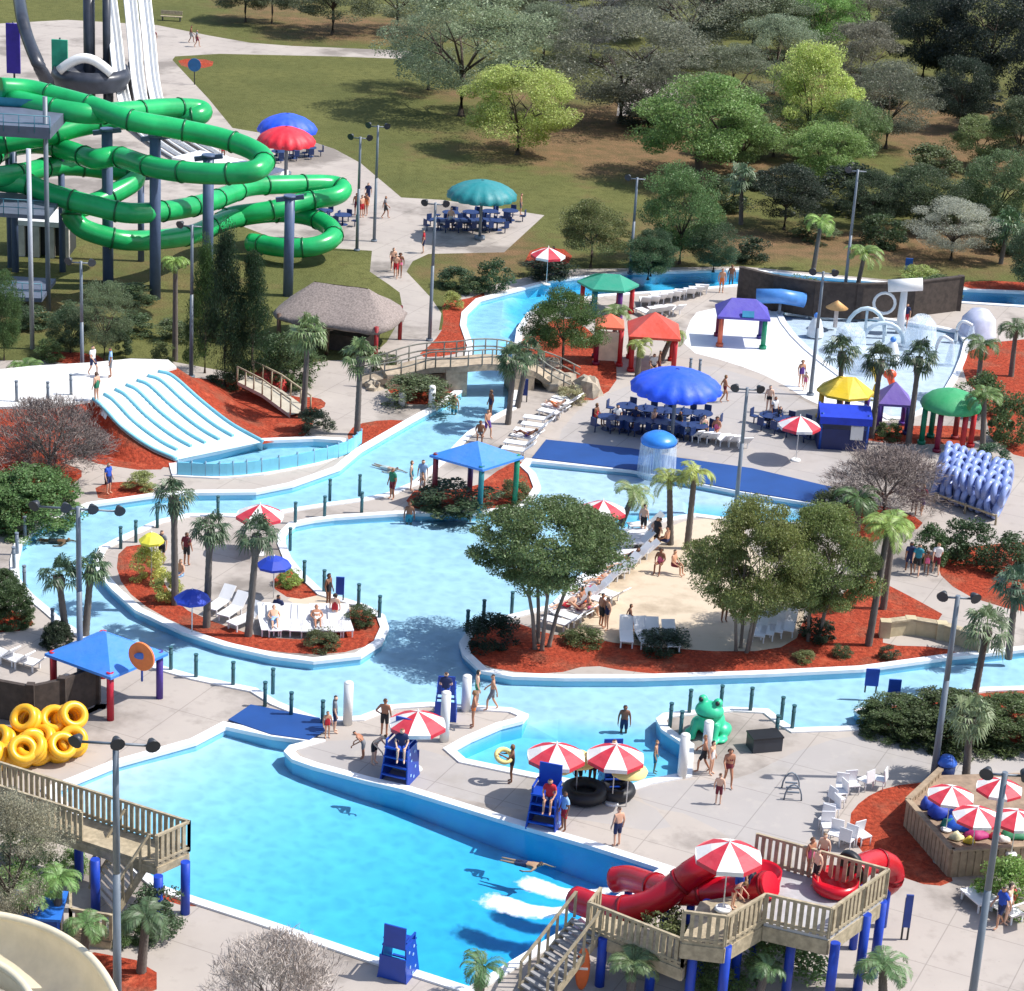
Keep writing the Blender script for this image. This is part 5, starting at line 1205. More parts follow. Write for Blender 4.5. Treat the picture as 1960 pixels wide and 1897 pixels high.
# small blue umbrellas on the island
BLU = paint('small_umbrella_blue', (30, 62, 176), .55, .1)
def blue_umb(x, y, label, r=.82):
    g = G(x, y, 2.3); t = thing('patio_umbrella', label, 'umbrella', (g.x, g.y, 0)); b = MB(); b.lathe([(.02, 2.15), (r * .5, 2.0), (r, 1.72), (r * .98, 1.6)], n=8, smooth=False); b.build('canopy', BLU, t); b = MB(); b.cyl((0, 0, 0), (0, 0, 2.2), .03, n=6); b.build('pole', WHITE, t)
blue_umb(525,1058,'royal blue umbrella behind the right island palm'); blue_umb(368,1122,'royal blue umbrella between the left and middle island palms')
t = thing('patio_umbrella', 'bright yellow umbrella at the left tip of the palm island', 'umbrella', Vector((G(290, 1030, 2.2).x, G(290, 1030, 2.2).y, 0))); b = MB(); b.lathe([(.02, 2.5), (.3, 2.36), (.6, 2.1), (.58, 1.98)], n=8, smooth=False); b.build('canopy', paint('umbrella_yellow', (232, 222, 70), .55), t); b = MB(); b.cyl((0, 0, 0), (0, 0, 2.55), .03, n=6); b.build('pole', WHITE, t)
# ---- dark kids-pool wall and play structures
def wall(P, ty, th, m, name, label, cat, cap=None):
    g0 = G(*P[0]); t = thing(name, label, cat, g0); h = H(*P[len(P) // 2], ty); Q = [G(x, y) - g0 for x, y in P]; b = MB()
    for a, c in zip(Q, Q[1:]): b.beam(Vector((a.x, a.y, h / 2)), Vector((c.x, c.y, h / 2)), th, h)
    b.build('wall', m, t)
    if cap:
        b = MB()
        for a, c in zip(Q, Q[1:]): b.beam(Vector((a.x, a.y, h + .04)), Vector((c.x, c.y, h + .04)), th * 1.4, .09)
        b.build('cap', cap, t)
    for q in Q:
        b = MB(); b.box((q.x, q.y, h / 2 + .05), (th * 1.6, th * 1.6, h + .1)); b.build('post', m, t)
    return t
wall([(1415,578),(1480,594),(1560,606),(1640,610),(1740,606),(1832,594)],545,.25,DARKWOOD,'timber_wall','long dark timber wall behind the kids pool','wall',DARKWOOD)
wall([(-20,1370),(60,1385),(120,1372),(185,1345)],1300,.2,DARKWOOD,'timber_fence','dark fence around the sunken yard beside the yellow tubes','fence')
wall([(-20,1425),(60,1405),(130,1380),(192,1352)],1388,.3,paint('beige_block', (150, 140, 134), .8),'low_wall','low beige block wall above the yellow tubes','wall')
wall([(1692,1218),(1740,1212),(1800,1222),(1880,1248)],1195,.3,paint('beige_rail', (190, 176, 144), .8),'low_wall','low beige timber wall on the right island slope','wall',WOOD)
t = thing('water_cannon_tower', 'white water-play tower with a tipped white drum at the kids pool', 'play structure', G(1722, 632)); h = H(1722, 632, 552); b = MB(); b.cyl((0, 0, -.2), (0, 0, h), .28, .22); b.build('post', WHITE, t); b = MB(); b.cyl((-1.1, 0, h + .1), (1.1, -.2, h + .4), .42, n=14); b.build('drum', WHITE, t)
b = MB(); b.torus((-1.2, 0, h * .62), .7, .1, 16, 6, M=Matrix.Rotation(R_(90), 3, 'X')); b.build('hoop', WHITE, t)
for i, (x, y, ty, c, lab) in enumerate(((1598,626,575,(206,196,190),'white spray tree with cone top on the splash pad'),(1655,640,590,(196,214,220),'pale spray arch in the kids pool'),(1870,640,590,(196,200,222),'lavender play dome at the right of kids pool'),(1690,655,618,(200,216,224),'low pale spray arch beside the white drum tower'))):
    h = H(x, y, ty); t = thing('spray_feature', lab, 'play structure', G(x, y)); b = MB(); m = paint('play_white', c, .4)
    if i in (1, 3): b.tube([Vector((1.3 * math.cos(a), 0, max(-.1, h * math.sin(a)))) for a in [math.pi * k / 10 for k in range(11)]], .14, 8)
    elif i == 2: b.lathe([(.02, h), (.6, h * .93), (1.1, h * .6), (1.25, 0)], n=18)
    else: b.cyl((0, 0, 0), (0, 0, h * .8), .14); 
    b.build('frame', m, t)
    if i == 0: b = MB(); b.lathe([(.02, h), (.75, h * .72), (.02, h * .66)], n=14); b.build('top', paint('play_orange', (220, 170, 110), .5), t)
    else: b = MB(); b.cyl((.0, 0, 0), (0, .02, h * .9), .09); b.build('jet', m, t)
for i, (x, y, ty, kind, lab) in enumerate(((1560,640,604,'cone','small white spray cone at the left of the kids pool'),(1625,668,622,'jet','falling water plume beside the pale spray arch'),(1760,660,604,'jet','falling water plume right of the white drum tower'),(1790,690,640,'pipe','white bent spray pipe at the kids pool right'),(1705,690,650,'cone','white spray cone in front of the drum tower'),(1660,705,668,'jet','low water plume in the kids pool middle'),(1830,650,612,'pipe','white bent spray pipe beside the lavender dome'))):
    h = H(x, y, ty); t = thing('spray_feature', lab, 'play structure', G(x, y)); b = MB(); m = paint('play_white', (222, 228, 230), .4)
    if kind == 'cone': b.lathe([(.02, h), (.3, h * .8), (.5, h * .3), (.55, -.1)], n=14); b.build('frame', m, t); b = MB(); b.ball((0, 0, h), .2, 8, 6); b.build('knob', paint('knob_blue', (70, 130, 210), .4), t)
    elif kind == 'jet': b.cyl((0, 0, -.2), (0, 0, .3), .2); b.build('nozzle', m, t); b = MB(); b.lathe([(.05, .2), (.18, h * .7), (.45, h), (.9, h * .75), (1.15, -.1)], n=20); b.build('water_plume', FALL, t)
    else: b.tube(smooth_path([(0, 0, -.2), (0, 0, h * .6), (.3, -.1, h * .95), (.9, -.2, h * .8)], 5), .11, 8); b.build('frame', m, t); b = MB(); b.lathe([(.12, h * .78), (.35, -.1)], (.9, -.2, 0), 12); b.build('water_plume', FALL, t)
for x, y, ty, c, lab in ((1672,760,700,(232,196,50),'yellow play slide post behind the yellow pavilion'),(1700,770,712,(226,84,44),'orange play figure above the purple pyramid pavilion')):
    h = H(x, y, ty); t = thing('play_post', lab, 'play structure', G(x, y)); b = MB(); b.tube(smooth_path([(0, 0, 0), (.15, 0, h * .5), (-.1, 0, h * .85)], 4), .2, 8); b.build('post', paint('play', c, .4), t); b = MB(); b.ball((-.1, 0, h * .92), .38, sz=(1.1, .8, .8)); b.build('top', paint('play', c, .4), t)
t = thing('blue_slide_cover', 'pale blue tube entry half hidden in the dark timber wall', 'play structure', G(1490, 600)); b = MB(); b.tube([(-1.6, -.3, 1.2), (0, -.5, 1.35), (1.6, -.3, 1.1)], .5, 12); b.build('tube', paint('sky_blue', (80, 140, 210), .4), t); b = MB(); b.cyl((0, -.45, 0), (0, -.45, 1), .1); b.build('support', GREY_METAL, t)
# ---- wooden walkway at lower left
def _d(): pass
def deck_on_posts(name, label, poly_px, zr, zf, legs, skirt, rails, floor_m=None):
    P = [G(x, y, zr) for x, y in poly_px]; c = sum(P, Vector((0, 0, 0))) / len(P); o = Vector((c.x, c.y, 0)); t = thing(name, label, 'deck', o); Q = [(p.x - o.x, p.y - o.y) for p in P]
    b = MB(); b.prism(Q, zf - .12, zf); b.build('floor', floor_m or WOOD, t)
    b = MB()
    for i in range(len(Q)):
        a, d = Q[i], Q[(i + 1) % len(Q)]; b.beam((a[0], a[1], zf - .12 - skirt / 2), (d[0], d[1], zf - .12 - skirt / 2), .08, skirt)
    b.build('beam', WOOD, t)
    for i in rails:
        i, t0, t1 = i if isinstance(i, tuple) else (i, 0, 1)
        a, d = Vector((*Q[i], 0)), Vector((*Q[(i + 1) % len(Q)], 0)); a, d = a.lerp(d, t0), a.lerp(d, t1); L = (d - a).length; n = max(2, int(L / .24)); b = MB(); u = (d - a).normalized()
        for z in (.12, zr - zf): b.beam(a + Vector((0, 0, zf + z)), d + Vector((0, 0, zf + z)), .1, .09)
        for k in range(n + 1):
            p = a.lerp(d, k / n); big = k % 6 == 0; b.box((p.x, p.y, zf + (zr - zf) / 2), (.11 if big else .07, .11 if big else .14, zr - zf + (.06 if big else -.02)), math.atan2(u.y, u.x) + math.pi / 2 if not big else 0)
        b.build('railing', WOOD, t)
    for (x, y), m in legs:
        p = G(x, y, zf) - o; b = MB(); b.cyl((p.x, p.y, -.05), (p.x, p.y, zf - .1), .17, n=12); b.build('leg', m, t)
    return t, o, Q
LEG = paint('leg_blue', (24, 64, 176), .45)
A, B_ = G(362, 1573, 3.35), G(300, 1600, 3.35); dd = G(0, 1460, 3.35) - A
far = [proj(p) for p in (A, A + dd * 1.3, B_ + dd * 1.3, B_)]
t, o, Q = deck_on_posts('wooden_walkway', 'raised beige wooden walkway with railings beside the near pool', far, 3.35, 2.2, [((355,1645),LEG),((303,1672),LEG),((182,1640),LEG),((150,1580),LEG)], .3, (0, (2, 0, .7), 3))
def stairs(name, label, top, bot, ztop, zbot, wd, n, m):
    T, Bq = G(*top, ztop), G(*bot, zbot); o = Vector((Bq.x, Bq.y, 0)); T -= o; Bq -= o; t = thing(name, label, 'stairs', o); d = Vector((T.x - Bq.x, T.y - Bq.y, 0)); u = d.normalized(); s = Vector((-u.y, u.x, 0)); st = MB()
    for k in range(n):
        c = Bq.lerp(T, (k + .5) / n); st2 = MB(); st2.box(tuple(c), (d.length / n * 1.05, wd, .07), math.atan2(u.y, u.x)); st2.build('tread', m, t)
    for k in (-1, 1):
        e = s * k * wd / 2; b = MB(); b.beam(Bq + e + Vector((0, 0, -.1)), T + e + Vector((0, 0, -.1)), .07, .28); b.build('stringer', WOOD, t)
        b = MB(); b.beam(Bq + e + Vector((0, 0, 1)), T + e + Vector((0, 0, 1)), .08, .09); q = int((T - Bq).length / .5)
        for i in range(q + 1): p = Bq.lerp(T, i / q) + e; b.beam(p, p + Vector((0, 0, 1)), .07, .1)
        b.build('railing', WOOD, t)
    return t
stairs('wooden_stairs','wooden stairs descending from the walkway into the planting',(262,1620),(196,1722),2.15,.35,2.0,10,paint('pale_tread', (214, 206, 196), .7))
t, o, Q = deck_on_posts('wooden_landing','low wooden landing half hidden by plants below the stairs',[(200,1722),(212,1752),(135,1740),(135,1708)],1.35,.4,[],.3,(1, 2))
# ---- right wooden platforms with red slides
t, o, Q = deck_on_posts('wooden_platform','large beige wooden platform with plank railing at the red slides',[(1450,1597),(1700,1665),(1592,1740),(1468,1712)],4.25,3.15,[((1600,1800),LEG),((1520,1760),LEG),((1690,1720),LEG),((1660,1745),LEG),((1460,1680),LEG)],.55,(0, 1, 2), paint('grey_floor', (176, 176, 178), .6))
t, o, Q = deck_on_posts('wooden_platform','smaller wooden landing where people queue at the red slides',[(1345,1672),(1447,1655),(1466,1712),(1392,1755),(1310,1745)],4.2,3.1,[((1392,1805),LEG),((1330,1790),LEG),((1420,1740),LEG),((1355,1720),LEG)],.55,(2, 3))
stairs('wooden_stairs','wooden stairs running down beside the red slide mouth',(1125,1770),(1020,1905),2.0,.2,1.3,11,paint('grey_tread', (150, 150, 152), .7))
t, o, Q = deck_on_posts('wooden_walkway','narrow wooden walkway from the stairs under the red slides',[(1128,1728),(1150,1700),(1340,1760),(1310,1800)],3.0,2.0,[((1155,1790),LEG),((1250,1810),LEG)],.45,(0, 2, 3))
REDT = paint('red_fibreglass', (196, 18, 40), .27, .24, .7); REDD = paint('red_flange', (140, 10, 26), .4, .1)
def redslide(path, r, label, mouth=True, arc_from=None):
    P = P3(path); o = Vector((P[0].x, P[0].y, 0)); t = thing('tube_slide', label, 'water slide', o); Q = [p - o for p in P]
    flanged_tube(Q, r, 2.4, 14).build('tube', [REDT, REDD], t)
    d = (Q[0] - Q[1]).normalized(); b = MB(); b.cyl(Q[0], Q[0] + d * .05, r * .82, n=14); b.build('mouth', BLACK, t)
    for i in (1, len(Q) // 2): b = MB(); b.cyl((Q[i].x, Q[i].y, -.3), (Q[i].x, Q[i].y, Q[i].z - r * .8), .15); b.build('support_post', LEG, t)
    return t
redslide([(1102,1722,.75),(1140,1735,1.0),(1190,1742,1.4),(1240,1732,1.9),(1275,1712,2.4),(1305,1688,2.9),(1330,1668,3.4),(1365,1648,3.8)],.5,'front red tube slide with its mouth over the near pool')
redslide([(1176,1684,.9),(1205,1682,1.2),(1245,1694,1.7),(1280,1705,2.1),(1325,1708,2.5),(1380,1704,2.9),(1440,1700,3.3),(1476,1694,3.7)],.48,'back red tube slide passing behind the front one')
redslide([(1636,1674,3.6),(1652,1656,3.4),(1680,1648,3.0),(1704,1658,2.5),(1708,1682,1.9),(1684,1702,1.2)],.42,'red enclosed slide curling around the far corner of the platform')
t = thing('slide_entry_tub', 'glossy red slide entry tub on the large platform', 'slide tub', G(1597, 1703, 3.2)); b = MB(); b.lathe([(.02, .1), (.5, .12), (.74, .4), (.82, .5), (.78, .1), (.7, 0)], n=24); b.build('tub', REDT, t); b = MB(); b.cyl((.5, .75, .6), (.65, .95, .65), .45, n=16); b.build('opening', BLACK, t)
t = thing('slide_entry_tub', 'red slide entry tub at the landing beside the umbrella', 'slide tub', G(1452, 1690, 3.15)); b = MB(); b.lathe([(.02, .1), (.5, .12), (.7, .45), (.78, .52), (.75, .1), (.66, 0)], n=20); b.build('tub', REDT, t); b = MB(); b.cyl((-.4, -.4, .5), (-.6, -.6, .5), .4, n=12); b.build('opening', BLACK, t)
# foam where the slides enter the pool
def mat_foam():
    m, t, b, o = nodes('water_foam'); tr = N(t, 'ShaderNodeBsdfTransparent'); mx = N(t, 'ShaderNodeMixShader'); at = N(t, 'ShaderNodeAttribute', attribute_name='fade'); nz = N(t, 'ShaderNodeTexNoise'); nz.inputs['Scale'].default_value = 2.2; nz.inputs['Detail'].default_value = 8; nz.inputs['Roughness'].default_value = .7
    tc = N(t, 'ShaderNodeTexCoord'); t.links.new(tc.outputs['Object'], nz.inputs['Vector']); ad = N(t, 'ShaderNodeMath', operation='ADD'); t.links.new(at.outputs['Fac'], ad.inputs[0]); t.links.new(nz.outputs[0], ad.inputs[1])
    mr = N(t, 'ShaderNodeMapRange'); mr.inputs[1].default_value = .72; mr.inputs[2].default_value = 1.1; t.links.new(ad.outputs[0], mr.inputs[0]); t.links.new(mr.outputs[0], mx.inputs[0])
    b.inputs['Base Color'].default_value = (.86, .9, .93, 1); b.inputs['Roughness'].default_value = .7; t.links.new(tr.outputs[0], mx.inputs[1]); t.links.new(b.outputs[0], mx.inputs[2]); t.links.new(mx.outputs[0], o.inputs[0]); return m
M_FOAM = mat_foam()
def foam(P, wd):
    c = G(*P[0]); Q = smooth_path([G(x, y) - c for x, y in P], 8); n = len(Q); K = 13; b = MB(); vs = []; fd = []
    for i, p in enumerate(Q):
        d = (Q[min(i + 1, n - 1)] - Q[max(i - 1, 0)]).normalized(); s = Vector((-d.y, d.x, 0)); f = i / (n - 1); w_ = wd * (.35 + 1.1 * f) * (1.05 - .3 * f)
        for k in range(K):
            u = 2 * k / (K - 1) - 1; fade = (1 - u * u) * (.35 + .5 * math.sin(math.pi * min(1, f * 1.02)) ** .6) * (1 if f < .8 else (1 - f) / .2); vs.append(p + s * (u * w_) + Vector((0, 0, WZ + .015 + .12 * max(0, fade) + rnd.uniform(0, .03)))); fd.append(fade)
    b.add(vs, [(i * K + k, i * K + k + 1, (i + 1) * K + k + 1, (i + 1) * K + k) for i in range(n - 1) for k in range(K - 1)], 0, True)
    o = b.build('foam', M_FOAM, None, (c.x, c.y, 0)); at = o.data.attributes.new('fade', 'FLOAT', 'POINT'); at.data.foreach_set('value', fd); o['kind'] = 'stuff'
foam([(1096,1736),(1060,1744),(1010,1742),(960,1728),(900,1706)], .75); foam([(1172,1700),(1120,1710),(1070,1708),(1020,1692),(975,1680)], .7)
# ---- cream slide at bottom left
CREAM = paint('cream_fibreglass', (222, 210, 182), .35, .08)
P = P3([(-140,1800,2.6),(-60,1802,2.6),(10,1815,2.55),(70,1842,2.5),(118,1885,2.45),(150,1945,2.4),(160,2010,2.35)]); o = Vector((P[2].x, P[2].y, 0)); t = thing('open_flume', 'wide cream curved flume at the bottom left corner', 'water slide', o); Q = smooth_path(loc(P, o), 6)
b = MB(); b.tube(Q, 1.25, 16, arc=(R_(165), R_(375)), caps=False); b.tube(Q, 1.2, 16, arc=(R_(375), R_(165)), caps=False); b.build('trough', CREAM, t)
for k in (-1, 1):
    b = MB(); S2 = side(Q, k * 1.24); b.tube(up(S2, .32), .14, 8); b.build('rim', CREAM, t)
for i in (6, 20): b = MB(); b.cyl((Q[i].x, Q[i].y, 0), (Q[i].x, Q[i].y, 1.5), .2); b.build('support_post', LEG, t)
t = thing('blue_kiosk', 'small bright blue roofed box among plants at the bottom left', 'kiosk', G(75, 1790)); b = MB(); b.add([(-.9, -.7, 1.1), (.9, -.7, 1.1), (.9, .7, 1.4), (-.9, .7, 1.4), (-.9, -.7, 1.0), (.9, -.7, 1.0), (.9, .7, 1.3), (-.9, .7, 1.3)], [(0, 1, 2, 3), (0, 4, 5, 1), (1, 5, 6, 2), (2, 6, 7, 3), (3, 7, 4, 0)]); b.build('roof', paint('kiosk_blue', (50, 120, 220), .4), t); b = MB(); b.box((0, 0, .5), (1.5, 1.1, 1.0)); b.build('box', ROYAL, t)
# ---- wooden terrace lower right
Tp = [(1737,1537),(1822,1634),(2010,1622),(2060,1470),(1800,1478)]; zt = 1.0; P = [G(x, y, zt) for x, y in Tp]; c = sum(P, Vector((0, 0, 0))) / 5; o = Vector((c.x, c.y, 0)); Q = [(p.x - o.x, p.y - o.y) for p in P]; t = thing('wooden_terrace', 'raised brown timber terrace with umbrellas at the right edge', 'terrace', o)
b = MB(); b.prism(Q, -.02, .86, 0); b.build('floor', paint('terrace_floor', (150, 128, 108), .8, .25, 3), t); b = MB()
for i in (0, 1, 4):
    a, d = Q[i], Q[(i + 1) % 5]; b.beam((a[0], a[1], .5), (d[0], d[1], .5), .08, 1.0)
    L_ = math.dist(a, d); n_ = int(L_ / .3); an = math.atan2(d[1] - a[1], d[0] - a[0]); [b.box((a[0] + (d[0] - a[0]) * (k + .5) / n_, a[1] + (d[1] - a[1]) * (k + .5) / n_, .56), (.25, .13, 1.14 if k % 2 else 1.1), an) for k in range(n_)]; b.beam((a[0], a[1], 1.15), (d[0], d[1], 1.15), .24, .08)
b.build('parapet', paint('terrace_wood', (158, 138, 114), .8, .25, 3), t)
def heap(x, y, z, wpx, hpx, col, label, cat, name):
    rs = np.random.RandomState(x); b = MB(); b.ball((0, 0, 0), 1, 14, 9); v = np.array(b.v); v *= (1 + .12 * np.sin(v[:, [0]] * 5 + x) + .06 * rs.normal(size=(len(v), 1))); v[:, 2] = np.clip(v[:, 2], 0, 2); b.v = [tuple(p) for p in v]; s_ = S(x, y, z); ob = b.build(name, paint('cover', col, .6, .15, 2), None, G(x, y, z)); ob.scale = (wpx / 2 / s_, wpx / 3 / s_, hpx / s_); tag(ob, label, cat)
for e in ((1800,1560,.9,60,22,(26,60,170),'dark blue cover heap at the left of the terrace','cover','fabric_cover'),(1840,1582,.9,66,22,(34,96,210),'bright blue cover heap beside the parapet','cover','fabric_cover'),(1868,1600,.9,50,14,(170,40,110),'magenta towel heap behind the front parapet','towel','towel_pile'),(1890,1580,.9,34,20,(200,110,50),'orange towel heap under the terrace umbrella','towel','towel_pile'),(1930,1578,.9,40,20,(220,110,50),'orange towel heap right of the terrace lamp pole','towel','towel_pile'),(1940,1600,.9,50,12,(40,120,80),'green towel heap at the right edge of the terrace','towel','towel_pile'),(1815,1582,.9,30,18,(40,130,120),'teal towel heap beside the dark blue cover','towel','towel_pile'),(1855,1612,.9,24,12,(228,200,60),'yellow towel heap at the front parapet','towel','towel_pile'),(1905,1603,.9,28,14,(210,60,70),'red towel heap at the front parapet','towel','towel_pile'),(1920,1610,.9,26,12,(236,230,220),'white towel heap near the right front parapet','towel','towel_pile'),(1775,1545,.9,34,20,(40,70,170),'navy cover heap at the terrace back corner','cover','fabric_cover'),(1830,1605,.9,30,14,(236,226,180),'cream towel heap in the terrace corner','towel','towel_pile'),(1935,1725,0,30,26,(196,40,50),'red towel bundle at the lower right edge','towel','towel_pile')): heap(*e)
b = MB(); b.cyl((0, 0, 0), (0, 0, .8), .34, .38, 16); t = thing('waste_bin', 'blue-lidded round waste bin beside the hedge pole', 'bin', G(1808, 1494)); b.build('drum', paint('bin_navy', (30, 50, 100), .5), t); b = MB(); b.lathe([(.02, 1.15), (.25, 1.1), (.42, .85), (.4, .78)], n=16); b.build('lid', paint('bin_blue', (60, 110, 210), .4), t)
t = thing('rescue_board', 'orange rescue board leaning under the lower stairs', 'board', G(1112, 1895)); b = MB(); b.ball((0, 0, .85), .85, 14, 9, sz=(.3, .09, 1)); b.build('board', paint('orange_foam', (232, 110, 56), .5), t); b = MB(); b.box((0, -.08, .9), (.36, .03, .08)); b.build('strap', WHITE, t)
t = thing('black_tube', 'large black inner tube raft lying under the striped umbrellas', 'raft', G(1118, 1528)); b = MB(); b.torus((0, 0, .3), .68, .28, 24, 10); b.torus((1.25, .35, .28), .55, .25, 22, 10); b.build('ring', BLACK, t); b = MB(); b.cyl((0, 0, .2), (0, 0, .26), .5); b.build('floor', BLACK, t)
t = thing('grab_rail', 'curved steel ladder rail lying beside the drain on grey deck', 'rail', G(1515, 1520)); b = MB()
for k in (-.5, .5): b.tube([Vector((.35 * math.cos(a), k, .7 * math.sin(a))) for a in [math.pi * q / 8 for q in range(9)]], .035, 6)
b.build('hoops', GREY_METAL, t); b = MB(); [b.box((0, -.4 + .4 * q, .3), (.5, .07, .05)) for q in range(3)]; b.build('rungs', GREY_METAL, t)
t = thing('equipment_box', 'dark box and folded seat behind the post at the frog deck', 'box', G(1462, 1432)); b = MB(); b.box((0, 0, .3), (1.3, .8, .6), .3); b.build('body', DARK_METAL, t); b = MB(); b.box((0, 0, .64), (1.36, .86, .07), .3); b.build('lid', BLACK, t)
t = thing('ramp', 'long wooden ramp with railing on the mulch below the pines', 'ramp', G(520, 770)); b0 = Vector(t.location); P = loc(P3([(470,725,.9),(520,750,.6),(575,790,.2)]), b0); b = MB(); l, r = side(P, .7), side(P, -.7); b.strip(r, l); b.strip(dn(r, .2), r); b.build('floor', paint('pale_ramp', (180, 172, 156), .8), t)
for Pq in (l, r): b = MB(); b.tube(up(Pq, .9), .05, 6); [b.cyl(p, p + Vector((0, 0, .9)), .05, n=5) for p in smooth_path(Pq, 3)]; b.build('railing', WOOD, t)
heap(512,745,0,74,40,(186,52,46),'red fabric screen heap below the pines','cover','fabric_cover')
for x, y, c, lab in ((372,150,(40,110,170),'round blue sign on post at the corner of far deck'),):
    t = thing('round_sign', lab, 'sign', G(x, y + 12)); h = 1.9; b = MB(); b.cyl((0, 0, 0), (0, 0, h), .05, n=6); b.build('post', DARK_METAL, t); b = MB(); b.cyl((0, -.08, h - .1), (0, -.02, h - .1), .6, n=20); b.build('disc', paint('sign', c, .5), t)
def picnic(x, y, label):
    t = thing('park_bench', label, 'bench', G(x, y)); b = MB(); b.box((0, 0, .45), (2.2, .5, .08)); b.build('seat', WOOD, t); b = MB(); b.box((0, .25, .8), (2.2, .07, .4)); b.build('backrest', WOOD, t)
    for k in (-.9, .9): b = MB(); b.box((k, 0, .22), (.1, .45, .44)); b.build('leg', DARK_METAL, t)
picnic(328, 40, 'dark park bench on the far lawn above the path')
# ---------------------------------------------------------------- people
SKIN = tinted('skin', .55, .12, 0, 6); CLOTH = tinted('clothing', .8, .22, 0, 8); HAIR = tinted('hair', .7, .25, 0, 20)
def skel(pose):
    J = {'pelvis': (0, 0, .93), 'waist': (0, 0, 1.09), 'chest': (0, .01, 1.3), 'neck': (0, .01, 1.45), 'jaw': (0, -.015, 1.52), 'head': (0, -.015, 1.6), 'top': (0, .0, 1.685), 'nose': (0, -.115, 1.58)}
    for s, n in ((-1, 'r'), (1, 'l')):
        J.update({'sh' + n: (s * .175, .01, 1.39), 'el' + n: (s * .245, .03, 1.12), 'wr' + n: (s * .26, -.05, .89), 'ha' + n: (s * .262, -.075, .81), 'hip' + n: (s * .09, 0, .9), 'kn' + n: (s * .1, -.02, .49), 'an' + n: (s * .105, .02, .085), 'to' + n: (s * .12, -.14, .03), 'ear' + n: (s * .1, .0, 1.59)})
    up = ('waist', 'chest', 'neck', 'jaw', 'head', 'top', 'nose', 'earr', 'earl', 'shr', 'shl', 'elr', 'ell', 'wrr', 'wrl', 'har', 'hal')
    if pose == 'walk':
        J.update(knl=(.1, -.2, .52), anl=(.1, -.2, .1), tol=(.11, -.36, .05), knr=(-.1, .04, .49), anr=(-.1, .26, .13), tor=(-.11, .13, .03), ell=(.24, .14, 1.14), wrl=(.25, .2, .92), hal=(.25, .2, .83), elr=(-.24, -.06, 1.13), wrr=(-.23, -.25, .98), har=(-.22, -.31, .91))
    elif pose == 'hip': J.update(ell=(.36, .1, 1.15), wrl=(.2, -.02, 1.0), hal=(.15, -.05, .96))
    elif pose == 'reach': J.update(ell=(.27, -.16, 1.2), wrl=(.22, -.4, 1.3), hal=(.2, -.5, 1.33), elr=(-.27, -.1, 1.16), wrr=(-.2, -.32, 1.18), har=(-.17, -.41, 1.2))
    elif pose == 'raise': J.update(ell=(.32, -.05, 1.55), wrl=(.22, -.08, 1.78), hal=(.18, -.1, 1.87))
    elif pose == 'bend':
        for k in up:
            x, y, z = J[k]; a = R_(48); q = z - .95; J[k] = (x, y * math.cos(a) - q * math.sin(a), .95 + q * math.cos(a) + y * math.sin(a))
        J.update(wrl=(.24, -.55, .75), hal=(.22, -.57, .66), wrr=(-.24, -.55, .78), har=(-.22, -.57, .69))
    elif pose == 'sit':
        for k in list(J):
            if k == 'top' or not k.startswith(('kn', 'an', 'to')): x, y, z = J[k]; J[k] = (x, y, z - .42)
        for s, n in ((-1, 'r'), (1, 'l')): J.update({'kn' + n: (s * .13, -.42, .52), 'an' + n: (s * .13, -.45, .1), 'to' + n: (s * .14, -.6, .04), 'el' + n: (s * .25, -.03, .72), 'wr' + n: (s * .18, -.24, .58), 'ha' + n: (s * .15, -.32, .57)})
    elif pose == 'recline':
        for k in list(J):
            if k == 'top' or not k.startswith(('kn', 'an', 'to', 'hip')): x, y, z = J[k]; a = R_(55); q = z - .93; J[k] = (x, -q * math.sin(a) + y * .6, .5 + q * math.cos(a) - y)
        for s, n in ((-1, 'r'), (1, 'l')): J.update({'hip' + n: (s * .09, .02, .49), 'kn' + n: (s * .11, .42, .56 if s > 0 else .72), 'an' + n: (s * .11, .82, .46) if s > 0 else (s * .11, .68, .46), 'to' + n: (s * .12, .88, .58) if s > 0 else (s * .12, .82, .5), 'el' + n: (s * .27, -.2, .6), 'wr' + n: (s * .2, .02, .62), 'ha' + n: (s * .16, .1, .63)})
        J['nose'] = (J['head'][0], J['head'][1] + .04, J['head'][2] + .1)
    elif pose == 'swim':
        for k in list(J):
            x, y, z = J[k]; J[k] = (x, -(z - .9), -.02 + y * .4)
        J.update(ell=(.3, -.75, -.05), wrl=(.28, -1.0, -.08), hal=(.27, -1.1, -.08), elr=(-.4, -.4, -.06), wrr=(-.45, -.15, -.08), har=(-.45, -.06, -.08), head=(0, -.66, .1), top=(0, -.72, .17), jaw=(0, -.62, .04), nose=(0, -.77, .06), earl=(.1, -.66, .1), earr=(-.1, -.66, .1), tol=(.12, .9, -.02), tor=(-.12, .9, -.02))
    return {k: Vector(v) for k, v in J.items()}
RAD = {'pelvis': .135, 'waist': .12, 'chest': .14, 'neck': .056, 'jaw': .07, 'head': .092, 'top': .06, 'nose': .014, 'ear': .022, 'sh': .062, 'el': .042, 'wr': .029, 'ha': .032, 'hip': .088, 'kn': .056, 'an': .038, 'to': .032}
BONES = [('pelvis', 'waist'), ('waist', 'chest'), ('chest', 'neck'), ('neck', 'jaw'), ('jaw', 'head'), ('head', 'top'), ('head', 'nose')]
for n in 'rl': BONES += [('chest', 'sh' + n), ('sh' + n, 'el' + n), ('el' + n, 'wr' + n), ('wr' + n, 'ha' + n), ('pelvis', 'hip' + n), ('hip' + n, 'kn' + n), ('kn' + n, 'an' + n), ('an' + n, 'to' + n), ('head', 'ear' + n)]
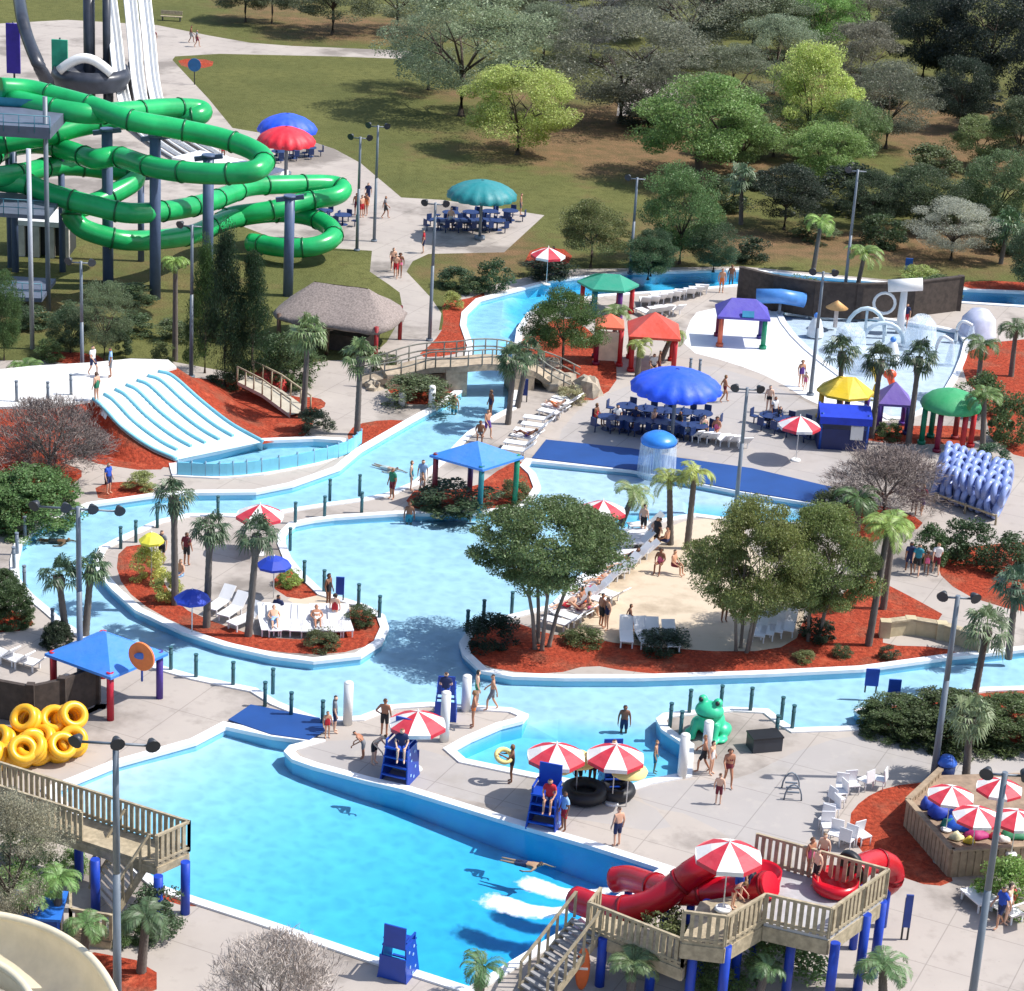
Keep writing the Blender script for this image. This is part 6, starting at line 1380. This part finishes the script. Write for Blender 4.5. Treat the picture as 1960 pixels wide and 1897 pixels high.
def body_mesh(pose):
    J = skel(pose); names = list(J); V = [J[k] for k in names]; rad = [RAD.get(k, RAD.get(k[:-1], .04)) for k in names]; E = [(names.index(a), names.index(b)) for a, b in BONES]
    for n in 'rl':
        h, wq = J['ha' + n], J['wr' + n]; d = (h - wq).normalized(); s = d.cross(Vector((0, 1, 0.1)))
        s = s.normalized(); q = s.cross(d).normalized(); sg = -1 if n == 'r' else 1
        for k, (off, L) in enumerate(((-.027, .062), (-.009, .076), (.009, .071), (.027, .054))):
            a = h + q * off + d * .03; b = a + d * L * .55 + s * .008 * -sg; c = b + d * L * .4 + s * .022 * -sg; i = len(V); V += [a, b, c]; rad += [.0095, .0085, .007]; E += [(names.index('ha' + n), i), (i, i + 1), (i + 1, i + 2)]
        m = wq.lerp(h, .35) - q * .03; i = len(V); V += [m, m + (d * .6 - q * .8).normalized() * .045]; rad += [.011, .008]; E += [(names.index('ha' + n), i), (i, i + 1)]
    me = bpy.data.meshes.new('tmp'); me.from_pydata([tuple(v) for v in V], E, []); o = bpy.data.objects.new('tmp', me); sc.collection.objects.link(o)
    md = o.modifiers.new('skin', 'SKIN'); md.use_smooth_shade = True
    sv = me.skin_vertices[0].data
    for i, r in enumerate(rad):
        k = names[i] if i < len(names) else ''
        sv[i].radius = (r * (1.25 if k in ('pelvis', 'waist', 'chest') else 1), r * (.82 if k in ('pelvis', 'waist', 'chest') else 1)); sv[i].use_root = (i == 0)
    s = o.modifiers.new('sub', 'SUBSURF'); s.levels = 2; s.render_levels = 2
    dg = bpy.context.evaluated_depsgraph_get(); m2 = bpy.data.meshes.new_from_object(o.evaluated_get(dg)); bpy.data.objects.remove(o); m2.name = 'body'; m2.materials.clear(); m2.materials.append(SKIN)
    return m2, J
SEGS = [(a, b) for a, b in BONES]
def region(me, J, want, off, nm, mat):
    """a garment: the body faces whose nearest bone passes `want`, lifted off the skin"""
    vs = []; fs = []; mp = {}
    for p in me.polygons:
        c = p.center; best = (9, None, 0)
        for a, b in SEGS:
            A, B = J[a], J[b]; d = B - A; t = max(0, min(1, (c - A).dot(d) / max(1e-9, d.length_squared))); q = (c - A - d * t).length
            rr = RAD.get(a, RAD.get(a[:-1], .04)); q -= rr * .6
            if q < best[0]: best = (q, (a, b), t)
        if want(best[1][0], best[1][1], best[2], c):
            f = []
            for i in p.vertices:
                if i not in mp: v = me.vertices[i]; mp[i] = len(vs); vs.append(tuple(v.co + v.normal * off))
                f.append(mp[i])
            fs.append(tuple(f))
    m = bpy.data.meshes.new(nm); m.from_pydata(vs, [], fs); m.materials.append(mat); m.polygons.foreach_set('use_smooth', [True] * len(fs)); m.update(); return m
leg = lambda a, lim: (lambda A, B, t, c: A == 'pelvis' and B == 'waist' and t < .75 or (A == 'pelvis' and B.startswith('hip')) or (A.startswith('hip') and t < lim))
trs = ('chest', 'waist')
PROTO = {}
for ps in ('stand', 'walk', 'hip', 'reach', 'raise', 'bend', 'sit', 'recline', 'swim'):
    me, J = body_mesh(ps); hd = J['head']; fw = (J['nose'] - hd).normalized(); upv = (J['top'] - hd).normalized()
    PROTO[ps] = dict(body=me, trunks=region(me, J, leg(0, .75), .014, 'shorts', CLOTH), brief=region(me, J, leg(0, .12), .01, 'swim_brief', CLOTH),
        shirt=region(me, J, lambda A, B, t, c: (A in trs) or (A == 'pelvis' and B == 'waist' and t > .3) or (A.startswith('sh') and t < .55) or B.startswith('sh'), .016, 'shirt', CLOTH),
        suit=region(me, J, lambda A, B, t, c: (A == 'waist') or (A == 'pelvis') or (A.startswith('hip') and t < .1) or (A == 'chest' and B == 'neck' and t < .4), .01, 'swimsuit', CLOTH),
        top=region(me, J, lambda A, B, t, c: (A == 'waist' and t > .55), .012, 'bikini_top', CLOTH),
        short_hair=region(me, J, lambda A, B, t, c, hd=hd, fw=fw, upv=upv: A in ('head', 'jaw') and B in ('top', 'head') and ((c - hd).dot(upv) > .045 or ((c - hd).dot(fw) < -.02 and (c - hd).dot(upv) > -.06)), .016, 'hair', HAIR),
        long_hair=region(me, J, lambda A, B, t, c, hd=hd, fw=fw, upv=upv: (A in ('head', 'jaw', 'neck') or B in ('top', 'head')) and ((c - hd).dot(upv) > .05 or (c - hd).dot(fw) < -.0), .03, 'hair', HAIR))
    b = MB(); s = fw.cross(upv)
    for k in (-1, 1): b.ball(tuple(hd + fw * .088 + s * .034 * k + upv * .012), .012, 6, 4)
    PROTO[ps]['eyes'] = b.mesh('eyes', [BLACK]); b = MB(); b.ball(tuple(hd + fw * .085 - upv * .055), .02, 6, 4, sz=(1, .5, .4)); PROTO[ps]['mouth'] = b.mesh('mouth', [paint('lip', (150, 80, 76), .6)])
SK = [lin(214, 166, 138), lin(196, 146, 116), lin(172, 118, 90), lin(130, 86, 62), lin(224, 182, 156)]; HR = [lin(58, 42, 34), lin(30, 26, 26), lin(120, 88, 54), lin(80, 56, 40)]
COL = dict(navy=(34, 44, 84), red=(186, 36, 48), black=(34, 34, 40), blue=(40, 80, 180), white=(224, 222, 220), green=(40, 120, 90), pink=(224, 110, 150), teal=(40, 130, 150), grey=(120, 122, 128), purple=(92, 60, 140), orange=(226, 120, 60), maroon=(110, 34, 50), yellow=(226, 200, 80), lightblue=(150, 186, 226))
pc = [0]
def person(x, y, pose, face, outfit, cols, label, z=0.0, sc_=1.0, hair='short'):
    i = pc[0]; pc[0] += 1; pr = PROTO[pose]; t = thing('person', label, 'person', G(x, y, z), R_(face), None, (sc_, sc_, sc_))
    obj('body', pr['body'], t, color=SK[(i * 7 + i // 3) % 5]); obj('hair', pr[hair + '_hair'], t, color=HR[(i * 3) % 4]); obj('eyes', pr['eyes'], t); obj('mouth', pr['mouth'], t)
    for part, c in zip(outfit.split('+'), cols.split('+')): obj(pr[part].name.split('.')[0], pr[part], t, color=lin(*COL[c]))
    return t
PEOPLE = [
 (1180,1620,'stand',-150,'trunks','navy','man in navy trunks standing alone on the near pool edge'),
 (735,1408,'hip',170,'trunks','black','man in dark trunks standing left of the striped umbrella'),
 (715,1462,'bend',60,'trunks','black','boy bending over beside the peninsula lifeguard stand'),
 (695,1452,'bend',-100,'trunks','grey','child crouching at left of the peninsula lifeguard stand',0,.8),
 (640,1402,'stand',100,'shirt+trunks','grey+navy','person in grey shirt beside the navy mat white column'),
 (626,1412,'stand',20,'suit','red','child in red swimsuit at the corner of the navy mat',0,.72),
 (768,1450,'sit',0,'shirt+trunks','navy+blue','lifeguard in navy seated on the peninsula stand',1.45),
 (1050,1548,'sit',-10,'shirt+trunks','red+navy','lifeguard in red seated on the middle stand',1.5),
 (1078,1590,'stand',-60,'shirt+trunks','lightblue+red','person in pale shirt standing right of the middle lifeguard stand'),
 (1062,1568,'stand',120,'shirt+trunks','navy+blue','person in dark blue beside the middle lifeguard stand',.0),
 (978,1498,'reach',-90,'suit','black','woman in black swimsuit holding a yellow ring by the small pool',0,1,'long'),
 (1105,1510,'stand',20,'shirt+trunks','teal+black','person in dark clothes left of the black tube raft'),
 (1132,1508,'stand',-20,'suit','black','woman in dark swimsuit standing behind the black tube raft',0,1,'long'),
 (1172,1470,'sit',30,'shirt+trunks','blue+navy','lifeguard in blue seated under the right striped umbrella',1.2),
 (1345,1478,'walk',-100,'trunks','black','boy in black trunks walking beside the white corner column'),
 (1360,1482,'stand',60,'suit','white','girl in pale swimsuit near the white corner column',0,.9,'long'),
 (1392,1505,'walk',10,'brief+top','maroon+maroon','woman in maroon bikini walking on the grey deck',0,1,'long'),
 (1374,1540,'stand',170,'trunks','maroon','child in dark trunks casting a shadow on the grey deck',0,.82),
 (905,1392,'hip',-90,'brief+top','orange+orange','woman in orange bikini at the river edge',0,1,'long'),
 (912,1352,'stand',100,'suit','green','woman with dark green swimsuit beside the river column',0,1,'long'),
 (941,1360,'walk',-90,'trunks','grey','slim bather in grey trunks at the river edge'),
 (852,1340,'sit',180,'shirt+trunks','navy+blue','lifeguard in navy seated at the river stand',1.25),
 (1252,1480,'stand',80,'trunks','teal','child in teal trunks standing in the right of the small pool',-.7,.9),
 (1192,1418,'stand',0,'trunks','navy','bather up to the waist behind the right striped umbrella',-.95),
 (1002,1652,'swim',75,'trunks','navy','swimmer in the deep part of the near pool',-.25),
 (782,1020,'stand',0,'trunks','teal','bather standing in the middle of the lagoon',-.85),
 (898,1012,'stand',-60,'trunks','grey','bather at the lagoon edge below the planted bed',-.8),
 (628,1162,'stand',60,'suit','black','person in black at the small beach of the palm island',0,1,'long'),
 (310,1078,'stand',-20,'shirt+trunks','grey+black','man in grey shirt under the yellow umbrella'),
 (357,1082,'stand',160,'shirt+trunks','maroon+black','man in maroon shirt beside the leftmost island palm'),
 (346,1118,'sit',-40,'trunks','lightblue','sunbather seated between two blue umbrellas'),
 (532,1188,'sit',170,'shirt+trunks','navy+black','person in dark shirt seated on the palm island loungers'),
 (640,1195,'stand',180,'suit','red','person in red standing at the east end of the palm island',0,.9,'long'),
 (750,955,'stand',-40,'shirt+trunks','green+maroon','person in green and maroon left of the pyramid canopy'),
 (786,940,'stand',90,'suit','teal','woman in teal standing left of the pyramid canopy post',0,1,'long'),
 (808,944,'walk',-90,'trunks','white','child walking on the deck left of the planted bed',0,.7),
 (808,1000 - 62,'stand',0,'shirt+trunks','lightblue+white','person in pale clothes beside the pyramid canopy'),
 (868,808,'stand',0,'trunks','teal','bather wading in the lazy river below the footbridge',-.85),
 (938,800,'stand',-60,'suit','navy','woman in navy at the river steps',-.1,1,'long'),
 (932,838,'walk',40,'trunks','purple','person in purple walking at the top of the river steps'),
 (918,846,'sit',0,'trunks','grey','person seated on the coping behind the pyramid canopy'),
 (740,895,'swim',60,'trunks','white','swimmer drifting along the river below the plaza',-.25),
 (105,1035,'swim',90,'trunks','black','swimmer floating at the left river bend',-.25),
 (178,718,'walk',60,'shirt+trunks','white+navy','person in white shirt beside the deck pole',2.7),
 (212,722,'stand',-80,'shirt+trunks','lightblue+grey','person in pale clothes at the top of lanes',2.7),
 (185,770,'stand',-120,'suit','green','person waiting at the left lane start',2.6,1,'long'),
 (1385,770,'walk',100,'brief+top','maroon+maroon','woman walking past the blue shade umbrella',0,1,'long'),
 (1470,790,'stand',0,'brief','black','tanned man standing left of the blue stall'),
 (1480,812,'stand',40,'shirt+trunks','white+navy','person in white shirt by the stall tables'),
 (1490,818,'sit',90,'shirt+trunks','black+navy','person in black seated at the stall tables'),
 (1532,740,'stand',20,'suit','purple','woman in purple on the splash pad edge',0,1,'long'),
 (1540,748,'stand',-30,'suit','pink','child in pink beside the woman in purple',0,.7,'long'),
 (1732,628,'stand',-20,'shirt+trunks','navy+red','person in navy and red below the white drum tower',-.1),
 (1748,985,'walk',170,'shirt+trunks','purple+navy','person in purple walking before the tube stack'),
 (1762,985,'walk',150,'shirt+trunks','maroon+purple','person in maroon strolling near the tube stack'),
 (1738,1098,'walk',180,'shirt+trunks','navy+navy','man in navy strolling on the right path'),
 (1753,1102,'walk',170,'shirt+trunks','teal+black','man in teal and black on the right path'),
 (1772,1100,'walk',175,'suit','pink','child in pink on the right path',0,.75,'long'),
 (1790,1100,'walk',180,'shirt+trunks','white+maroon','person in white shirt on the right path by the mulch'),
 (1150,1200,'stand',120,'trunks','black','man in dark trunks on the sand at left'),
 (1160,1205,'stand',-60,'suit','navy','woman in navy beside the man on the sand',0,.95,'long'),
 (1204,1208,'walk',90,'suit','maroon','girl in maroon walking alone on the sand',0,.8,'long'),
 (1125,1180,'sit',100,'suit','pink','sunbather in pink seated on the inner beach row',0,1,'long'),
 (1112,1170,'sit',60,'trunks','orange','sunbather in orange seated on the inner beach row'),
 (1230,1025,'stand',150,'trunks','black','dark-clad person at the beach pool corner'),
 (1255,1050,'stand',-50,'shirt+trunks','black+black','person in black standing by the beach pool corner'),
 (1242,1040,'bend',70,'suit','white','woman in white bending at the beach pool corner',0,1,'long'),
 (1275,1052,'sit',-120,'trunks','navy','person seated on the sand between two palms'),
 (1262,1095,'sit',-20,'suit','pink','person in pink sitting on the sand',0,1,'long'),
 (1288,1098,'sit',60,'trunks','maroon','person in maroon sitting on the sand'),
 (1385,1190,'stand',20,'suit','orange','person in orange under the olive beach tree',0,1,'long'),
 (757,532,'walk',0,'trunks','red','person in red trunks on the zigzag path'),
 (765,530,'walk',0,'brief+top','pink+pink','woman in pink beside the one in red on the zigzag path',0,1,'long'),
 (752,520,'walk',10,'trunks','maroon','person in maroon on the zigzag path behind two others'),
 (682,412,'stand',0,'trunks','maroon','tanned person nearest the far floodlight pole'),
 (692,416,'stand',40,'trunks','red','person in red trunks in the far plaza group'),
 (700,412,'stand',-30,'suit','orange','person in orange in the far plaza group',0,1,'long'),
 (704,392,'walk',0,'shirt+trunks','navy+navy','person in navy crossing the far plaza'),
 (737,418,'walk',90,'shirt+trunks','grey+black','person in grey right of the taller far pole'),
 (810,485,'stand',-90,'shirt+trunks','red+navy','person in red shirt and navy shorts by the teal umbrella plaza'),
 (996,412,'stand',90,'trunks','grey','person at the right of the teal umbrella'),
 (862,440,'stand',0,'trunks','white','person standing under the teal umbrella'),
 (295,90,'walk',0,'shirt+trunks','maroon+black','person in maroon on the far upper path'),
 (366,82,'walk',90,'trunks','grey','left of two small figures on the far upper path'),
 (377,90,'walk',90,'shirt+trunks','grey+maroon','right of two small figures on the far upper path'),
 (427,308,'stand',0,'suit','red','person in red behind the front green curve',0,1,'long'),
 (208,945,'stand',60,'shirt+trunks','blue+navy','person in blue left of the splash pool'),
 (105,905,'stand',100,'shirt+trunks','white+maroon','person in white beside the leafless tree trunk'),
 (1412,1722,'stand',140,'shirt+trunks','navy+blue','person in navy waiting at the red slide landing',3.1),
 (1430,1716,'stand',-100,'shirt+trunks','white+navy','person in white shirt under the landing umbrella',3.1),
 (1402,1738,'bend',60,'suit','red','child in red at the landing rail',3.1,.8,'long'),
 (1416,1702,'stand',20,'shirt+trunks','purple+red','person in purple behind the landing rail',3.1),
 (1560,1698,'stand',-60,'trunks','black','boy in black trunks at the red entry tub',3.15,.9),
 (1548,1676,'stand',40,'suit','pink','girl in pink queueing on the large platform',3.15,.9,'long'),
 (1572,1668,'stand',-30,'trunks','red','boy in red queueing on the large platform',3.15,.9),
 (1912,1775,'walk',-60,'shirt+trunks','blue+navy','person in blue beside the loungers at the lower right'),
 (1925,1768,'stand',60,'suit','white','person in white at the lower right loungers',0,1,'long'),
 (1380,560,'stand',0,'trunks','orange','left person by the timber wall end'),
 (1398,552,'stand',0,'trunks','grey','bather at the upper river beside the timber wall',-.4),
 (1250,715,'sit',0,'shirt+trunks','white+black','person seated under the orange-red pavilion'),
 (1260,722,'stand',90,'trunks','maroon','person standing at the orange-red pavilion post'),
 (1058,505,'sit',0,'shirt+trunks','purple+navy','person in purple seated under the far striped umbrella'),
 (1140,812,'sit',60,'suit','red','person in red at the left end of plaza tables',0,1,'long'),
 (1180,815,'sit',20,'shirt+trunks','white+navy','person in white at the plaza tables'),
 (1215,818,'sit',-30,'shirt+trunks','navy+black','person in navy at the plaza tables'),
 (1250,822,'sit',50,'trunks','black','bare-chested man at the plaza tables'),
 (1300,828,'sit',-60,'shirt+trunks','black+navy','person in black at the plaza tables'),
 (1345,835,'sit',20,'suit','green','woman in green right of the plaza tables',0,1,'long'),
 (1370,838,'sit',-20,'suit','pink','woman in pink right of the plaza tables',0,1,'long'),
]
for p in PEOPLE: person(*p)
# sunbathers on the beach loungers
B0 = [o for o in list(sc.objects) if o.name.startswith('sun_lounger')]
wants = {'first from the front in the beach row': ('trunks', 'red'), 'fourth from the front in the beach row': ('suit', 'pink'), 'sixth from the front in the beach row': ('brief+top', 'orange+orange'), 'ninth from the front in the beach row': ('trunks', 'navy'), 'eleventh from the front in the beach row': ('suit', 'black'), 'third from the left in the inner beach row': ('suit', 'maroon'), 'second from the left on the palm island': ('trunks', 'lightblue'), 'second from the left beside the blue shade': ('suit', 'teal'), 'second from the left by the river steps': ('trunks', 'orange'), 'third from the front along the river steps': ('suit', 'purple'), 'sixth from the left on the palm island': ('brief+top', 'white+white')}
for o in B0:
    for k, (of, c) in wants.items():
        if k in o.get('label', ''):
            t = person(0, 0, 'recline', 0, of, c, 'sunbather in ' + c.split('+')[0] + ' lying on the ' + k.replace(' from the ', ' lounger from the ', 1).replace('the sixth lounger from the front in the beach', 'the sixth beach'), 0, 1, 'long' if 'suit' in of else 'short')
            t.location = o.location; t.rotation_euler = o.rotation_euler
yr = bpy.data.objects.new('swim_ring', torus_mesh('swim_ring', .3, .1, YB)); sc.collection.objects.link(yr); g = G(966, 1498); yr.location = (g.x - .1, g.y, 1.2); yr.rotation_euler = (.5, .2, 0); tag(yr, 'yellow swim ring held by the woman in black at the small pool', 'swim ring')
